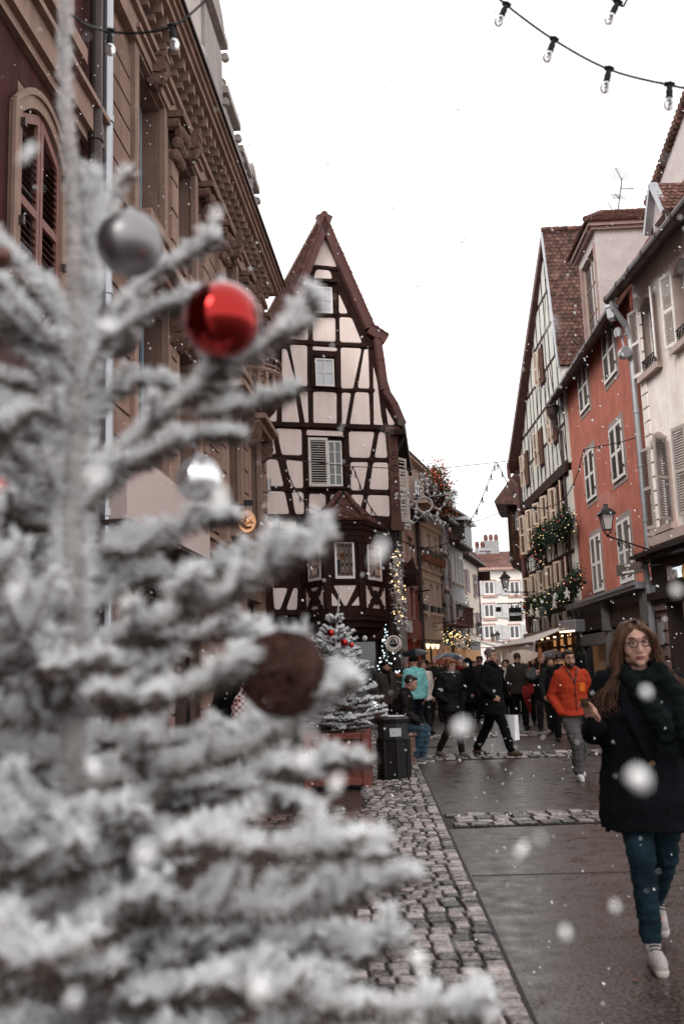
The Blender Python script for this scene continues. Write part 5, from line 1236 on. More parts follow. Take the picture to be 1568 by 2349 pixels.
# the next houses, each its own depth and roof
def row_house(name, label, u0, u1, Y0, vpu, ytop, mt, roofm, wins, shm=None, zshop=3.0, timber=False, ridge=2.5, wd=.7, wh=1.4):
    F, a = far_face(u0, Y0, vpu); s = chain(F, a, u1); z = F.hit((u0+u1)/2, ytop)[1]
    t = thing(name, label, 'house', (F.X, F.Y, 0), F.a)
    MB().box(0, s, 0, 8, zshop, z).build('wall', mt, t)
    mb = MB(); mb.box(0, s, .1, .3, 0, zshop); mb.build('shop_wall', M['shopdark'], t)
    MB().box(s*.1, s*.9, .05, .08, .5, zshop-.5).build('shop_window', M['warm'], t)
    MB().box(-.1, s+.1, -.5, 0, z-.1, z+.05).build('eave', M['wood'], t); gutter(t, -.1, s+.1, -.5, z, .09)
    tiles(t, (-.1, -.5, z+.05), (s+.1, -.5, z+.05), (s+.1, 3.2, z+ridge+.6), (-.1, 3.2, z+ridge+.6), roofm, .25, .25, 7)
    MB().hexa([(0, 0, z), (s, 0, z), (s, 7, z), (0, 7, z)], [(0, 3, z+ridge), (s, 3, z+ridge), (s, 3.4, z+ridge), (0, 3.4, z+ridge)]).build('attic', mt, t)
    if timber:
        mb = MB(); x = .05
        while x < s: mb.bar((x, zshop), (x, z), .14, -.03, 0); x += .8
        zz = zshop+.1
        while zz < z: mb.bar((0, zz), (s, zz), .16, -.04, 0); zz += 1.3
        mb.build('timber', M['wood'], t)
    n, fl = wins
    for j in range(fl):
        zb = zshop+.5+j*(z-zshop-.2)/fl
        for i in range(n):
            x = s*(i+.5)/n-wd/2; window(t, x, x+wd, zb, zb+wh, -.06, nx=2, nz=2)
            MB().box(x-.1, x+wd+.1, -.1, 0, zb-.1, zb).build('sill', MATS['beige trim'], t)
            if shm: shutter(t, wd*.52, wh, shm, x, -.08, zb, R(180+10), nsl=10); shutter(t, wd*.52, wh, shm, x+wd, -.08, zb, R(-10), nsl=10)
    return t, F, s, z
t, F4, s4, z4 = row_house('timber_house', 'dark half timbered house with mauve shutters and a wooden balcony', 1013, 1037, 45, 1500, 1205, mat('brown infill', (.30, .21, .17)), M['tiledark'], (1, 3), M['violet'], timber=True)
mb = MB(); mb.box(0, s4+2.0, -.7, 0, 3.4, 3.5)
x = 0
while x < s4+2.0: mb.box(x, x+.07, -.7, -.65, 3.5, 4.3); x += .2
mb.box(0, s4+2.0, -.73, -.63, 4.3, 4.38); mb.build('balcony', mat('weathered wood balcony', (.16, .07, .05), var=.4), t)
t, F5, s5, z5 = row_house('grey_blue_house', 'pale blue grey plastered house with close set windows under a tiled roof', 1038, 1070, 48.5, 1430, 1258, mat('blue grey plaster', (.50, .50, .49)), M['tile'], (4, 2), None, wd=.45)
t, F6, s6, z6 = row_house('cream_gable_house', 'cream house with tall gable roof and slate dormer in front of the far white building', 1060, 1103, 57, 1400, 1290, mat('cream far plaster', (.66, .57, .49)), M['tile'], (2, 2), M['violet'], ridge=4)
t6 = t
MB().box(s6*.35, s6*.75, 0, 4, z6+.8, z6+2.4).build('dormer', M['shopdark'], t6); MB().box(s6*.3, s6*.8, -.3, 4, z6+2.4, z6+2.6).build('dormer_roof', M['zinc'], t6)
mb = MB(); mb.box(s6-.15, s6+.05, -.06, 8, 3, z6); mb.box(s6-.05, s6+.02, -.8, 0, z6-1, z6-.4); mb.build('timber', M['wood'], t6)
t, F7, s7, z7 = row_house('rear_roof_house', 'brown roofed house with small dormers seen above the row', 1005, 1075, 56, 1600, 1180, M['beige'], M['tiledark'], (4, 1), None, ridge=2.2)
mb = MB()
for i in range(3): x = s7*(.2+.28*i); mb.box(x, x+.9, .2, 2, z7+.5, z7+1.6); mb.hexa([(x-.1, 0, z7+1.6), (x+1, 0, z7+1.6), (x+1, 2.5, z7+1.9), (x-.1, 2.5, z7+1.9)], [(x-.1, 0, z7+1.75), (x+1, 0, z7+1.75), (x+1, 2.5, z7+2.05), (x-.1, 2.5, z7+2.05)])
mb.build('dormer', M['zinc'], t)
# far white building closing the street
cW = P(1095, 1500, 105); F8 = Face(cW.x, cW.y, R(2)); h8 = c6(F8)
t = thing('far_white_building', 'white building with grey shutters and red tiled roof closing the end of the street', 'building', (F8.X, F8.Y, 0), F8.a)
z8 = h8((1120, 1275))[1]; zr8 = h8((1020, 1160))[1]; s8 = 26
print('F8', z8, zr8)
MB().box(-6, s8, 0, 12, 0, z8).build('wall', M['offw'], t)
tiles(t, (-6, -.5, z8), (s8, -.5, z8), (s8, 6, zr8+1), (-6, 6, zr8+1), M['tile'], .5, .45, 61)
MB().box(-6, s8, -.5, 0, z8-.3, z8).build('eave', MATS['rosy trim'], t)
for r_ in (1460, 1665, 1855):
    for cx in (1018, 1245):
        a, zc_ = h8((cx, r_)); w8, hh8 = 1.15, 1.5
        window(t, a-w8/2, a+w8/2, zc_-hh8/2, zc_+hh8/2, -.08, nx=2, nz=1, fw=.14)
        MB().box(a-w8/2-.2, a+w8/2+.2, -.15, 0, zc_-hh8/2-.25, zc_-hh8/2).box(a-w8/2-.15, a+w8/2+.15, -.12, 0, zc_+hh8/2, zc_+hh8/2+.15).build('window_surround', MATS['rosy trim'], t)
        for sd in (-1, 1): x = a+sd*(w8/2+.45); MB().box(x-.38, x+.38, -.12, -.05, zc_-hh8/2, zc_+hh8/2).build('shutter', mat('pale grey far shutter', (.48, .47, .46)), t)
MB().box(h8((1020, 1190))[0]-.8, h8((1060, 1190))[0], 1.0, 2.0, z8+2.0, z8+2.3).build('skylight', M['zinc'], t)
for cx, ht in ((1045, 1.3), (1130, 2.6)):
    a = h8((cx, 1180))[0]; mb = MB(); mb.box(a-.8, a+.8, 5, 6.4, z8+1.5, zr8+.6+ht*.6); ch = mb.build('chimney', mat('grey chimney', (.3, .29, .29)), t)
    mb = MB(); [mb.lathe([(.22, 0), (.26, .5), (.18, .8)], (a+k_*.6, 5.6, zr8+.6+ht*.6), 8) for k_ in (-1, 0, 1)]; mb.build('chimney_pot', M['tile'], ch)
# orange oriel house beyond the right half timbered one
pO = P(1168, 1300, 47); FO = Face(pO.x, pO.y, R(-12)); hO = c6(FO)
t = thing('orange_oriel_house', 'orange plastered house with dark timber corner oriel and overhanging tiled roof', 'house', (FO.X, FO.Y, 0), FO.a)
x0, z0 = hO((1225, 1220)); x1 = hO((1345, 1000))[0]; zt_ = hO((1180, 760))[1]
MB().box(x0, x1+1.5, 0, 4, z0, zt_).build('wall', M['orange'], t)
MB().box(x0+.5, x1+3.5, .3, 6, 0, z0).build('lower_wall', M['wood'], t)
mb = MB()
for z in (z0, hO((0, 1075))[1], hO((0, 810))[1], zt_): mb.box(x0-.08, x1+1.5, -.12, 0, z-.12, z+.12)
for x in (x0, hO((1250, 900))[0], x1): mb.box(x-.1, x+.1, -.1, 0, z0, zt_)
mb.prism([(x0+.0, z0-.1), (x1+.6, z0-.1), (x1+.3, z0-1.1), (x0+.9, z0-.9)], -.1, 2)
mb.box(x0-.1, x0, 0, 4, z0, zt_)
mb.build('timber', M['wood'], t)
window(t, hO((1252, 900))[0], hO((1335, 900))[0], hO((0, 1025))[1], hO((0, 835))[1], -.1, nx=1, nz=2, fw=.1)
e = hO((1068, 700)); f_ = hO((1300, 380))
MB().prism([(e[0], e[1]), (e[0]+.1, e[1]-.15), (x1+1.5, zt_+.0), (x1+1.5, f_[1]), (f_[0], f_[1])], -.6, 4).build('roof', M['tiledark'], t)
# ------------------------------------------------------------ awnings, shop signs
def awning(name, label, pts_back, pts_front, mt, valance=.45, text_=None):
    c = Vector(pts_back[0]); o = thing(name, label, 'awning', (c.x, c.y, 0))
    b = [Vector(p)-Vector((c.x, c.y, 0)) for p in pts_back]; f = [Vector(p)-Vector((c.x, c.y, 0)) for p in pts_front]
    up = Vector((0, 0, .03)); MB().hexa([f[0], f[1], b[1], b[0]], [f[0]+up, f[1]+up, b[1]+up, b[0]+up]).build('canopy', mt, o)
    d = Vector((0, 0, valance)); n = 10; mb = MB(); nn = (f[1]-f[0]).cross(Vector((0, 0, 1))).normalized()*.02
    for i in range(n):
        p, q = f[0].lerp(f[1], i/n), f[0].lerp(f[1], (i+.97)/n); w_ = nn*(1 if i % 2 else -1)*1.5; mb.hexa([p-d+w_, q-d+w_, q-d+w_+nn, p-d+w_+nn], [p, q, q+nn, p+nn])
    mb.build('valance', mt, o)
    mb = MB(); mb.tube([f[0], f[1]], .04, 6)
    for k_ in (.05, .5, .95): mb.rod(b[0].lerp(b[1], k_)-Vector((0, 0, .4)), f[0].lerp(f[1], k_)-Vector((0, 0, .03)), .04)
    mb.build('frame', M['zinc'], o); return o
def z2p(x, y, Y): u, v = Z2((x, y)); return P(u, v, Y)
awning('shop_awning', 'long cream shop awning with scalloped valance under the mauve fascia on the right', [z2p(1400, 300, 33.5), z2p(700, 490, 50)], [z2p(890, 530, 31.5), z2p(395, 600, 44)], M['awning'], .75)
awning('shop_awning', 'small white market awning further down the left side of the street', [z2p(85, 500, 52), z2p(440, 540, 66)], [z2p(400, 590, 50), z2p(470, 570, 62)], M['awning'], .3)
mb = MB(); e0_ = z2p(1360, 290, 33); 
o = thing('heater_box', 'pale boxy awning cassette at the corner of the salmon house', 'awning box', (e0_.x, e0_.y, e0_.z), R(-70)); MB().box(-.5, .5, -.2, .2, -.32, .1).build('case', M['zinc'], o, bevel=.03); MB().box(-.45, .45, -.21, -.19, -.3, -.25).build('lamp', M['lamp'], o)
# black square sign
p, q = P(1166, 1394, 42), P(1196, 1425, 42)
o = thing('black_square_sign', 'square black hanging sign with white capital letters left of the garlanded house', 'sign', (p.x, p.y, 0))
L = q.x-p.x; pz = P(1181, 1394, 42).z; qz = P(1181, 1425, 42).z
MB().box(0, L, -.06, .06, qz, pz).build('panel', M['rubber'], o, bevel=.01); text('GEOX', o, mat('sign white', (.8, .8, .8), bump=0, emis=(1, 1, 1), es=.2), (L/2, -.07, (pz+qz)/2), L*.31, scale=(1.12, 1, 1))
mb = MB(); mb.rod((-.5, 0, pz+.2), (L+.8, 0, pz+.2), .04); mb.rod((.1, 0, pz), (.1, 0, pz+.2), .03); mb.rod((L-.1, 0, pz), (L-.1, 0, pz+.2), .03); mb.box(-.55, -.35, -.1, .1, pz-.15, pz+.05); mb.build('bracket', M['black'], o)
# round boat sign
p = P(902, 1477, 23.5); rr_ = 19.2/FPX*23.5
o = thing('round_boat_sign', 'round cream sign with a dark sailing boat near the half timbered house corner', 'sign', tuple(p))
MB().lathe([(rr_*.97, -.05), (rr_, -.03), (rr_, .03), (rr_*.97, .05)], (0, 0, 0), 40, 1, 1, 'y').build('disc', mat('cream enamel', (.62, .54, .48), rough=.35, var=.04, bump=0), o)
mb = MB(); y = -.058; k = rr_/118
mb.ring((0, y, 25*k), 68*k, 5*k, 32, 5)
mb.prism([(-50*k, 20*k), (-12*k, 105*k*.9), (-12*k, 12*k)], y-.008, y+.008); mb.prism([(-4*k, 85*k), (45*k, 10*k), (-2*k, 16*k)], y-.008, y+.008)
hull = [(-58*k, 4*k), (56*k, 4*k)]+[(56*k*math.cos(a), -38*k*math.sin(a)+2*k) for a in [math.pi*i/8 for i in range(1, 8)]]; mb.prism(hull, y-.008, y+.008); mb.build('boat_emblem', M['rubber'], o)
for i, ch in enumerate('PETIT BATEAU'):
    if ch == ' ': continue
    a = R(198+12.8*i+.0); cu_ = text(ch, o, M['rubber'], (math.cos(a)*94*k, y, math.sin(a)*94*k), 30*k, depth=.006); cu_.rotation_euler = Matrix.Rotation(a+math.pi/2-0, 3, 'Y').inverted().to_euler() if False else (Matrix.Rotation(-(a+math.pi/2), 3, 'Y') @ Matrix.Rotation(R(90), 3, 'X')).to_euler()
MB().rod((0, 0, rr_), (-.0, .0, rr_+.3), .03).build('bracket', M['black'], o)
# ------------------------------------------------------------ lanterns
def lantern(label, base, hgt, arm, side=1, name='wall_lantern'):
    """base: bottom tip of the lantern; hgt its height; arm vector to the wall"""
    b = Vector(base); o = thing(name, label, 'street lamp', tuple(b), 0, 'iron bracket lanterns'); s = hgt
    w0, w1 = .20*s, .36*s; mb = MB()
    c0 = [(sx*w0/2*1.0, sy*w0/2, .20*s) for sx, sy in ((-1,-1),(1,-1),(1,1),(-1,1))]; c1 = [(sx*w1/2, sy*w1/2, .66*s) for sx, sy in ((-1,-1),(1,-1),(1,1),(-1,1))]
    for a, c in zip(c0, c1): mb.rod(a, c, .022*s)
    for L in (c0, c1):
        for i in range(4): mb.rod(L[i], L[(i+1) % 4], .025*s)
    for a in c0: mb.tube([a, (a[0]*.8, a[1]*.8, .1*s), (0, 0, .04*s)], .014*s, 5)
    mb.lathe([(.03*s, -.02*s), (.06*s, .02*s), (.02*s, .06*s)], (0, 0, 0), 8); mb.build('frame', M['black'], o)
    mb = MB(); q = w1*.72
    mb.add([(-q,-q,.66*s),(q,-q,.66*s),(q,q,.66*s),(-q,q,.66*s),(-q*.5,-q*.5,.82*s),(q*.5,-q*.5,.82*s),(q*.5,q*.5,.82*s),(-q*.5,q*.5,.82*s)], [(0,1,5,4),(1,2,6,5),(2,3,7,6),(3,0,4,7),(3,2,1,0),(4,5,6,7)])
    mb.lathe([(q*.6, .82*s), (q*.45, .86*s), (q*.25, .88*s), (q*.22, .93*s), (q*.34, .95*s), (q*.3, .98*s), (.01, 1.0*s)], (0, 0, 0), 10); mb.build('cap', M['black'], o)
    MB().hexa([(x*.9, y*.9, z+.01*s) for x, y, z in c0], [(x*.93, y*.93, z-.01*s) for x, y, z in c1]).build('lantern_glass', mat('milky lantern glass', (.42, .36, .35), rough=.25, var=.08, bump=0, spec=.6), o)
    a = Vector(arm); L = a.length; d = a.normalized(); mb = MB(); up = Vector((0, 0, 1))
    mb.tube([Vector((0, 0, 0)), d*L], .022*s+.004, 6); mb.rod(d*L-up*.5*s, d*L+up*.15*s, .05*s)
    def sp(c, r, turns, sgn, st):
        n = 26; pts = [c+(d*math.cos(st+sgn*turns*6.283*i/n)+up*math.sin(st+sgn*turns*6.283*i/n))*r*(1-.8*i/n) for i in range(n+1)]; mb.tube(pts, .012*s+.002, 5)
    for f, r in ((.22, .11), (.47, .09), (.8, .17)): sp(d*L*f-up*(r*s+.02*s), r*s, 1.6, 1 if f < .6 else -1, 1.57)
    mb.tube([d*L*.3-up*.05*s, d*L*.45-up*.22*s, d*L*.65-up*.42*s, d*L*.88-up*.46*s, d*L-up*.4*s], .014*s, 5)
    mb.tube([d*L*.35-up*.02*s, d*L*.5-up*.12*s, d*L*.62-up*.3*s, d*L*.75-up*.15*s], .012*s, 5)
    mb.build('bracket_arm', M['black'], o); return o
b = P(1393, 1230, 21.5); tp = P(1391, 1155, 21.5); wl = P(1490, 1247, 24.6)
lantern('large black iron lantern on a scrolled bracket in front of the salmon house', b, tp.z-b.z, (wl.x-b.x, wl.y-b.y, 0))
b = P(1159, 1358, 41); lantern('black iron lantern on a bracket above the black square sign', b, P(1159, 1310, 41).z-b.z, (2.2, 1.0, 0))
b = P(1056, 1424, 40); lantern('dark lantern against the mauve shuttered timber house', b, P(1056, 1385, 40).z-b.z, (-1.2, 2.0, 0))
b = P(1098, 1455, 56); lantern('distant lantern beside the hanging fir on the left row', b, P(1098, 1425, 56).z-b.z, (-1.6, 1.0, 0))
b = P(1141, 1472, 60); lantern('nearer of two tiny lanterns against the far white building, the higher right one', b, P(1141, 1447, 60).z-b.z, (.8, .4, 0))
b = P(1130, 1474, 64); lantern('farther of two tiny lanterns against the far white building, the lower left one', b, P(1130, 1450, 64).z-b.z, (.8, .4, 0))
# ------------------------------------------------------------ strings of bulbs
def string_light(label, pts, n, r=.004, bs=1.0, skip=0, tilt=0, name='string_light', lit=None):
    c = Vector(pts[0]); o = thing(name, label, 'string light', tuple(c), 0, 'strings of unlit bulbs over the street'); pts = [Vector(p)-c for p in pts]
    MB().tube(pts, r, 5).build('cable', M['rubber'], o)
    L = [0]
    for a, b in zip(pts, pts[1:]): L.append(L[-1]+(b-a).length)
    for i in range(n):
        d = L[-1]*(i+.5)/n; k = max(j for j in range(len(L)) if L[j] <= d); k = min(k, len(pts)-2); p = pts[k].lerp(pts[k+1], (d-L[k])/max(1e-6, L[k+1]-L[k]))
        mb = MB(); mb.lathe([(.011*bs, 0), (.016*bs, -.006*bs), (.013*bs, -.02*bs), (.014*bs, -.05*bs), (.017*bs, -.055*bs), (.013*bs, -.06*bs)], (0, 0, .012*bs), 8)
        s = mb.build('socket', M['rubber'], o, smooth=False); s.location = p; s.rotation_euler = (R(random.Random(i).uniform(-8, 8)), R(tilt+random.Random(i+9).uniform(-6, 6)), 0)
        mb = MB(); mb.lathe([(.012*bs, 0), (.019*bs, -.012*bs), (.0225*bs, -.028*bs), (.019*bs, -.043*bs), (.010*bs, -.052*bs), (.001, -.053*bs)], (0, 0, -.045*bs), 10); bb = mb.build('bulb', lit or M['clear'], s, smooth=True)
    return o
def clearglass():
    m = bpy.data.materials.new('clear bulb glass'); m.use_nodes = True; nt = m.node_tree; b = nt.nodes['Principled BSDF']
    b.inputs['Base Color'].default_value = (.85, .85, .87, 1); b.inputs['Roughness'].default_value = .05; b.inputs['Transmission Weight'].default_value = .85; b.inputs['IOR'].default_value = 1.2
    n = nt.nodes.new('ShaderNodeTexNoise'); n.inputs['Scale'].default_value = 60; r = nt.nodes.new('ShaderNodeMapRange'); r.inputs['To Min'].default_value = .02; r.inputs['To Max'].default_value = .15; nt.links.new(n.outputs[0], r.inputs[0]); nt.links.new(r.outputs[0], b.inputs['Roughness']); return m
M['clear'] = clearglass()
def pxs(lst): return [P(u, v, Y) for u, v, Y in lst]
# near one, top right: sockets at these picture places
def near_string(label, pp, cable, bs):
    c = P(*cable[0]); o = thing('string_light', label, 'string light', tuple(c), 0, 'strings of unlit bulbs over the street')
    cp = [P(*q)-c for q in cable]; dense = []
    for i in range(len(cp)-1):
        for k in range(6):
            t_ = k/6; p0 = cp[max(i-1, 0)]; p1 = cp[i]; p2 = cp[i+1]; p3 = cp[min(i+2, len(cp)-1)]
            dense.append(.5*((2*p1)+(p2-p0)*t_+(2*p0-5*p1+4*p2-p3)*t_*t_+(3*p1-p0-3*p2+p3)*t_**3))
    dense.append(cp[-1]); MB().tube(dense, .006*bs, 6).build('cable', M['rubber'], o)
    for i, (u, v, Y, tl) in enumerate(pp):
        p = P(u, v, Y)-c; mb = MB(); mb.lathe([(.014*bs, .012*bs), (.02*bs, .004*bs), (.013*bs, -.004*bs), (.013*bs, -.02*bs), (.016*bs, -.028*bs), (.015*bs, -.055*bs), (.018*bs, -.06*bs), (.013*bs, -.068*bs)], (0, 0, 0), 12)
        mb.tube([(-.022*bs, 0, .004*bs), (.022*bs, 0, .004*bs)], .011*bs, 8)
        s = mb.build('socket', M['rubber'], o); s.location = p; s.rotation_euler = (0, R(tl), 0)
        MB().lathe([(.012*bs, 0), (.02*bs, -.012*bs), (.0245*bs, -.03*bs), (.02*bs, -.047*bs), (.010*bs, -.056*bs), (.001, -.057*bs)], (0, 0, -.062*bs), 16).build('bulb', M['clear'], s, smooth=True)
        MB().tube([(0, 0, -.06*bs), (.003, 0, -.085*bs), (-.003, 0, -.095*bs)], .005*bs, 6).build('filament', M['zincd'], s)
K = 1/1.88/1.7436
def q5(x, y, Y): return ((1900+x/1.88)/1.7436, y/1.88/1.7436, Y)
near_string('string of four unlit bulbs sagging across the upper right sky', [(*q5(232, 38, 4.2), 25), (*q5(590, 300, 4.1), 22), (*q5(1003, 522, 4.0), 15), (*q5(1457, 640, 3.9), 6)],
            [q5(60, -120, 4.3), q5(232, 38, 4.2), q5(590, 300, 4.1), q5(1003, 522, 4.0), q5(1457, 640, 3.9), q5(1750, 690, 3.8)], 1.0)
near_string('single unlit bulb on a knotted cable at the very top right of the sky', [(*q5(1068, 20, 4.0), 28)], [q5(960, -30, 4.0), q5(1040, 0, 4.0), q5(1068, 20, 4.0), q5(1110, 45, 4.0), q5(1150, -20, 4.0), q5(1230, -60, 4.0)], 1.0)
def q1(x, y, Y): return (x/1.4255/1.7436, y/1.4255/1.7436, Y)
near_string('string with two unlit bulbs hanging before the upper left facades', [(*q1(628, 180, 4.0), 0), (*q1(980, 152, 4.0), -6)],
            [q1(400, 75, 3.6), q1(480, 135, 3.7), q1(628, 180, 4.0), q1(800, 187, 4.0), q1(980, 152, 4.0), q1(1120, 50, 4.1), q1(1240, -70, 4.2)], 1.0)
# zigzag strings in the middle distance
B_ = T(900, 1600, 1.96)
def zb(lst, Y): return [P(*B_((x, y)), Y) for x, y in lst]
string_light('bulb string draped down the plaster front from the left corner to the oriel roof', zb([(465, 480), (495, 575), (530, 665), (578, 750), (640, 830), (735, 870), (835, 840), (905, 760), (960, 665), (985, 570), (1000, 520)], 24.5), 11, .014, 1.5)
string_light('bulb string falling from the wire past the oriel roof towards the gutter', zb([(1000, 520), (1050, 650), (1085, 745), (1135, 835), (1190, 915), (1250, 995), (1330, 1070), (1415, 1120), (1515, 1155), (1600, 1160)], 24.5), 9, .014, 1.5)
def zc(lst, Y0, Y1): n = len(lst)-1; return [P(*C6(p), Y0+(Y1-Y0)*i/n) for i, p in enumerate(lst)]
string_light('bulb string rising in a long curve across the gap of sky to a peak', zc([(280, 1050), (385, 1100), (510, 1100), (625, 1065), (730, 1000), (805, 915), (875, 820), (930, 715), (975, 605), (1015, 500), (1055, 395), (1080, 335)], 26, 34), 11, .016, 2.0)
string_light('bulb string descending from the peak to the corner of the green half timbered house', zc([(1080, 335), (1105, 365), (1155, 470), (1205, 565), (1285, 655), (1375, 740), (1500, 745)], 34, 30), 6, .016, 2.0)
c5 = T(1900, 1600, 1.88)
string_light('bulb string crossing from the green timbered house up to the salmon wall', [P(*c5(p), Y) for p, Y in (((400, 800), 30), ((510, 815), 29), ((610, 785), 28.5), ((690, 715), 28), ((735, 630), 27.5), ((770, 540), 27), ((795, 445), 26.5), ((815, 372), 26), ((890, 355), 25.5), ((1060, 325), 24.6), ((1200, 285), 24.4))], 8, .014, 1.6)
def wire(label, pts, r=.01):
    c = Vector(pts[0]); o = thing('overhead_wire', label, 'wire', tuple(c)); MB().tube([Vector(p)-c for p in pts], r, 5).build('cable', M['zincd'], o)
wire('thin steel wire spanning the street from the timbered front to the right', zb([(300, 450), (465, 465), (800, 500), (1000, 522), (1390, 538)], 24.5)+[P(1014, 1074, 27), P(1180, 1056, 30)], .012)
wire('sagging thin wire lower across the gap of sky', zc([(300, 860), (500, 880), (740, 888), (950, 850), (1170, 760)], 32, 38), .014)
# bulb star decoration hanging over the street
o = thing('star_decoration', 'large bare wire star ornament covered in unlit white bulbs over the street', 'decoration', tuple(P(*C6((440, 700)), 27)))
cs = P(*C6((440, 700)), 27)
def cp_(x, y, dy=0): return P(*C6((x, y)), 27+dy)-cs
star = [(430, 440), (485, 640), (705, 620), (545, 790), (615, 925), (440, 790), (285, 940), (380, 780), (175, 635), (385, 655), (430, 440)]
mb = MB(); mb.tube([cp_(*p) for p in star], .018, 6, cap=False)
mb.tube([cp_(440+70*math.cos(a), 715+68*math.sin(a)) for a in [6.2832*i/24 for i in range(25)]], .03, 6); mb.rod(cp_(607, 380), cp_(620, 630), .012); mb.rod(cp_(248, 400), cp_(250, 620), .012); mb.build('frame', mat('white wire', (.36, .34, .33), bump=0), o)
rs = random.Random(5); 
for a, b in zip(star, star[1:]):
    for k in range(4):
        f = (k+.5)/4; p = cp_(a[0]+(b[0]-a[0])*f, a[1]+(b[1]-a[1])*f); q = p+Vector((rs.uniform(-.06, .06), -.04, rs.uniform(.02, .09)))
        MB().tube([p, p.lerp(q, .6)], .022, 6).sph(q, (.04, .04, .05), 8, 6).build('bulb', M['bulb'], o, smooth=True)
# TV aerial
c = P(*C4((1070, 835)), 31); o = thing('tv_aerial', 'rooftop television aerial with several comb shaped antennas against the sky', 'aerial', tuple(c)); mb = MB()
def a4(x, y): return P(*C4((x, y)), 31)-c
mb.tube([a4(1070, 835), a4(1100, 590)], .022, 5); mb.build('mast', M['zincd'], o)
for (xa, ya, xb, yb, n) in ((1052, 512, 1098, 600, 12), (1090, 668, 1190, 666, 10), (1045, 705, 1085, 745, 7), (998, 778, 1030, 830, 2)):
    a, b = a4(xa, ya), a4(xb, yb); mb = MB(); mb.tube([a, b], .014, 4); d = (b-a).normalized()
    for i in range(n+1):
        p = a.lerp(b, i/max(1, n)); L = .16+.012*i if n > 3 else .7; mb.tube([p-Vector((L, 0, 0)) if abs(d.x) < .8 else p-Vector((0, 0, L*.6)), p+Vector((L, 0, 0)) if abs(d.x) < .8 else p+Vector((0, 0, L*.6))], .008, 4)
    mb.build('antenna', M['zincd'], o)
# ------------------------------------------------------------ lit tree behind the boat sign, silver garland on the corner
def lit_tree(name, label, base, hgt, rad, nl, seed, lightm, cat='christmas tree', nb=0, dens=1500):
    o = thing(name, label, cat, tuple(base)); rg = random.Random(seed); mb = MB(); L = MB(); Bq = MB()
    for i in range(dens):
        f = rg.random()**1.4; a = rg.uniform(0, 6.283); r = rad*(1-f)*math.sqrt(rg.random()); p = Vector((math.cos(a)*r, math.sin(a)*r, hgt*(.06+.94*f)))
        d = Vector((math.cos(a), math.sin(a), -.2)).normalized()*.13*(hgt/3); s = d.cross(Vector((0, 0, 1))).normalized()*.035; mb.add([p-s, p+s, p+d], [(0, 1, 2)])
    for i in range(nl):
        f = rg.random()**1.2; a = rg.uniform(0, 6.283); r = rad*(1-f)*rg.uniform(.7, 1.05); L.sph((math.cos(a)*r, math.sin(a)*r, hgt*(.06+.94*f)), .02, 5, 4)
    for i in range(nb):
        f = rg.random(); a = rg.uniform(0, 6.283); r = rad*(1-f); Bq.sph((math.cos(a)*r, math.sin(a)*r, hgt*(.06+.94*f)), .05, 8, 6)
    MB().tube([(0, 0, 0), (0, 0, hgt*.97)], [.06, .01], 6).build('trunk', M['bark'], o)
    mb.build('foliage', M['pine'], o); L.build('light', lightm, o); Bq.build('bauble', M['bulb'], o); return o
g0 = P(893, 1640, 25); g0.z = 0
lit_tree('christmas_tree', 'dark fir covered in tiny cold and warm lights behind the round boat sign', g0, P(897, 1432, 25).z, .62, 120, 3, M['ledw'])
g0 = P(1337, 1640, 29); g0.z = 0; lit_tree('clipped_conifer', 'tall dark clipped conifer at the lit shop door on the right', g0, P(1337, 1448, 29).z, .5, 0, 5, M['ledy'], 'shrub', dens=2500)
q = P(1075, 1470, 50); q.z -= .4; lit_tree('wall_fir', 'small fir branch with silver balls mounted on the left row of houses', q, 2.6, 1.0, 20, 8, M['ledw'], 'christmas tree', nb=14, dens=900)
def cluster(name, label, cat, pts, r, n, mt1, n2, mt2, seed, dn=300):
    rg = random.Random(seed); c = Vector(pts[0]); o = thing(name, label, cat, tuple(c)); A = MB(); B = MB(); D_ = MB()
    for mb, k, s in ((A, n, .05), (B, n2, .02)):
        for i in range(k):
            j = rg.randrange(len(pts)-1); p = Vector(pts[j]).lerp(Vector(pts[j+1]), rg.random())-c+Vector((rg.gauss(0, r*.45), rg.gauss(0, r*.45), rg.gauss(0, r*.6))); mb.sph(p, s*rg.uniform(.7, 1.2), 7, 5)
    for i in range(dn):
        j = rg.randrange(len(pts)-1); p = Vector(pts[j]).lerp(Vector(pts[j+1]), rg.random())-c+Vector((rg.gauss(0, r*.45), rg.gauss(0, r*.45), rg.gauss(0, r*.6))); d = Vector((rg.uniform(-1, 1), rg.uniform(-1, 1), rg.uniform(-1, .5))).normalized()*.12; s = d.orthogonal().normalized()*.02; D_.add([p-s, p+s, p+d], [(0, 1, 2)])
    D_.build('foliage', M['pine'] if 'conif' in label else mat('silver tinsel', (.5, .47, .46), rough=.4, metal=.4, var=.3, bump=0), o); A.build('bauble', mt1, o); B.build('light', mt2, o); return o
cluster('silver_garland', 'silver and warm lit bauble garland hanging down the corner of the half timbered house', 'garland', [P(909, 1265, 26), P(911, 1330, 26), P(914, 1380, 26), P(918, 1425, 26)], .2, 70, mat('silver ball', (.42, .39, .38), rough=.2, metal=.6, bump=0), 45, M['ledy'], 7, 420)
cluster('moon_garland', 'warm lit conifer garland with pale crescents over the shops on the left row', 'garland', [P(1022, 1460, 41), P(1050, 1468, 43), P(1072, 1475, 45)], .3, 10, M['ledy'], 110, M['ledy'], 9, 900)
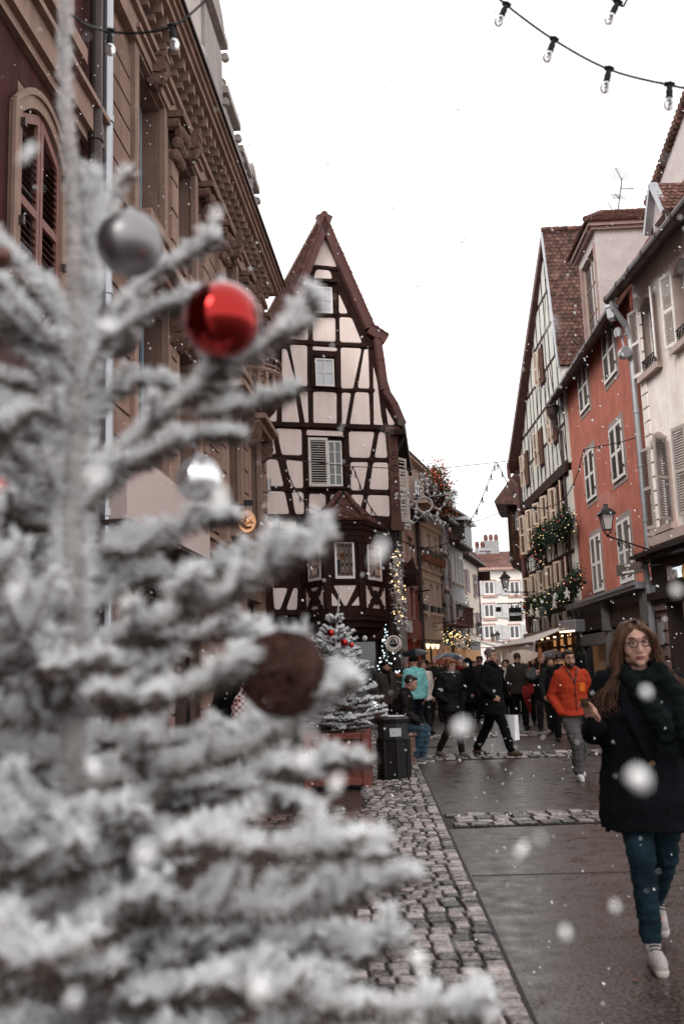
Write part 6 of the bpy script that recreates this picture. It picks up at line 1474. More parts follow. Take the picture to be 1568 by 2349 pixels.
for i, (x, y) in enumerate(((1220, 450), (1275, 440), (1300, 440), (1335, 450))):
    p = P((1500+x/3.615)/1.7436, (2450+y/3.615)/1.7436, 42); o = props(MB().tube([(.16*math.cos(a), 0, .2*math.sin(a)) for a in [R(100)+R(200)*q_/12 for q_ in range(13)]], [.005+.045*math.sin(math.pi*q_/12) for q_ in range(13)], 6).build('crescent_ornament', M['letter']), ['first', 'second', 'third', 'fourth'][i]+' pale crescent ornament from the left under the warm garland', 'ornament', 'crescents hanging under the garland'); o.location = p
# ------------------------------------------------------------ litter bin, planter, chalkboard
bp = G(905, 1788); o = thing('litter_bin', 'dark octagonal street litter bin with snow on its lid beside the small frosted tree', 'litter bin', (bp.x, bp.y, 0), R(10))
k = bp.y/FPX; rb_ = 37*k; H = 138*k
def octo(r0, r1, z0, z1, mb, n=8): mb.lathe([(r0, z0), (r1, z1)], (0, 0, 0), n)
mb = MB(); octo(rb_*1.02, rb_*1.02, 0, .05, mb); octo(rb_*.97, rb_*.97, .05, H*.62, mb); octo(rb_*1.04, rb_*1.04, H*.62, H*.66, mb)
for i in range(8):
    a = 2*math.pi*i/8; mb.rod((math.cos(a)*rb_*.98, math.sin(a)*rb_*.98, .04), (math.cos(a)*rb_*.98, math.sin(a)*rb_*.98, H*.63), .03)
bm = mat('dark green bin metal', (.013, .012, .011), rough=.4, var=.3, scale=8, bump=.05)
mb.build('body', bm, o, bevel=.006)
mb = MB(); octo(rb_*.93, rb_*.93, H*.66, H*.9, mb); mb.build('upper_body', mat('grey bin panel', (.035, .034, .033), rough=.45, var=.2), o)
mb = MB(); octo(rb_*1.02, rb_*1.06, H*.9, H*.96, mb); octo(rb_*1.06, rb_*.85, H*.96, H*1.0, mb); mb.build('lid', bm, o)
MB().lathe([(rb_*.8, H*1.0), (rb_*.72, H*1.008), (rb_*.3, H*1.012)], (0, 0, 0), 8).build('snow_cover', mat('thin wet snow', (.45, .43, .42), var=.3, scale=12), o)
mb = MB(); mb.box(-rb_*.4, rb_*.3, -rb_*.95, -rb_*.9, H*.69, H*.82); mb.build('notice_plate', mat('pale notice', (.45, .47, .48), var=.2, scale=20), o)
pp = G(778, 1813); k = pp.y/FPX; w = 66*k; Hh = .72
o = thing('wooden_planter', 'square red brown panelled planter box under the small frosted tree', 'planter', (pp.x, pp.y+w, 0), R(-3))
pm = mat('red brown planter paint', (.20, .062, .045), rough=.5, var=.3, scale=5, bump=.1, bscale=15)
mb = MB()
for sx in (-1, 1):
    for sy in (-1, 1): mb.box(sx*w-.05, sx*w+.05, sy*w-.05, sy*w+.05, .0, Hh)
mb.box(-w, w, -w-.03, w+.03, Hh-.08, Hh-.0).box(-w-.03, w+.03, -w, w, Hh-.08, Hh-.001).box(-w, w, -w-.03, w+.03, .06, .15).box(-w-.03, w+.03, -w, w, .061, .149); mb.build('frame', pm, o, bevel=.008)
mb = MB(); mb.box(-w+.01, w-.01, -w, w, .1, Hh-.1).box(-w, w, -w+.01, w-.01, .101, Hh-.101)
for sy in (-1,): mb.box(-w+.14, w-.14, -w-.02, -w, .2, Hh-.16); mb.box(-w+.17, w-.17, -w-.012, -w-.02, .23, Hh-.19)
mb.build('panel', pm, o, bevel=.006)
MB().box(-w+.04, w-.04, -w+.04, w-.04, .3, Hh-.04).build('soil', M['mortar'], o)
PLANT = (pp.x, pp.y+w, Hh-.05)
# chalkboard behind
c = G(922, 1700); o = thing('chalkboard', 'small black menu chalkboard with faint handwriting behind the seated man', 'board', (P(921, 1500, 23).x, 23, 0), R(5)); MB().box(-.28, .28, -.02, .02, .45, 1.35).build('board', M['rubber'], o); mb = MB(); mb.box(-.32, -.28, -.03, .03, 0, 1.4).box(.28, .32, -.03, .03, 0, 1.4).box(-.32, .32, -.03, .03, 1.35, 1.4); mb.build('frame', mat('orange wood', (.25, .08, .03)), o)
mb = MB(); rs = random.Random(2)
for r_ in range(5):
    x = -.2
    while x < .2: w_ = rs.uniform(.03, .09); mb.tube([(x, -.025, 1.22-.15*r_), (x+w_*.5, -.025, 1.22-.15*r_+rs.uniform(-.03, .03)), (x+w_, -.025, 1.22-.15*r_)], .005, 4); x += w_+.03
mb.build('handwriting', M['letter'], o)
# ------------------------------------------------------------ people
DG = bpy.context.evaluated_depsgraph_get
def fuse(mb, name, voxel, smooth=4, disp=0.0, dfreq=6.0, seed=0, zf=1.6):
    me = mb.mesh('tmp'); o = bpy.data.objects.new('tmp', me); COL.objects.link(o)
    r = o.modifiers.new('r', 'REMESH'); r.mode = 'VOXEL'; r.voxel_size = voxel
    s = o.modifiers.new('s', 'SMOOTH'); s.iterations = smooth; s.factor = .5
    bpy.context.view_layer.update()
    out = bpy.data.meshes.new_from_object(o.evaluated_get(DG())); out.name = name
    bpy.data.objects.remove(o); bpy.data.meshes.remove(me)
    if disp:
        n = len(out.vertices); co = np.empty(n*3, np.float32); out.vertices.foreach_get('co', co); no = np.empty(n*3, np.float32); out.vertices.foreach_get('normal', no); co = co.reshape(-1, 3); no = no.reshape(-1, 3)
        f = np.array([mnoise.noise(Vector((p[0]*dfreq+seed, p[1]*dfreq, p[2]*dfreq*zf)))+.5*mnoise.noise(Vector((p[0]*dfreq*2.3, p[1]*dfreq*2.3+seed, p[2]*dfreq*2.4*zf))) for p in co])
        co += no*(f*disp)[:, None]; out.vertices.foreach_set('co', co.ravel()); out.update()
    return out
def limb(mb, pts, rs, n=10):
    pts = [Vector(p) for p in pts]
    for a, b, ra, rb in zip(pts, pts[1:], rs, rs[1:]): mb.tube([a, b], [ra, rb], n)
    for p, r in zip(pts, rs): mb.sph(p, r, n, 6)
def loft(mb, rings, n=18):
    vs = []; k = len(rings)
    for c, rx, ry in rings:
        for j in range(n):
            a = 2*math.pi*j/n; ca, sa = math.cos(a), math.sin(a); q = lambda t: math.copysign(abs(t)**.85, t); vs.append((c[0]+q(ca)*rx, c[1]+q(sa)*ry, c[2]))
    fs = [(i*n+j, i*n+(j+1) % n, (i+1)*n+(j+1) % n, (i+1)*n+j) for i in range(k-1) for j in range(n)]+[tuple(range(n-1, -1, -1)), tuple(range((k-1)*n, k*n))]
    mb.add(vs, fs)
def xf(mb, start, M_):
    for i in range(start, len(mb.v)): mb.v[i] = tuple(M_ @ Vector(mb.v[i]))
LIDM = mat('eyelid line', (.05, .025, .02), rough=.6, bump=0)
BROW = mat('eyebrow hair', (.02, .011, .008), rough=.7, bump=0)
DEF = dict(pel=(0, 0, .93), chest=(0, 0, 1.24), nb=(0, .01, 1.47), head=(0, -.015, 1.625), hy=0, hp=0, hr=0,
           shL=(.175, 0, 1.41), shR=(-.175, 0, 1.41), elL=(.25, .03, 1.13), elR=(-.25, .03, 1.13), wrL=(.25, -.05, .88), wrR=(-.25, -.05, .88),
           hiL=(.09, 0, .92), hiR=(-.09, 0, .92), knL=(.105, -.01, .50), knR=(-.105, -.01, .50), anL=(.11, .02, .085), anR=(-.11, .02, .085), toeL=(.13, -.14, .03), toeR=(-.13, -.14, .03))
def hand(mb, wr, d, side, up, s=1.0, curl=.5, fr=.0095, grip=False):
    """palm and five fingers. wr wrist, d pointing along the hand, up = back-of-hand normal, side +1/-1 where the thumb lies"""
    wr, d, up = Vector(wr), Vector(d).normalized(), Vector(up); up = (up-d*up.dot(d)).normalized(); sd = d.cross(up).normalized()*side
    for t, w in ((.0, .62), (.03, .85), (.055, 1), (.08, 1)):
        c = wr+d*t*s; mb.tube([c-sd*.034*w*s, c+sd*.034*w*s], .0155*s, 8); mb.sph(c-sd*.034*w*s, .0155*s, 8, 5); mb.sph(c+sd*.034*w*s, .0155*s, 8, 5)
    for i, (o, L) in enumerate(((.030, .068), (.010, .076), (-.011, .071), (-.031, .055))):
        b = wr+d*.085*s+sd*o*s; c1 = curl*(1+.18*i); p1 = b+(d*math.cos(c1)-up*math.sin(c1))*L*.45*s; c2 = c1+curl*1.1; p2 = p1+(d*math.cos(c2)-up*math.sin(c2))*L*.32*s; c3 = c2+curl*.7; p3 = p2+(d*math.cos(c3)-up*math.sin(c3))*L*.25*s
        limb(mb, [b, p1, p2, p3], [fr*s*1.1, fr*s, fr*.93*s, fr*.8*s], 8)
    b = wr+d*.022*s+sd*.034*s; p1 = b+(d*.6+sd*.75-up*.35).normalized()*.036*s; p2 = p1+(d*.95+sd*.25-up*.5*(1+curl)).normalized()*.03*s; p3 = p2+(d*.9-sd*.1-up*.6).normalized()*.024*s
    limb(mb, [b, p1, p2, p3], [fr*1.45*s, fr*1.2*s, fr*1.05*s, fr*.85*s], 8)
def head_shapes(mb, det, beard=False):
    mb.sph((0, .018, .03), (.076, .096, .092), 20, 14); mb.sph((0, -.028, .0), (.066, .068, .085), 18, 12); mb.sph((0, -.035, -.055), (.054, .058, .062), 16, 10); mb.sph((0, -.068, -.098), (.026, .024, .022), 10, 8)
    for s in (-1, 1): mb.sph((s*.045, -.045, -.03), (.026, .034, .032), 10, 8); mb.sph((s*.042, -.01, -.075), (.022, .04, .03), 10, 8)
    mb.tube([(0, -.085, .014), (0, -.097, -.012), (0, -.107, -.032)], [.008, .0105, .0125], 8); mb.sph((0, -.105, -.034), .0125, 8, 6)
    for s in (-1, 1): mb.sph((s*.0125, -.096, -.038), .009, 8, 6)
    mb.tube([(-.038, -.076, .036), (0, -.091, .034), (.038, -.076, .036)], .013, 8)
    for s in (-1, 1): mb.sph((s*.0765, .012, -.008), (.011, .021, .034), 10, 8, rot=Matrix.Rotation(.25, 3, 'X'))
    mb.tube([(-.022, -.086, -.066), (0, -.095, -.065), (.022, -.086, -.066)], .0105, 8)
SKIN = mat('skin', (.36, .185, .135), rough=.5, var=.12, scale=8, bump=.05, bscale=90, spec=.4)
SKIN2 = mat('pale skin', (.46, .26, .20), rough=.5, var=.12, scale=8, bump=.05, bscale=90, spec=.4)
for s_ in (SKIN, SKIN2):
    b_ = s_.node_tree.nodes['Principled BSDF']; b_.inputs['Subsurface Weight'].default_value = .08; b_.inputs['Subsurface Radius'].default_value = (.02, .008, .005)
def cloth(name, c, var=.25, scale=6, bump=.35, bscale=180, rough=.9): return mat(name, c, rough=rough, var=var, scale=scale, bump=bump, bscale=bscale, spec=.06)
BLK = cloth('black cloth', (.006, .0055, .006)); CHR = cloth('charcoal cloth', (.017, .015, .0155)); DGR = cloth('dark brown cloth', (.03, .022, .018)); GRY = cloth('grey cloth', (.11, .105, .105))
def person(label, loc, rz, H=1.75, J=None, fat=1.0, skin=None, top=None, hem=.85, topfat=.03, flare=0, pants=None, legfat=.02, shoes=None, hair=None, hairm=None, hat=None, hood=None, scarf=None, glasses=False, beard=None,
           det=1, handL=None, handR=None, disp=.006, group=None, collar=True, sock=None, hem_front=None, seed=0):
    j = dict(DEF); j.update(J or {}); V = lambda k: Vector(j[k])
    rt = thing('person', label, 'person', loc, rz, group); rt.scale = (H/1.745,)*3
    vox = {0: .016, 1: .012, 2: .0065}[det]
    hm = Matrix.Translation(V('head')) @ Matrix.Rotation(R(j['hy']), 4, 'Z') @ Matrix.Rotation(R(j['hp']), 4, 'X') @ Matrix.Rotation(R(j['hr']), 4, 'Y')
    def W(c, rx, ry, off=(0, 0, 0)): return ((c[0]+off[0], c[1]+off[1], c[2]+off[2]), rx, ry)
    pel, ch, nb = V('pel'), V('chest'), V('nb'); L = lambda a, b, t: a.lerp(b, t)
    def torso(mb, e, hemz=None, fl=0):
        r = []
        if hemz is not None:
            legs = (V('knL')+V('knR'))/2; lo = Vector((pel.x+(legs.x-pel.x)*.5, pel.y+(legs.y-pel.y)*.4, hemz)); r.append((lo, (.175+e+fl)*fat, (.135+e+fl)*fat)); r.append((L(lo, pel, .5), (.178+e+fl*.6)*fat, (.135+e+fl*.5)*fat))
        else: r.append((pel+Vector((0, 0, -.1)), .13*fat, .10*fat))
        r += [(pel, (.17+e)*fat, (.12+e)*fat), (L(pel, ch, .45), (.152+e)*fat, (.108+e)*fat), (ch, (.168+e)*fat, (.12+e)*fat), (L(ch, nb, .55), (.178+e)*(1+(fat-1)*.5), (.108+e*.8)*fat), (L(ch, nb, .85), .115+e, .085+e*.7), (nb, .06+e*.5, .06+e*.5)]
        loft(mb, r)
        limb(mb, [V('shL'), V('shR')], [.058+e*.7]*2)
    # body: one continuous surface
    mb = MB(); torso(mb, -.012)
    st = len(mb.v); head_shapes(mb, det); xf(mb, st, hm)
    limb(mb, [nb+Vector((0, 0, -.05)), L(nb, V('head'), .55)+Vector((0, .018, 0)), hm @ Vector((0, .02, -.03))], [.062, .054, .055])
    for s in 'LR':
        sg = 1 if s == 'L' else -1
        limb(mb, [V('sh'+s), V('el'+s), V('wr'+s)], [.05, .039, .026]); limb(mb, [V('hi'+s), V('kn'+s), V('an'+s)], [.085, .055, .038]); limb(mb, [V('an'+s)+Vector((0, .02, -.03)), V('toe'+s)], [.04, .028])
        hd = {'L': handL, 'R': handR}[s] or dict(d=(V('wr'+s)-V('el'+s)), up=(sg, 0, 0), side=-sg if True else 1, curl=.35)
        if hd != 'pocket': hand(mb, V('wr'+s), hd['d'], hd.get('side', 1), hd['up'], hd.get('s', 1.0), hd.get('curl', .4), .0095 if det == 2 else .0125)
    body = linkmesh('body', fuse(mb, 'body', vox, 3 if det else 2), skin or SKIN, rt, smooth=True)
    # trousers
    if pants:
        mb = MB(); e = legfat; loft(mb, [(pel+Vector((0, 0, -.1)), .15*fat+e*.5, .115*fat+e*.5), (pel+Vector((0, 0, .02)), .165*fat+e*.3, .12*fat+e*.3), (pel+Vector((0, 0, .10)), .155*fat, .11*fat)])
        for s in 'LR': limb(mb, [V('hi'+s), V('kn'+s), L(V('kn'+s), V('an'+s), .92)], [.088*fat+e, .058+e*1.1, .042+e*1.25])
        linkmesh('trousers', fuse(mb, 'trousers', max(vox, .009), 1, disp*1.25, 7, seed, 3.2), pants, rt, smooth=True)
    if shoes:
        for s in 'LR':
            a = V('an'+s); t_ = V('toe'+s); mb = MB(); d = (t_-a); d.z = 0; d.normalize(); lift = a.z-.085; f = a+Vector((0, 0, -.045)); tz = t_.z
            limb(mb, [f-d*.04, f+d*.03, Vector((t_.x, t_.y, tz+.012))-d*.05, Vector((t_.x, t_.y, tz+.004))], [.038, .043, .043, .034]); limb(mb, [f+Vector((0, 0, .03)), f+Vector((0, 0, .05))], [.046, .044])
            sm = shoes[0] if isinstance(shoes, tuple) else shoes
            o = linkmesh('shoe', fuse(mb, 'shoe', max(vox, .009), 3), sm, rt, smooth=True)
            if isinstance(shoes, tuple):
                mb = MB(); limb(mb, [f-d*.045+Vector((0, 0, -.03)), f+d*.02+Vector((0, 0, -.03)), Vector((t_.x, t_.y, tz-.016))], [.034, .040, .036]); linkmesh('sole', fuse(mb, 'sole', .009, 2), shoes[1], o, smooth=True)
                mb = MB(); sdv = d.cross(Vector((0, 0, 1)))
                for q in range(4):
                    c_ = f+Vector((0, 0, .052-.012*q))+d*(.035+.024*q); mb.tube([c_-sdv*.028, c_+Vector((0, 0, .006)), c_+sdv*.028], .0038, 5)
                mb.build('lace', CHR, o)
    if top:
        mb = MB(); torso(mb, topfat, hem, flare)
        for s in 'LR':
            w = V('wr'+s); el = V('el'+s); limb(mb, [V('sh'+s), L(V('sh'+s), el, .5), el, L(el, w, .5), w+(w-el).normalized()*-.005], [.058+topfat*.75, .052+topfat*.65, .046+topfat*.6, .040+topfat*.6, .034+topfat*.6])
        if collar: mb.tube([nb+Vector((0, 0, -.04)), nb+Vector((0, .008, .065))], [.092, .08], 12)
        o = linkmesh('coat' if hem < .8 else 'jacket', fuse(mb, 'coat', max(vox, .010), 2, disp*1.25, 9, seed+3), top, rt, smooth=True); rt_top = o
        mb = MB(); lo = hem; 
        f0 = ch+Vector((0, -(.12+topfat)*fat-.001, 0)); 
        if det == 1: mb.tube([nb+Vector((0, -.085, -.02)), ch+Vector((0, -(.121+topfat)*fat, .08)), ch+Vector((0, -(.119+topfat)*fat, -.02)), pel+Vector((0, -(.119+topfat)*fat, .05)), Vector((pel.x, pel.y-(.137+topfat+flare)*fat, hem+.03))], .006, 6); mb.build('zip', M['rubber'] if top != BLK else CHR, o)
    # head things live in head space
    def hs(mb, name, mt, parent=None, smooth=True, vx=None, d=0):
        if not mb.v: return
        xf(mb, 0, hm)
        if vx: return linkmesh(name, fuse(mb, name, vx, 2, d, 25, seed), mt, parent or rt, smooth=True)
        return mb.build(name, mt, parent or rt, smooth=smooth)
    if True:
        for s in (-1, 1):
            mb = MB().sph((s*.031, -.0805, .010), (.0135, .0085, .0058), 10, 8); e = hs(mb, 'eye', mat('eye white', (.48, .43, .41), rough=.2, var=0, bump=0))
            mb = MB().sph((s*.031, -.0875, .010), (.0058, .0035, .0056), 10, 8); hs(mb, 'iris', mat('iris', (.008, .006, .005), rough=.5, var=0, bump=0), e)
            mb = MB().tube([(s*.016, -.092, .034), (s*.032, -.089, .039), (s*.05, -.076, .034)], [.0045, .0052, .0025], 6); hs(mb, 'eyebrow', BROW); mb = MB().tube([(s*.017, -.0885, .0125), (s*.031, -.0915, .0172), (s*.0455, -.0845, .0125)], [.0016, .0026, .0014], 5); hs(mb, 'eyelid', LIDM)
        mb = MB(); mb.tube([(-.024, -.0925, -.064), (-.01, -.1035, -.0615), (0, -.104, -.063), (.01, -.1035, -.0615), (.024, -.0925, -.064)], [.002, .0042, .0038, .0042, .002], 6); mb.tube([(-.022, -.092, -.069), (0, -.103, -.0715), (.022, -.092, -.069)], [.002, .005, .002], 6); hs(mb, 'lips', mat('lips', (.30, .12, .10), rough=.4, var=.05, bump=0))
    if glasses:
        mb = MB()
        for s in (-1, 1): mb.ring((s*.034, -.112, .008), .0235, .0020 if det < 2 else .0030, 20, 5, 'y', 1, .86); mb.tube([(s*.06, -.110, .013), (s*.079, -.085, .014), (s*.081, .0, .008)], .0022, 5)
        mb.tube([(-.009, -.114, .012), (0, -.117, .015), (.009, -.114, .012)], .0022, 5); hs(mb, 'glasses', M['rubber'])
    if beard:
        mb = MB(); mb.sph((0, -.05, -.085), (.052, .052, .042), 14, 10); mb.sph((0, -.083, -.1), (.034, .026, .03), 12, 8)
        for s in (-1, 1): mb.sph((s*.052, -.02, -.055), (.018, .036, .045), 10, 8); mb.tube([(s*.002, -.108, -.052), (s*.028, -.094, -.06), (s*.036, -.08, -.08)], [.006, .007, .008], 6)
        hs(mb, 'beard', beard, vx=.006, d=.003)
    if hair:
        mb = MB()
        if hair == 'short': mb.sph((0, .028, .045), (.083, .094, .088), 18, 12); mb.sph((0, -.045, .088), (.058, .045, .03), 12, 8); [mb.sph((s*.07, .02, .02), (.016, .045, .045), 10, 8) for s in (-1, 1)]
        elif hair == 'fringe': mb.sph((0, .025, .045), (.092, .10, .092), 18, 12); mb.sph((.01, -.055, .078), (.07, .045, .036), 12, 8); [mb.sph((s*.078, .01, .01), (.022, .055, .06), 10, 8) for s in (-1, 1)]; mb.sph((0, .07, -.02), (.07, .04, .07), 12, 8)
        elif hair == 'bob': mb.sph((0, .025, .04), (.094, .104, .095), 18, 12); [limb(mb, [(s*.075, .0, .04), (s*.088, .01, -.04), (s*.082, .01, -.11)], [.03, .032, .022]) for s in (-1, 1)]; mb.sph((0, .07, -.05), (.08, .045, .09), 12, 8); mb.sph((.02, -.05, .085), (.06, .04, .03), 12, 8)
        elif hair == 'bald': mb.sph((0, .04, .012), (.084, .08, .066), 16, 10)
        hs(mb, 'hair', hairm or BLK, vx=.008 if det else .02, d=.006)
    if hat:
        kind, hmat = hat; mb = MB()
        if kind == 'beanie': mb.sph((0, .02, .055), (.092, .105, .085), 18, 12); mb.tube([(0, .012, .02), (0, .012, .055)], [.094, .097], 18)
        else: mb.lathe([(.086, .03), (.088, .10), (.075, .125), (.02, .13)], (0, .015, 0), 18); mb.lathe([(.145, .035), (.15, .04), (.09, .05)], (0, .01, 0), 20)
        hs(mb, 'hat', hmat)
    if hood:
        mb = MB()
        if hood[0] == 'up': mb.sph((0, .025, .03), (.108, .115, .12), 18, 12); limb(mb, [(0, .05, -.05), (0, .05, -.12)], [.09, .09]); hs(mb, 'hood', hood[1], vx=.02)
        else:
            c = nb; mb2 = MB(); n = 14
            pts = [c+Vector((math.cos(a)*.115, math.sin(a)*.095+.03, .0+.045*math.sin(a))) for a in [R(-60)+R(300)*i/n for i in range(n+1)]]; limb(mb2, pts, [.022]+[.036]*(n-1)+[.022]); mb2.sph(c+Vector((0, .13, -.01)), (.12, .06, .08)); linkmesh('hood', fuse(mb2, 'hood', .011, 3, .004, 12, 4), hood[1], rt, smooth=True)
    if scarf:
        c = nb+Vector((0, -.01, .015)); mb = MB(); n = 16
        for z_, r_ in ((0, .088), (.035, .078)):
            pts = [c+Vector((math.cos(a)*r_, math.sin(a)*r_, z_+.02*math.sin(a*2))) for a in [6.2832*i/n for i in range(n+1)]]; limb(mb, pts, [.03]*(n+1), 8)
        limb(mb, [c+Vector((.03, -.1, -.02)), c+Vector((.02, -.145, -.15)), c+Vector((.03, -.155, -.26))], [.03, .035, .03]); linkmesh('scarf', fuse(mb, 'scarf', .013, 2, .005, 14, 2), scarf, rt, smooth=True)
    return rt, hm, j
def plc(u, v, Y): p = P(u, v, Y); return (p.x, p.y, 0)
def gnd(u, v): p = G(u, v); return (p.x, p.y, 0)
# --- the woman near the camera
def strand_mat(m, lo, hi):
    nt = m.node_tree; ge = nt.nodes.new('ShaderNodeNewGeometry'); r = nt.nodes.new('ShaderNodeValToRGB'); r.color_ramp.elements[0].color = (*lo, 1); r.color_ramp.elements[1].color = (*hi, 1)
    nt.links.new(ge.outputs['Random Per Island'], r.inputs[0]); nt.links.new(r.outputs[0], nt.nodes['Principled BSDF'].inputs['Base Color'])
NAVY = mat('navy ribbed knit', (.0055, .0065, .0095), rough=.95, var=.4, scale=8, bump=0, spec=.12)
nt = NAVY.node_tree; wv = nt.nodes.new('ShaderNodeTexWave'); wv.inputs['Scale'].default_value = 26; wv.inputs['Distortion'].default_value = .8; wv.wave_type = 'BANDS'; wv.bands_direction = 'X'
tcx = nt.nodes.new('ShaderNodeTexCoord'); nt.links.new(tcx.outputs['Object'], wv.inputs[0]); bpx = nt.nodes.new('ShaderNodeBump'); bpx.inputs['Strength'].default_value = .9; bpx.inputs['Distance'].default_value = .02; nt.links.new(wv.outputs[0], bpx.inputs['Height']); nt.links.new(bpx.outputs[0], nt.nodes['Principled BSDF'].inputs['Normal'])
JEAN = cloth('teal blue denim', (.014, .030, .041), var=.8, scale=3.0, bscale=260); SNK = mat('off white sneaker', (.36, .33, .31), rough=.7, var=.3, scale=18, bump=.4); SOLE = mat('pale rubber sole', (.5, .46, .43), rough=.6, var=.1, bump=0)
HAIR = mat('light brown hair', (.10, .042, .022), rough=.5, var=.5, scale=14, bump=.3, bscale=80, spec=.22, stretch=(6, 6, 1))
_f = G(1500, 2243); wl_ = (P(1452, 1480, _f.y+.34).x+.012, _f.y+.34, 0)
J = dict(head=(-.012, -.035, 1.62), hy=4, hp=2, hr=-3, shR=(-.175, .0, 1.405), shL=(.175, .02, 1.405), elR=(-.262, .01, 1.155), wrR=(-.285, -.215, 1.205), elL=(.24, .05, 1.13), wrL=(.25, -.02, .90),
         hiR=(-.085, 0, .92), hiL=(.085, 0, .92), knR=(-.085, -.14, .50), anR=(-.070, -.15, .11), toeR=(-.065, -.335, .035), knL=(.075, .05, .50), anL=(.06, .36, .20), toeL=(.065, .24, .075))
fw, hm, jj = person('long haired woman in dark ribbed coat and green black scarf nearest the camera', wl_, R(-6), 1.74, J, fat=1.18, skin=SKIN2, top=NAVY, hem=.655, topfat=.038, flare=.01, pants=JEAN, legfat=.011, shoes=(SNK, SOLE), glasses=True, hairm=HAIR,
         det=2, handR=dict(d=(-.22, -.10, .97), up=(.75, .62, .2), side=-1, curl=.34, s=.97), disp=.009, collar=False, seed=3)
# cookie in her fingers
ck = Vector((-.335, -.285, 1.325)); sc_ = 1.74/1.745
o = props(MB().sph((0, 0, 0), (.02, .012, .024), 12, 8).sph((.012, .0, .014), .012).sph((-.012, 0, .012), .011).build('gingerbread', mat('dark gingerbread', (.05, .022, .012), rough=.8, var=.4, scale=60, bump=.5), None, smooth=True), 'dark brown piece of gingerbread held up in the fingers of the near woman', 'gingerbread')
o.matrix_world = Matrix.Translation(Vector(wl_)) @ Matrix.Rotation(R(-6), 4, 'Z') @ Matrix.Scale(sc_, 4) @ Matrix.Translation(ck)
# long hair: a fitted cap and many locks falling over both shoulders
rg_ = random.Random(17); mb = MB(); cap = MB()
cap.sph((0, .03, .036), (.090, .100, .098), 20, 14); cap.sph((0, .07, -.05), (.082, .05, .11), 14, 10)
for s in (-1, 1): limb(cap, [(s*.03, -.056, .098), (s*.068, -.035, .06), (s*.086, -.005, -.01), (s*.088, .015, -.09)], [.022, .024, .024, .02])
hcap = fuse(cap, 'hair', .008, 2, .004, 30, 1)
hp = MB()
for i in range(620):
    s = -1 if rg_.random() < .55 else 1; a = rg_.uniform(-.25, 1.2)
    x0 = s*(.03+.055*rg_.random()); top_ = Vector((s*.012-.01, -.03+.09*a*.6, .130-.03*a)); p1 = Vector((s*(.078+.012*rg_.random()), -.052+.1*a, .045)); p2 = Vector((s*(.092+.034*rg_.random()), -.03+.09*a, -.06))
    sp_ = rg_.uniform(.0, .065) if s < 0 else rg_.uniform(.0, .08); le = rg_.uniform(.14, .30)
    p3 = Vector((s*(.10+sp_*.8), -.05+.07*a, -.16)); p4 = Vector((s*(.115+sp_*1.5), -.075+.08*a+rg_.uniform(-.02, .02), -.16-le*.35)); c_ = rg_.uniform(-.02, .035)
    p5 = Vector((s*(.12+sp_*1.9+c_), -.09+.08*a, -.16-le*.62)); p6 = p5+Vector((s*rg_.uniform(-.04, .05), rg_.uniform(-.03, .02), rg_.uniform(-.05, -.01)))
    pts = smooth_p = []
    raw = [top_, p1, p2, p3, p4, p5, p6]
    for q in range(len(raw)-1):
        A0, A1, A2, A3 = raw[max(q-1, 0)], raw[q], raw[q+1], raw[min(q+2, len(raw)-1)]
        for t_ in (0, .33, .66): pts.append(.5*((2*A1)+(A2-A0)*t_+(2*A0-5*A1+4*A2-A3)*t_*t_+(3*A1-A0-3*A2+A3)*t_**3)+Vector(((.003+.0035*q)*math.sin(q*2.2+t_*2.2+(i % 9)*.7), (.003+.003*q)*math.cos(q*2.2+t_*2.2+(i % 7)), 0)))
    pts.append(raw[-1]); n = len(pts); r0 = rg_.uniform(.0015, .0031); hp.tube(pts, [r0*(1-.75*k_/n) for k_ in range(n)], 5)
for i in range(60):   # loose strands combed over the crown
    s = rg_.choice((-1, 1)); y = rg_.uniform(-.05, .1); pts = [Vector((.012, y*.6-.01, .137)), Vector((s*.05, y-.02, .118)), Vector((s*.083, y, .06)), Vector((s*.094, y*.9, -.02))]; hp.tube(pts, [.003, .004, .0035, .002], 5)
b0 = len(hp.v); me = hcap; off = len(hp.v)
hp.add([v.co for v in me.vertices], [tuple(p.vertices) for p in me.polygons]); xf(hp, 0, hm); hp.build('hair', HAIR, fw, smooth=True)
strand_mat(HAIR, (.035, .015, .008), (.15, .075, .045))
# big wound scarf
GRN = cloth('dark green wool', (.0055, .0085, .008), var=.5, bscale=220); nb = Vector(jj['nb']); mb = MB()
for z_, rx_, ry_, tr, ph in ((-.03, .13, .115, .042, .4), (.025, .105, .098, .036, 1.7), (-.01, .145, .12, .032, 3.0)):
    n = 18; pts = [nb+Vector((math.cos(a)*rx_, math.sin(a)*ry_-.02, z_+.018*math.sin(a*2+ph)+.028*math.sin(a))) for a in [6.2832*i/n for i in range(n+1)]]; limb(mb, pts, [tr]*(n+1), 8)
limb(mb, [nb+Vector((-.07, -.12, -.02)), nb+Vector((-.02, -.17, -.12)), nb+Vector((.06, -.185, -.25)), nb+Vector((.08, -.18, -.34))], [.05, .06, .065, .05]); limb(mb, [nb+Vector((.1, -.1, 0)), nb+Vector((.15, -.13, -.12)), nb+Vector((.19, -.14, -.27)), nb+Vector((.2, -.14, -.40))], [.05, .06, .06, .045])
limb(mb, [nb+Vector((-.1, -.08, -.03)), nb+Vector((-.02, -.14, -.07)), nb+Vector((.09, -.13, -.04)), nb+Vector((.14, -.05, -.02))], [.035, .042, .042, .035])
linkmesh('scarf', fuse(mb, 'scarf', .0085, 1, .014, 14, 5), GRN, fw, smooth=True)
mb = MB()
for k_ in range(24): x = .035+.004*k_; mb.tube([nb+Vector((x, -.235, -.375)), nb+Vector((x+.003, -.24, -.415))], .0016, 4)
mb.build('fringe', GRN, fw)
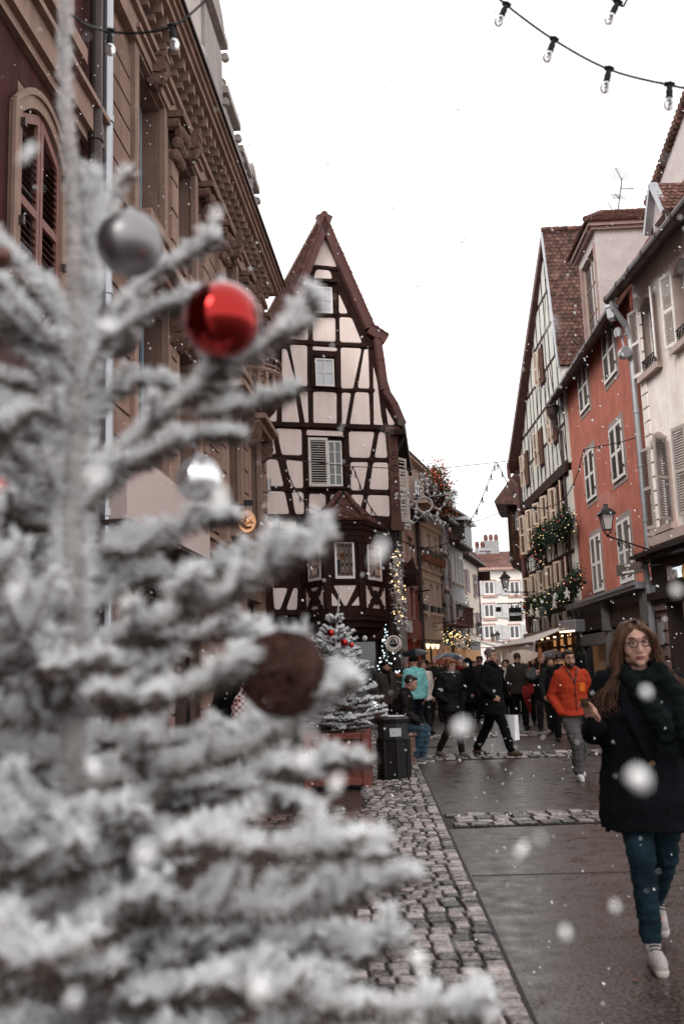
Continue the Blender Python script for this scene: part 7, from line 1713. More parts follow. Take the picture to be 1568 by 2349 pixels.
mb = MB()     # lapels and belt ties
for s in (-1, 1): limb(mb, [(s*.11, -.10, 1.42), (s*.10, -.165, 1.25), (s*.02, -.185, 1.02)], [.03, .034, .012])
linkmesh('lapel', fuse(mb, 'lapel', .009, 2, .004, 20, 5), NAVY, fw, smooth=True)
mb = MB()
for s, z_, yy in ((-1, .64, -.05), (1, .70, -.02)): mb.hexa([(s*.235-.011, yy-.012, z_), (s*.235+.011, yy-.012, z_), (s*.235+.011, yy, z_), (s*.235-.011, yy, z_)], [(s*.215-.008, yy-.006, 1.0), (s*.215+.008, yy-.006, 1.0), (s*.215+.008, yy+.006, 1.0), (s*.215-.008, yy+.006, 1.0)])
mb.build('belt_tie', NAVY, fw)
for z_ in (1.0, .86, .72): MB().lathe([(.014, .004), (.016, 0), (.014, -.004)], (.0, -.183 if z_ > .9 else -.19, z_), 14, axis='y').build('button', mat('brown button', (.09, .05, .03), rough=.3), fw)
# --- the man in the orange red jacket
RED = cloth('orange red softshell', (.31, .034, .014), var=.25, scale=3, bump=.15, bscale=200, rough=.7)
J = dict(head=(-.02, -.03, 1.63), hy=4, hp=2, elR=(-.285, .05, 1.13), wrR=(-.205, -.09, .90), elL=(.285, .05, 1.13), wrL=(.205, -.09, .90),
         knR=(-.04, -.20, .51), anR=(-.03, -.14, .10), toeR=(-.04, -.31, .04), knL=(.09, .0, .50), anL=(.10, .25, .15), toeL=(.115, .12, .055), hiR=(-.09, 0, .92), hiL=(.09, 0, .92))
rm, hm, jj = person('bearded man in bright orange red hooded jacket with hands in pockets', gnd(1325, 1788), R(4), 1.69, J, fat=1.08, top=RED, hem=.86, topfat=.030, flare=.0, pants=cloth('worn grey trousers', (.085, .078, .078), var=.3, scale=3), legfat=.028, shoes=(mat('white trainer', (.55, .54, .53), rough=.5, var=.2, scale=20), SOLE), hair='short', hairm=mat('dark brown hair', (.022, .013, .010), rough=.5, var=.4, scale=30, bump=.5), beard=MATS['dark brown hair'], glasses=True,
         det=1, disp=.009, hood=('down', RED), handL='pocket', handR='pocket', seed=1)
mb = MB().box(.045, .135, -.172, -.158, 1.18, 1.30); mb.build('chest_pocket', cloth('bright orange cloth', (.6, .13, .02)), rm, bevel=.008); MB().box(.055, .062, -.178, -.17, 1.19, 1.29).build('pocket_zip', M['rubber'], rm)
mb = MB(); limb(mb, [(-.075, -.07, 1.50), (-.03, -.13, 1.38), (0, -.155, 1.3)], [.014, .014, .008]); limb(mb, [(.075, -.07, 1.50), (.03, -.13, 1.38), (0, -.155, 1.3)], [.014, .014, .008]); mb.build('collar', cloth('dark red lining', (.16, .05, .04)), rm, smooth=True)
# --- the couple crossing
COAT = cloth('black wool coat', (.006, .0055, .006), bump=.3)
J = dict(head=(0, -.03, 1.635), hy=-6, hp=2, pel=(0, 0, .93), chest=(0, .0, 1.25), elR=(-.30, .08, 1.16), wrR=(-.21, -.10, .98), elL=(.24, .08, 1.13), wrL=(.25, .02, .87),
         knR=(-.10, -.20, .53), anR=(-.10, -.32, .10), toeR=(-.11, -.48, .045), knL=(.10, .13, .50), anL=(.11, .36, .11), toeL=(.12, .22, .035))
mm, hm, jj = person('grey haired man in glasses and long black coat striding right with white paper bag', gnd(1135, 1735), R(62), 1.80, J, fat=1.12, top=COAT, hem=.68, topfat=.04, flare=.02, pants=BLK, legfat=.022, shoes=mat('brown walking shoe', (.06, .038, .026), rough=.5, var=.4, scale=20), hair='short', hairm=mat('grey brown hair', (.085, .062, .052), rough=.6, var=.5, scale=30, bump=.5), glasses=True, det=1, disp=.009,
         handR=dict(d=(.35, -.75, -.5), up=(-.9, -.3, .1), side=1, curl=.5), handL=dict(d=(0, -.1, -1), up=(1, 0, 0), side=-1, curl=.9), seed=5, scarf=BLK)
hx = Matrix.Translation(Vector(gnd(1135, 1735))) @ Matrix.Rotation(R(62), 4, 'Z') @ Matrix.Scale(1.80/1.745, 4)
hp_ = hx @ Vector((.255, .02, .78))
PAPER = mat('white paper bag', (.82, .80, .82), rough=.6, var=.08, scale=3, bump=.1)
o = thing('paper_bag', 'large white paper carrier bag hanging from the striding man in the black coat', 'bag', (hp_.x+.16, hp_.y-.12, 0), R(-38))
zt2 = hp_.z-.13; zb2 = zt2-.42; mb = MB(); w_ = .17
mb.add([(-w_, -.06, zt2), (w_, -.06, zt2), (w_*1.0, .07, zt2), (-w_*1.0, .07, zt2), (-w_*.98, -.085, zb2-.02), (w_*.97, -.085, zb2), (w_*.97, .085, zb2), (-w_*.98, .085, zb2), (w_+.012, .0, zt2-.01), (w_*.90, .0, zb2+.12), (-w_-.012, 0, zt2-.01), (-w_*.9, 0, zb2+.12)],
       [(0, 4, 5, 1), (3, 2, 6, 7), (1, 5, 9, 8), (8, 9, 6, 2), (0, 10, 11, 4), (10, 3, 7, 11), (4, 7, 6, 5), (11, 7, 4), (5, 6, 9)])
s_ = mb.build('paper_body', PAPER, o); sm_ = s_.modifiers.new('t', 'SOLIDIFY'); sm_.thickness = .003
for y_ in (-.06, .07): MB().tube([(-.08, y_, zt2), (-.03, y_*.3, zt2+.12), (.03, y_*.3, zt2+.12), (.08, y_, zt2)], .004, 5).build('handle', CHR, o)
PUF = cloth('black quilted nylon', (.007, .0068, .0075), bump=.5, rough=.45, bscale=60)
J = dict(head=(.01, -.035, 1.615), hy=10, hp=14, elR=(-.285, .05, 1.13), wrR=(-.17, -.12, .98), elL=(.285, .05, 1.13), wrL=(.19, -.11, .96),
         knR=(-.13, -.09, .51), anR=(-.235, .12, .12), toeR=(-.22, -.03, .045), knL=(.06, -.12, .50), anL=(.07, -.16, .09), toeL=(.09, -.32, .03))
ww, hm, jj = person('woman with short auburn hair, glasses and black quilted jacket, hands in pockets', gnd(1040, 1737), R(28), 1.68, J, fat=1.06, skin=SKIN2, top=PUF, hem=.80, topfat=.05, pants=cloth('dark plum brown trousers', (.014, .010, .0095)), legfat=.012, shoes=mat('taupe suede shoe', (.12, .085, .07), rough=.85, var=.2), hair='fringe', hairm=mat('auburn hair', (.16, .055, .028), rough=.5, var=.5, scale=25, bump=.5), glasses=True, det=1, disp=.011, handL='pocket', handR='pocket', seed=9,
         scarf=None)
mb = MB(); nbv = Vector(jj['nb'])
limb(mb, [nbv+Vector((math.cos(a)*.072, math.sin(a)*.07-.01, .03)) for a in [6.2832*i/14 for i in range(15)]], [.022]*15, 8); limb(mb, [nbv+Vector((.02, -.09, .0)), nbv+Vector((.03, -.13, -.12)), nbv+Vector((.03, -.165, -.22))], [.02, .02, .012])
sc2 = linkmesh('scarf', fuse(mb, 'scarf', .01, 1), M['rubber'], ww, smooth=True); mb = MB(); rq = random.Random(4)
for i in range(60): a = rq.uniform(3.3, 6.1); mb.sph(nbv+Vector((math.cos(a)*.094, math.sin(a)*.092-.01, .03+rq.uniform(-.02, .02))), .0045, 5, 4)
for i in range(16): t_ = rq.random(); mb.sph(nbv+Vector((.025+rq.uniform(-.012, .015), -.105-.075*t_, -.0-.2*t_)), .0045, 5, 4)
mb.build('polka_dot', M['letter'], sc2)
mb = MB()
for z_ in (.88, .97, 1.06, 1.15, 1.24, 1.33): n = 26; rx_, ry_ = .233, .182; mb.tube([(math.cos(a)*rx_*(1 if z_ < 1.2 else .99), math.sin(a)*ry_, z_) for a in [6.2832*i/n for i in range(n+1)]], .004, 4, cap=False)
# --- seated man by the bin
SJ = cloth('black leather jacket', (.010, .008, .0075), rough=.4, bump=.6, bscale=30)
J = dict(pel=(0, .16, .60), chest=(0, .08, .90), nb=(0, -.0, 1.12), head=(0, -.09, 1.26), hy=0, hp=18, shL=(.17, .02, 1.06), shR=(-.17, .02, 1.06), elL=(.22, .0, .78), elR=(-.22, .0, .78), wrL=(.12, -.21, .60), wrR=(-.14, -.21, .62),
         hiL=(.09, .14, .57), hiR=(-.09, .14, .57), knL=(.12, -.30, .52), knR=(-.13, -.28, .54), anL=(.12, -.20, .10), anR=(-.12, -.10, .09), toeL=(.13, -.37, .03), toeR=(-.13, -.26, .03))
g_ = gnd(938, 1752); g_ = (g_[0], g_[1]+.1, 0)
sm, hm, jj = person('man in black leather jacket and jeans sitting in profile behind the litter bin', g_, R(80), 1.78, J, fat=1.1, top=SJ, hem=.52, topfat=.035, pants=cloth('faded blue jeans', (.035, .06, .082), var=.7, scale=4), legfat=.02, shoes=(mat('grey trainer', (.10, .10, .11), rough=.7), SOLE), hair='short', hairm=MATS['dark brown hair'], det=1, disp=.012,
         handL=dict(d=(-.1, -.9, -.4), up=(0, -.3, 1), side=1, curl=.6), handR=dict(d=(.1, -.9, -.4), up=(0, -.3, 1), side=-1, curl=.6), seed=8)
o = thing('stone_seat', 'low square stone block the hunched man sits on behind the litter bin', 'stone block', (g_[0]-.12, g_[1], 0), R(10)); MB().box(-.24, .2, -.24, .24, 0, .44).build('block', M['sandd'], o, bevel=.02); MB().box(-.26, .22, -.26, .26, .44, .50).build('top_slab', M['sandd'], o, bevel=.01)
# --- figure with the chequered bag behind the near tree
J = dict(elL=(.27, .05, 1.12), wrL=(.22, -.1, .95))
pl = plc(545, 1600, 11.5)
bk, hm, jj = person('dark dressed person seen from behind at the left shops with chequered shoulder bag', pl, R(165), 1.72, J, top=BLK, hem=.72, topfat=.04, pants=BLK, shoes=M['rubber'], hair='bob', hairm=MATS['dark brown hair'], det=0, seed=2)
bgp = P(569, 1618, 11.2); o = thing('chequered_bag', 'slouchy red and white chequered shoulder bag carried by the dark person at the shops', 'bag', tuple(bgp), R(5))
m = bpy.data.materials.new('chequered cloth'); m.use_nodes = True; nt = m.node_tree; cx = nt.nodes.new('ShaderNodeTexChecker'); cx.inputs['Scale'].default_value = 26; cx.inputs['Color1'].default_value = (.6, .52, .5, 1); cx.inputs['Color2'].default_value = (.16, .012, .015, 1); tcx = nt.nodes.new('ShaderNodeTexCoord'); nt.links.new(tcx.outputs['Object'], cx.inputs[0]); nt.links.new(cx.outputs[0], nt.nodes['Principled BSDF'].inputs['Base Color']); nt.nodes['Principled BSDF'].inputs['Roughness'].default_value = .9
mb = MB(); loft(mb, [((0, 0, -.16), .17, .05), ((0, 0, -.12), .20, .07), ((0, 0, 0), .19, .07), ((0, 0, .08), .16, .05), ((0, 0, .13), .10, .02)]); linkmesh('pouch', fuse(mb, 'pouch', .012, 2, .012, 9, 2), m, o, smooth=True); MB().tube([(-.1, 0, .1), (-.03, 0, .32), (.0, 0, .46)], [.02, .014, .01], 6).tube([(.1, 0, .1), (.04, 0, .3), (.0, 0, .46)], [.02, .014, .01], 6).build('strap', m, o)
# --- the crowd
TUR = cloth('turquoise jacket', (.17, .42, .42), rough=.6); CRM = cloth('cream coat', (.50, .42, .38)); TAUPE = cloth('taupe coat', (.045, .034, .03)); BLU = cloth('bright blue cloth', (.03, .12, .25)); DRED = cloth('dark red cloth', (.20, .02, .018)); DNAVY = cloth('dark navy cloth', (.008, .010, .016)); BRN = cloth('brown cloth', (.06, .035, .025)); PINK = cloth('pink cloth', (.45, .22, .22))
GH = mat('grey hair', (.22, .19, .175), rough=.6, var=.4, scale=30); BH = MATS['dark brown hair']; LBH = mat('brown hair', (.07, .035, .02), rough=.6, var=.4); AUB = MATS['auburn hair']
CR = [ # u, Y, H, facing, top, hem, pants, hair, hat, label
 (884, 22.5, 1.70, 20, TAUPE, .75, BLK, 'short', ('beanie', BLK), dict(scarf=BLK), 'person in dark cap and taupe coat with scarf behind the bin'),
 (897, 25, 1.66, -30, PINK, .8, CHR, 'bob', None, {}, 'person in a pale pink top behind the dark capped figure near the boat sign'),
 (949, 21, 1.78, 205, TUR, .86, DNAVY, None, ('beanie', BLK), {}, 'person in bright turquoise jacket and black beanie seen from behind in the crowd'),
 (968, 23, 1.70, 25, CRM, .8, CHR, 'bob', None, dict(hairm=LBH), 'woman in cream coat with brown bob beside the turquoise jacket'),
 (930, 28, 1.74, 10, CHR, .75, BLK, 'short', None, dict(hairm=GH), 'balding grey haired man in dark coat behind the turquoise jacket'),
 (912, 31, 1.66, -10, BLK, .7, BLK, 'bob', None, dict(hairm=GH), 'person with pale hair in a black coat under the umbrella by the red shop'),
 (952, 33, 1.78, 0, DNAVY, .7, BLK, 'short', None, {}, 'person holding the black umbrella before the red shop'),
 (978, 30, 1.74, 160, BLK, .7, BLK, None, ('brim', BLK), {}, 'person in wide brimmed black hat left of the phone reading man'),
 (996, 28, 1.78, 5, CHR, .72, CHR, 'bald', None, dict(J=dict(hp=22, elR=(-.27, .0, 1.13), wrR=(-.10, -.24, 1.15), elL=(.27, .0, 1.13), wrL=(.06, -.25, 1.17)), hairm=BH), 'balding man in dark coat looking down at a phone in both hands'),
 (1013, 31, 1.70, -20, BRN, .8, BLK, 'bob', None, dict(hairm=LBH), 'person in brown coat under the russet umbrella'),
 (1022, 33, 1.76, 200, BLK, .7, BLK, 'short', None, {}, 'person holding the russet umbrella, back turned'),
 (1056, 26, 1.72, 15, TAUPE, .72, BLK, 'bald', None, dict(hairm=GH, scarf=DRED), 'older man with red scarf just behind the auburn haired woman'),
 (1046, 33, 1.76, 180, DNAVY, .7, BLK, 'short', None, {}, 'person holding the navy and white umbrella'),
 (1072, 25, 1.72, -60, BLK, .6, BLK, None, None, dict(hood=('up', BLK)), 'hooded black figure in the crowd between the couple'),
 (1083, 29, 1.68, 60, BLK, .7, CHR, 'bob', None, dict(hairm=BH), 'short person in black facing the hooded figure'),
 (1101, 27, 1.78, 170, CHR, .65, BLK, None, ('brim', BLK), {}, 'tall person in black brimmed hat and long charcoal coat right behind the striding man'),
 (1093, 34, 1.70, 10, CRM, .8, CHR, 'bob', None, dict(hairm=GH), 'pale coated person deep in the crowd left of the striding man'),
 (1118, 32, 1.72, 0, BLK, .7, BLK, 'short', None, dict(hairm=GH), 'grey haired person in black behind the striding man'),
 (1161, 24, 1.66, -35, BLK, .72, BLK, 'bob', None, dict(hairm=BH, scarf=CRM), 'dark bobbed woman in black with pale scarf right of the striding man'),
 (1187, 23.5, 1.80, 150, cloth('grey brown parka', (.028, .024, .022)), .80, BLK, 'short', None, dict(J=dict(elR=(-.27, -.02, 1.15), wrR=(-.12, -.22, 1.42))), 'tall man in grey brown parka holding the beige umbrella, back turned'),
 (1207, 25.5, 1.68, -20, DRED, .8, BLK, 'bob', None, dict(hairm=BH), 'person in dark red top beside the parka man'),
 (1175, 31, 1.74, 10, BLK, .7, CHR, 'short', None, {}, 'black clad person under the beige umbrella further back'),
 (1242, 22.5, 1.76, -10, BLK, .72, CHR, 'short', None, dict(hairm=GH, J=dict(elR=(-.27, -.02, 1.13), wrR=(-.14, -.24, 1.30))), 'grey haired man in black holding up a wooden spatula at the bakery'),
 (1261, 21.8, 1.68, 25, CHR, .7, BLK, 'fringe', None, dict(hairm=BH), 'dark haired woman in charcoal beside the grey haired man, blue bag in hand'),
 (1222, 30, 1.74, 0, BLK, .7, BLK, 'bob', None, {}, 'black clad person at the lit bakery window'),
 (1283, 19.5, 1.72, 175, BLK, .7, BLK, 'short', None, {}, 'black clad person just behind the orange red jacket, left side'),
 (1332, 19.5, 1.70, 190, BLK, .7, BLK, None, None, dict(hood=('up', BLK)), 'hooded dark person behind the right shoulder of the orange red jacket'),
 (1140, 38, 1.72, 0, TAUPE, .7, BLK, 'short', None, {}, 'distant person in taupe under the market awning'),
 (1066, 38, 1.70, 30, GRY, .7, BLK, 'bob', None, {}, 'distant person in grey on the left before the shops'),
 (1205, 36, 1.72, 20, DNAVY, .7, BLK, 'short', None, {}, 'distant person in navy by the awning posts'),
 (987, 36, 1.70, 30, BRN, .7, BLK, 'short', None, {}, 'distant person in brown at the lit beige shop'),
]
CP = {}
for i, (u, Y, H, fc, top, hem, pants, hair, hat, kw, label) in enumerate(CR):
    p = P(u, 1545, Y); JJ = dict(kw.pop('J', {})); st_ = random.Random(i).uniform(-.12, .12)
    JJ.setdefault('knR', (-.10, -.06-st_, .50)); JJ.setdefault('anR', (-.11, -st_, .085)); JJ.setdefault('toeR', (-.12, -.16-st_, .03)); JJ.setdefault('anL', (.11, st_, .085)); JJ.setdefault('toeL', (.13, -.16+st_, .03)); JJ.setdefault('hy', random.Random(i+50).uniform(-25, 25))
    o, hm, jj = person(label, (p.x, p.y, 0), R(fc), H, JJ, fat=random.Random(i+9).uniform(1.0, 1.15), top=top, hem=hem, topfat=.04, pants=pants, shoes=M['rubber'], hair=hair, hairm=kw.pop('hairm', BH), hat=hat, det=0, disp=.008, seed=i, group='crowd in the street', **kw)
    CP[i] = (p, R(fc))
def umbrella(label, c, r, mt, tilt=(0, 0), folded=False, mt2=None, ln=.95):
    o = thing('umbrella', label, 'umbrella', tuple(c)); o.rotation_euler = (R(tilt[0]), R(tilt[1]), 0)
    if folded:
        MB().lathe([(.01, -.02), (.03, .05), (.11, .45), (.07, .62), (.02, .66)], (0, 0, 0), 10).build('canopy', mt, o); MB().tube([(0, 0, .6), (0, 0, .85)], .012, 6).build('handle', M['rubber'], o); return o
    mb = MB(); n = 8; vs = [(0, 0, r*.42)]; K_ = 5
    for k_ in range(1, K_+1):
        f = k_/K_; 
        for jn in range(n*2):
            a = math.pi*jn/n; sc = 1 if jn % 2 == 0 else .955; z = r*.42*(1-f**1.9)-(.0 if jn % 2 == 0 else -.02*f*r); vs.append((math.cos(a)*r*f*sc, math.sin(a)*r*f*sc, z))
    fs = [(0, 1+jn, 1+(jn+1) % (2*n)) for jn in range(2*n)]
    for k_ in range(K_-1):
        for jn in range(2*n): a = 1+k_*2*n+jn; b = 1+k_*2*n+(jn+1) % (2*n); fs.append((a, a+2*n, b+2*n, b))
    mb.add(vs, fs); cn = mb.build('canopy', [mt, mt2] if mt2 else mt, o, smooth=False)
    if mt2:
        for p_ in cn.data.polygons:
            a = math.atan2(p_.center.y, p_.center.x); p_.material_index = 1 if int((a+math.pi)/(math.pi/4)) % 3 == 0 else 0
    sm2 = cn.modifiers.new('t', 'SOLIDIFY'); sm2.thickness = .004
    mb = MB(); [mb.tube([(0, 0, r*.38), (math.cos(math.pi*q/4)*r, math.sin(math.pi*q/4)*r, 0)], .004, 4) for q in range(8)]; mb.build('rib', M['zincd'], o)
    MB().tube([(0, 0, r*.5), (0, 0, -ln+.25)], .008, 6).build('shaft', M['zinc'], o); MB().tube([(0, 0, -ln+.25), (0, 0, -ln+.1), (.03, 0, -ln+.07)], .014, 6).build('handle', M['rubber'], o); return o
UB = mat('black umbrella nylon', (.012, .015, .022), rough=.35, var=.2, bump=.05); UN = mat('navy umbrella nylon', (.018, .026, .045), rough=.35, var=.2); UW = mat('pale umbrella panel', (.3, .32, .36), rough=.4); UR = mat('russet umbrella nylon', (.20, .05, .025), rough=.45); UBG = mat('beige umbrella nylon', (.34, .26, .215), rough=.5, var=.15)
umbrella('black open umbrella in front of the red and beige shops', P(951, 1502, 31), .47, UB, (6, -4), mt2=None)
umbrella('large navy umbrella with pale panels in the middle of the crowd', P(1033, 1515, 32), .62, UN, (5, 8), mt2=UW)
umbrella('russet brown umbrella tucked under the navy one', P(1022, 1520, 29.5), .40, UR, (8, 0))
umbrella('beige umbrella tilted over the parka man', P(1190, 1512, 24.2), .50, UBG, (14, -16), ln=.7)
umbrella('dark umbrella behind the left shoulder of the orange red jacket', P(1268, 1508, 23.5), .42, mat('brown black umbrella', (.03, .018, .015), rough=.5), (5, 0))
umbrella('folded red umbrella hanging point down beside the parka man', Vector((P(1210, 1545, 23.2).x, 23.2, .38)), .1, DRED, (8, -10), folded=True)
c = P(1235, 1545, 22.2); o = thing('wooden_spatula', 'long wooden spatula held upright by the grey haired man at the bakery', 'spatula', (c.x-.0, 22.15, 1.25)); MB().tube([(0, 0, 0), (.03, 0, .42)], .012, 6).build('handle', mat('orange wood', (.4, .14, .05)), o); MB().sph((.045, 0, .52), (.05, .012, .12), 12, 8).build('blade', MATS['orange wood'], o, smooth=True)
# ------------------------------------------------------------ frosted firs
NR = np.random.default_rng(11)
class Needles:
    def __init__(s): s.v = []; s.m = []
    def along(s, pts, dens, ln, w, spread=.75, r0=.004, dark=.12, jit=.0):
        pts = np.array([tuple(p) for p in pts], float); seg = np.diff(pts, axis=0); L = np.linalg.norm(seg, axis=1); T_ = L.sum()
        n = int(T_*dens)
        if n < 1: return
        cum = np.concatenate([[0], np.cumsum(L)]); d = NR.random(n)*T_; k = np.clip(np.searchsorted(cum, d)-1, 0, len(L)-1)
        f = ((d-cum[k])/np.maximum(L[k], 1e-9))[:, None]; p = pts[k]+seg[k]*f; t = seg[k]/np.maximum(L[k], 1e-9)[:, None]
        a = NR.normal(size=(n, 3)); a -= (a*t).sum(1)[:, None]*t; a /= np.linalg.norm(a, axis=1)[:, None]+1e-9
        a[:, 2] += .15*np.abs(a[:, 2])
        dr = t*(1-spread)+a*spread; dr += NR.normal(size=(n, 3))*.12; dr /= np.linalg.norm(dr, axis=1)[:, None]
        l = ln*NR.uniform(.65, 1.15, n)[:, None]; sd = np.cross(dr, NR.normal(size=(n, 3))); sd /= np.linalg.norm(sd, axis=1)[:, None]+1e-9
        b = p+a*r0+NR.normal(size=(n, 3))*jit; hw = (w/2*NR.uniform(.7, 1.3, n))[:, None]
        tri = np.stack([b-sd*hw, b+sd*hw, b+dr*l+sd*hw*.5, b+dr*l-sd*hw*.5], axis=1)
        s.v.append(tri); s.m.append((dr[:, 2]+NR.normal(size=n)*.12 < -.27+dark).astype(np.int32))   # downward needles get the dark material: underside shade put into colour
    def build(s, name, mats, parent):
        v = np.concatenate(s.v).reshape(-1, 3); m = np.concatenate(s.m); n = len(m)
        me = bpy.data.meshes.new(name); me.vertices.add(len(v)); me.vertices.foreach_set('co', v.astype(np.float32).ravel())
        me.loops.add(n*4); me.loops.foreach_set('vertex_index', np.arange(n*4, dtype=np.int32)); me.polygons.add(n)
        me.polygons.foreach_set('loop_start', np.arange(0, n*4, 4, dtype=np.int32)); me.polygons.foreach_set('loop_total', np.full(n, 4, dtype=np.int32)); me.polygons.foreach_set('material_index', m)
        me.update(calc_edges=True); print(name, n); return linkmesh(name, me, mats, parent)
def smooth_path(pts, k=5):
    out = []
    for i in range(len(pts)-1):
        p0, p1, p2, p3 = pts[max(i-1, 0)], pts[i], pts[i+1], pts[min(i+2, len(pts)-1)]
        for j in range(k):
            t = j/k; out.append(.5*((2*p1)+(p2-p0)*t+(2*p0-5*p1+4*p2-p3)*t*t+(3*p1-p0-3*p2+p3)*t**3))
    out.append(pts[-1]); return out
def bough(nd, wood, pts, rg, tw_len, dens, nl, nw, r, twigs=True, step=.05, sub=True, spread=.75, up=.1, dark=.1, lift=(-.15, .25)):
    """a limb with side twigs in two flat ranks, all carrying needles"""
    pts = smooth_path([Vector(p) for p in pts]); n = len(pts)
    wood.tube(pts, [r*(1-.75*i/(n-1)) for i in range(n)], 6); nd.along(pts[max(1, n//8):], dens*1.1, nl, nw, spread, r*.7, dark)
    if not twigs: return
    tip, tdir = pts[-1], (pts[-1]-pts[-3]).normalized(); sdv = tdir.cross(Vector((0, 0, 1))); sdv = sdv.normalized() if sdv.length > .1 else Vector((1, 0, 0)); upv = sdv.cross(tdir)
    for q in range(5):      # every shoot ends in a small fork, with tufts standing up before it
        b_ = pts[-1-rg.choice((1, 2, 3, 4, 6)) % n] if n > 7 else tip
        dq = (tdir*rg.uniform(.2, .6)+sdv*rg.uniform(-.8, .8)+upv*rg.uniform(-.35, .9)).normalized(); lq = tw_len*rg.uniform(.25, .5)
        nd.along([b_, b_+dq*lq*.6, b_+dq*lq+Vector((0, 0, lq*.12))], dens, nl, nw, spread, r*.3, dark); wood.tube([b_, b_+dq*lq], [r*.3, r*.12], 4)
    L = sum((b-a).length for a, b in zip(pts, pts[1:])); d = L*.18; s = 1; acc = 0; i = 0
    while d < L*.97:
        acc = 0
        for a, b in zip(pts, pts[1:]):
            l = (b-a).length
            if acc+l >= d: p = a.lerp(b, (d-acc)/l); t = (b-a).normalized(); break
            acc += l
        side = t.cross(Vector((0, 0, 1))); side = side.normalized() if side.length > .1 else Vector((1, 0, 0)); f = d/L
        tl = tw_len*(1.15-f)*rg.uniform(.55, 1.3); s = -s; dr = (t*.75+side*s*.8+Vector((0, 0, rg.uniform(*lift)+up))).normalized()
        q = p+dr*tl*.5+Vector((0, 0, -.03*tl)); e = p+dr*tl+Vector((0, 0, .08*tl)); wood.tube([p, q, e], [r*.4, r*.3, r*.15], 5); nd.along([p, q, e], dens, nl, nw, spread, r*.4, dark)
        if sub and tl > step*2.2:
            for g in (.35, .62):
                for ss in (-1, 1):
                    p2 = p.lerp(e, g); d2 = (dr*.75+dr.cross(Vector((0, 0, 1))).normalized()*ss*.75+Vector((0, 0, rg.uniform(-.1, .3)))).normalized(); tl2 = tl*.42*rg.uniform(.7, 1.2)*(1.2-g)
                    nd.along([p2, p2+d2*tl2], dens, nl, nw, spread, r*.3, dark); wood.tube([p2, p2+d2*tl2], [r*.25, r*.1], 4)
        d += step*rg.uniform(.8, 1.3)
# ---- near tree: limbs placed where the photograph has them
rg = random.Random(21); YT = 1.62
root = P(180, 2349, YT); tx, ty = P(172, 1500, YT).x, YT
to = thing('frosted_christmas_tree', 'large flocked white fir with baubles filling the left foreground', 'christmas tree', (tx, ty, 0))
base = Vector((tx, ty, 0)); nd = Needles(); wd = MB()
def LP(u, v, dy=0): return P(u, v, YT+dy)-base
trunk = [Vector((.01, 0, .0)), Vector((.0, 0, .5)), LP(185, 2349), LP(172, 1900), LP(170, 1500), LP(172, 1150), LP(180, 800), LP(165, 420), LP(150, 200), LP(150, -60)]
tt = smooth_path(trunk, 4); n = len(tt); wd.tube(tt, [.03*(1-.78*i/(n-1)) for i in range(n)], 10)
nd.along(tt[int(n*.22):int(n*.72)], 5200, .020, .0021, .8, .022, .05); nd.along(tt[int(n*.66):], 1900, .014, .0022, .6, .006, .08)
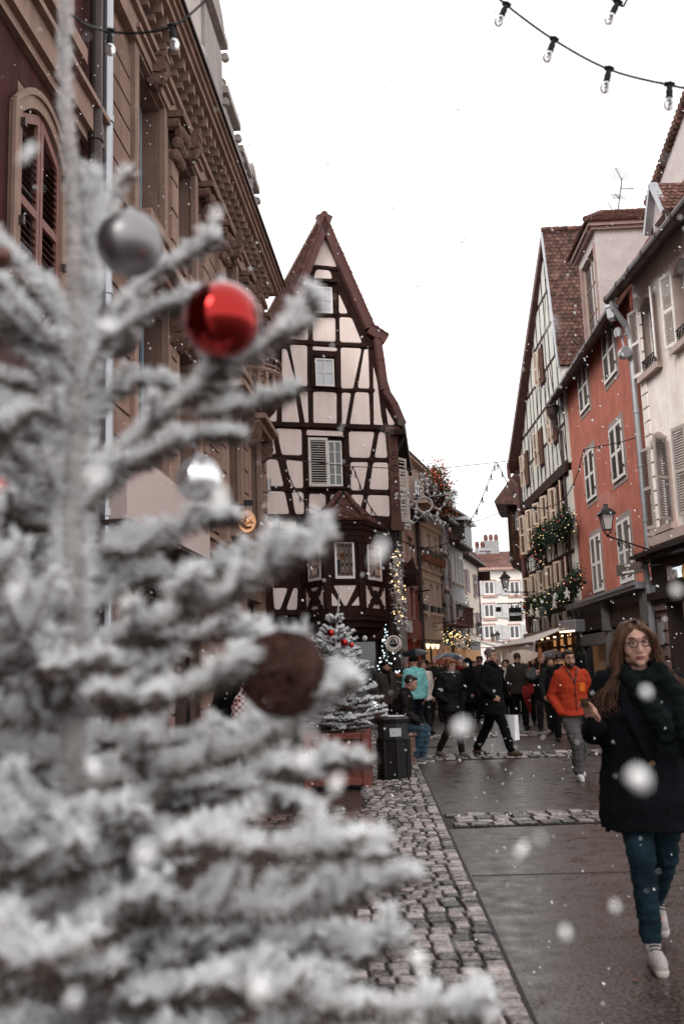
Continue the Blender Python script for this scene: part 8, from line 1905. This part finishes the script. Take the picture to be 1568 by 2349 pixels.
LIMB = [  # (u, v, depth offset) ... twig length, radius
 ([(180, 820, 0), (215, 600, .02), (208, 380, .03)], .05, .012, 1), ([(215, 600, .02), (260, 450, .02), (300, 390, .0)], .03, .006, 0),
 ([(185, 880, 0), (250, 760, .03), (340, 640, .04), (430, 590, .04), (508, 540, .03)], .06, .008, 1),
 ([(185, 950, 0), (230, 800, -.03), (350, 715, -.05), (465, 680, -.06)], .05, .008, 1),
 ([(185, 1100, 0), (300, 1020, -.04), (440, 900, -.08), (600, 800, -.1), (735, 702, -.12)], .11, .009, 1),
 ([(440, 950, -.06), (560, 935, -.06), (690, 885, -.06)], .05, .006, 1), ([(440, 930, -.06), (490, 850, -.1), (535, 785, -.14)], .05, .010, 1),
 ([(180, 980, 0), (290, 880, .03), (400, 885, .04)], .06, .006, 1), ([(180, 1120, 0), (340, 1050, .05), (440, 1000, .05), (570, 1002, .04)], .05, .006, 1),
 ([(185, 1180, 0), (280, 1080, -.05), (420, 1000, -.1)], .09, .009, 1), ([(180, 1250, 0), (330, 1260, .06), (430, 1210, .08), (535, 1175, .09)], .10, .009, 1),
 ([(175, 1500, 0), (330, 1440, -.1), (520, 1370, -.16), (640, 1290, -.2), (770, 1225, -.2)], .14, .011, 1), ([(175, 1420, 0), (300, 1330, .1), (480, 1310, .14), (560, 1270, .14)], .10, .008, 1),
 ([(175, 1560, 0), (350, 1490, .08), (520, 1450, .12), (700, 1480, .12)], .11, .009, 1), ([(175, 1640, 0), (360, 1600, -.14), (500, 1560, -.2), (560, 1540, -.2)], .14, .010, 1),
 ([(175, 1800, 0), (400, 1760, -.1), (600, 1700, -.14), (720, 1620, -.16), (805, 1555, -.16)], .12, .011, 1), ([(175, 1820, 0), (420, 1800, .08), (660, 1760, .08), (835, 1740, .06)], .12, .009, 1),
 ([(175, 1700, 0), (300, 1690, .12), (480, 1700, .2), (600, 1650, .2)], .12, .009, 1),
 ([(175, 1980, 0), (420, 1930, -.16), (660, 1950, -.2), (890, 1925, -.2)], .13, .010, 1), ([(175, 1900, 0), (380, 1830, .1), (560, 1830, .16), (700, 1840, .16)], .12, .009, 1),
 ([(175, 2120, 0), (450, 2090, -.1), (720, 2080, -.12), (940, 1995, -.14)], .13, .010, 1), ([(175, 2200, 0), (480, 2160, .06), (760, 2180, .05), (945, 2150, .04)], .13, .010, 1),
 ([(175, 2330, 0), (480, 2260, -.14), (780, 2310, -.16), (1010, 2320, -.18), (1095, 2300, -.18)], .14, .011, 1), ([(175, 2380, 0), (450, 2400, .1), (750, 2390, .1), (980, 2360, .1)], .13, .010, 1),
 # left
 ([(180, 760, 0), (100, 660, .04), (0, 560, .06), (-60, 540, .06)], .06, .008, 1), ([(180, 850, 0), (100, 760, -.05), (0, 650, -.08), (-80, 600, -.08)], .06, .009, 1), ([(175, 910, 0), (90, 830, -.02), (0, 690, -.03)], .06, .008, 1),
 ([(175, 930, 0), (80, 880, .04), (-60, 860, .05)], .05, .007, 1), ([(175, 1000, 0), (80, 940, -.06), (20, 980, -.1), (-40, 1050, -.1)], .07, .008, 1), ([(175, 1180, 0), (80, 1080, -.02), (10, 1010, -.05), (-80, 960, -.05)], .07, .010, 1),
 ([(175, 1200, 0), (90, 1130, .05), (0, 1075, .06), (-80, 1060, .06)], .06, .007, 1), ([(175, 1420, 0), (80, 1370, -.08), (0, 1300, -.12), (-90, 1260, -.12)], .10, .010, 1), ([(175, 1480, 0), (60, 1440, .08), (-80, 1380, .1)], .09, .009, 1),
 ([(175, 1640, 0), (60, 1560, -.1), (-80, 1500, -.14)], .11, .010, 1), ([(175, 1760, 0), (60, 1700, .06), (-80, 1660, .1)], .11, .009, 1), ([(175, 1900, 0), (60, 1840, -.12), (-80, 1800, -.16)], .12, .010, 1),
 ([(175, 2060, 0), (60, 2010, .08), (-80, 1990, .1)], .12, .010, 1), ([(175, 2240, 0), (60, 2190, -.12), (-80, 2180, -.16)], .12, .010, 1),
]
for pts, tl, r, tw in LIMB:
    bough(nd, wd, [LP(*p) for p in pts], rg, tl, 3300, .0215, .0021, r, bool(tw), step=(.064 if pts[0][1] < 1250 else .050), dark=.0, up=.2, lift=(-.45, .8))
# the rest of the crown: whorls all round, fuller towards the bottom
z = .62; i = 0
while z < 2.15:
    full = min(1, (2.25-z)/1.3); L = .18+.60*full
    nb_ = 7 if z < 1.55 else 3
    for k_ in range(nb_):
        a = rg.uniform(0, 6.283)
        if z > 1.5 and math.sin(a) < -.2 and abs(math.cos(a)) < .9: continue
        if math.cos(a) > .35 and z > 1.2: continue
        l = L*rg.uniform(.75, 1.0); dn = -.05 if z < 1.4 else .25
        if math.sin(a) < -.55: l *= .62
        if math.cos(a) > .2: l *= .66
        p0 = Vector((0, 0, z+rg.uniform(-.08, .08))); d = Vector((math.cos(a), math.sin(a), dn+rg.uniform(-.25, .35))); e = p0+d*l
        bough(nd, wd, [p0, p0+d*l*.45+Vector((0, 0, -.03)), e+Vector((0, 0, .06))], rg, .16, 2400, .0225, .0024, .009, True, step=.058, dark=.0, up=.2, lift=(-.45, .8))
    z += .105
wd.build('trunk', M['bark'], to, smooth=True); nd.build('foliage', [M['frost'], M['frost_shade']], to)
# ---- baubles on it
def bauble(label, u, v, Y, rad_px, mt, cap=None, name='bauble', cage=False):
    c = P(u, v, Y); r = rad_px*Y/FPX; o = thing(name, label, 'bauble', tuple(c), R(random.Random(int(u)).uniform(-30, 30)))
    if not cage: MB().sph((0, 0, 0), r, 40, 24).build('ball', mt, o, smooth=True)
    MB().lathe([(r*.13, r*.97), (r*.14, r*1.12), (r*.1, r*1.14)], (0, 0, 0), 12).build('cap', cap or M['steel'], o)
    MB().ring((0, 0, r*1.2), r*.08, r*.015, 12, 5).build('hook', M['steel'], o); return o, r
def gl(name, c, rough, metal=1.0, coat=.5, var=.1): return mat(name, c, rough=rough, metal=metal, var=var, bump=0, coat=coat, scale=10)
bauble('matte silver bauble hanging highest on the near frosted tree', 298, 560, 1.5, 80, gl('matte silver', (.24, .23, .235), .36, .9, 0))
bauble('large shiny red bauble on the near frosted tree', 508, 735, 1.45, 94, gl('mirror red', (.30, .006, .004), .04))
bauble('mottled clear silver bauble below the shiny red one', 456, 1100, 1.5, 54, gl('mottled silver', (.66, .66, .68), .12, .85, .5, .35))
bauble('smoky grey bauble half hidden behind the upper boughs next to the trunk', 262, 760, 1.75, 66, gl('smoke grey', (.2, .18, .18), .3, .8, 0))
bauble('dim grey bauble low down amid the lower boughs', 340, 2010, 1.55, 62, gl('dim grey', (.42, .42, .43), .25, .8, .2))
bauble('small red bauble deep among the middle boughs', 372, 1425, 1.9, 28, gl('satin red', (.45, .03, .02), .25))
bauble('small dark red bauble at the left edge of the frame', -4, 1115, 1.5, 22, MATS['satin red'])
bauble('dark brown bauble at the upper left edge among boughs', 2, 590, 1.45, 30, gl('brown', (.10, .04, .03), .3, .5))
# wicker ball: a cage of vine rings
o, r = bauble('big brown wicker ball of woven twigs on the right side of the near tree', 650, 1545, 1.45, 96, None, name='wicker_ball', cage=True)
wk = MB(); rw = random.Random(6)
for i in range(46):
    ax = Vector((rw.gauss(0, 1), rw.gauss(0, 1), rw.gauss(0, 1))).normalized(); e1v = ax.orthogonal().normalized(); e2v = ax.cross(e1v); of = rw.uniform(-.5, .5)*r; rr2 = math.sqrt(r*r-of*of)*rw.uniform(.93, 1)
    ph = rw.uniform(0, 6.28); wk.tube([ax*of+(e1v*math.cos(a)+e2v*math.sin(a))*rr2*(1+.03*math.sin(3*a+ph)) for a in [6.2832*j/22 for j in range(23)]], r*.034, 5, cap=False)
wk.build('twigs', mat('brown wicker', (.05, .019, .013), rough=.6, var=.5, scale=30), o)
MB().sph((0, 0, 0), r*.62, 20, 12).build('core', mat('dark moss core', (.018, .012, .01), bump=.5), o, smooth=True)
# ---- small tree in the planter
rg = random.Random(5); px, py, pz = PLANT
t2 = thing('small_frosted_tree', 'small frosted fir with red and silver balls standing in the wooden planter', 'christmas tree', PLANT)
nd = Needles(); wd = MB(); ztop = P(779, 1345, py).z-pz; xt = P(779, 1345, py).x-px
wd.tube([(0, 0, 0), (0, 0, ztop*.6), (xt, 0, ztop)], [.03, .018, .004], 8); nd.along([(xt*.4, 0, ztop*.72), (xt, 0, ztop)], 900, .018, .004, .35, .004)
zz = .12; hgt = ztop*.80; lv = 0
while zz < hgt:
    f = 1-zz/hgt; Lb = .06+.66*f**.75 if zz > .2 else .5
    n_ = 11 if f > .25 else 6
    a0 = rg.uniform(0, 6.28)
    for k_ in range(n_):
        a = a0+6.283*k_/n_+rg.uniform(-.2, .2); l = Lb*rg.uniform(.8, 1.1); d = Vector((math.cos(a), math.sin(a), 0)); rise = .5*(1-f)**1.5+.05
        p0 = Vector((0, 0, zz+rg.uniform(-.04, .04))); e = p0+d*l+Vector((0, 0, l*rise)); bough(nd, wd, [p0, p0+d*l*.5+Vector((0, 0, l*rise*.3-.01)), e], rg, .19 if f > .3 else .08, 1150, .027, .0078, .008, True, step=.07, spread=.7, dark=.06, lift=(-.2, .4))
    zz += .105 if zz < hgt*.8 else .13
wd.build('trunk', M['bark'], t2); nd.build('foliage', [M['frost'], M['frost_shade']], t2)
for lb, u, v, rad, mt in (('red ball high on the small frosted tree', 758, 1452, 9, MATS['mirror red']), ('second red ball in the upper middle of the small frosted tree', 789, 1474, 9, MATS['mirror red']), ('small dark red ball at the right of the upper small tree', 806, 1480, 6, MATS['satin red']),
                      ('silver ball at the right of the upper small tree', 836, 1464, 6, M['bulb']), ('small red ball in the middle of the small tree', 806, 1536, 5, MATS['satin red']), ('little red ball low on the small tree', 796, 1620, 5, MATS['satin red']), ('second silver ball on the small tree, near the top', 770, 1448, 5, M['bulb'])):
    bauble(lb, u, v, py-.25, rad, mt)
q, r = bauble('brown wicker ball low on the right of the small tree', 866, 1644, py-.2, 8, None, name='wicker_ball', cage=True)
wk = MB()
for i in range(24):
    ax = Vector((rw.gauss(0, 1), rw.gauss(0, 1), rw.gauss(0, 1))).normalized(); e1v = ax.orthogonal().normalized(); e2v = ax.cross(e1v); wk.tube([(e1v*math.cos(a)+e2v*math.sin(a))*r for a in [6.2832*j/14 for j in range(15)]], r*.05, 4, cap=False)
wk.build('twigs', MATS['brown wicker'], q)
# ------------------------------------------------------------ falling snow: loose flakes at every distance
rg = np.random.default_rng(77)
def flakes(name, n, y0, y1, size, pw=1.0, elong=1.6):
    vs = []; fs = []
    ph = (1+5**.5)/2
    ico = np.array([(-1,ph,0),(1,ph,0),(-1,-ph,0),(1,-ph,0),(0,-1,ph),(0,1,ph),(0,-1,-ph),(0,1,-ph),(ph,0,-1),(ph,0,1),(-ph,0,-1),(-ph,0,1)])/1.9
    tri = [(0,11,5),(0,5,1),(0,1,7),(0,7,10),(0,10,11),(1,5,9),(5,11,4),(11,10,2),(10,7,6),(7,1,8),(3,9,4),(3,4,2),(3,2,6),(3,6,8),(3,8,9),(4,9,5),(2,4,11),(6,2,10),(8,6,7),(9,8,1)]
    for i in range(n):
        f = rg.random()**pw; Y = y0+(y1-y0)*f; u = rg.uniform(-150, 1720); v = rg.uniform(-150, 2500)
        p = P(u, v, Y)
        if p.z < .03: continue
        s = size*rg.uniform(.5, 1.3); e = rg.uniform(1, elong); a = rg.normal(.5, .5)
        m = ico*rg.uniform(.75, 1.25, (12, 1))*np.array([s*.5, s*.4, s*.5*e]); c, d = math.cos(a), math.sin(a)
        m = m @ np.array([(c, 0, d), (0, 1, 0), (-d, 0, c)]); b = len(vs); vs += [(p.x+q[0], p.y+q[1], p.z+q[2]) for q in m]; fs += [(b+x, b+y, b+z) for x, y, z in tri]
    me = bpy.data.meshes.new(name); me.from_pydata(vs, [], fs); o = linkmesh(name, me, M['snow'], smooth=True); return props(o, kind='stuff')
flakes('falling_snow', 1500, 7.0, 14.0, .0125, 1.0, 2.0)
flakes('falling_snow', 700, 4.0, 7.0, .0085, 1.0, 2.0)
flakes('falling_snow', 260, 1.8, 4.0, .005)
flakes('falling_snow', 60, .55, 1.1, .0040, 1.0, 2.2)
# the few clumps drifting right before the lens
bigs = [(1463, 1785, .62, .0135, 1.0, 0), (697, 1748, .6, .013, 1, 0), (215, 1098, .6, .013, 1, 0), (330, 1965, .55, .0095, 1.3, .1), (1055, 1672, .7, .011, 1, 0), (595, 2273, .62, .011, 1.1, 0),
 (870, 1265, .75, .008, 2.6, .5), (35, 1360, .75, .008, 2.4, .5), (770, 1800, .8, .008, 2.3, .4), (215, 1760, .8, .008, 2, -.6), (1195, 1950, .9, .007, 2, .6), (248, 752, .8, .010, 1.4, -.7), (958, 2200, .8, .009, 1.6, -.9), (505, 1145, .7, .009, 2.2, 0),
 (1045, 920, .8, .007, 2, .3), (1295, 2140, .9, .007, 1.7, -.3), (495, 495, .8, .008, 1.9, .3), (65, 350, .8, .008, 3, .6), (1410, 2080, .95, .006, 1.7, -.3), (1480, 1588, .9, .008, 1.2, 0), (170, 2290, .7, .008, 1.5, .5), (1550, 1355, .9, .008, 1.2, 0)]
mb = MB()
for u, v, Y, s, e, a in bigs:
    p = P(u, v, Y); b0 = len(mb.v); mb.sph(p, (s*.5, s*.45, s*.5*e), 14, 10, rot=Matrix.Rotation(a, 3, 'Y'))
    for i in range(b0, len(mb.v)): q = Vector(mb.v[i]); mb.v[i] = tuple(p+(q-p)*(1+.45*mnoise.noise((q-p)*(1.6/s)+Vector((u, v, 0)))))
props(mb.build('falling_snow', M['snow'], smooth=True), kind='stuff')
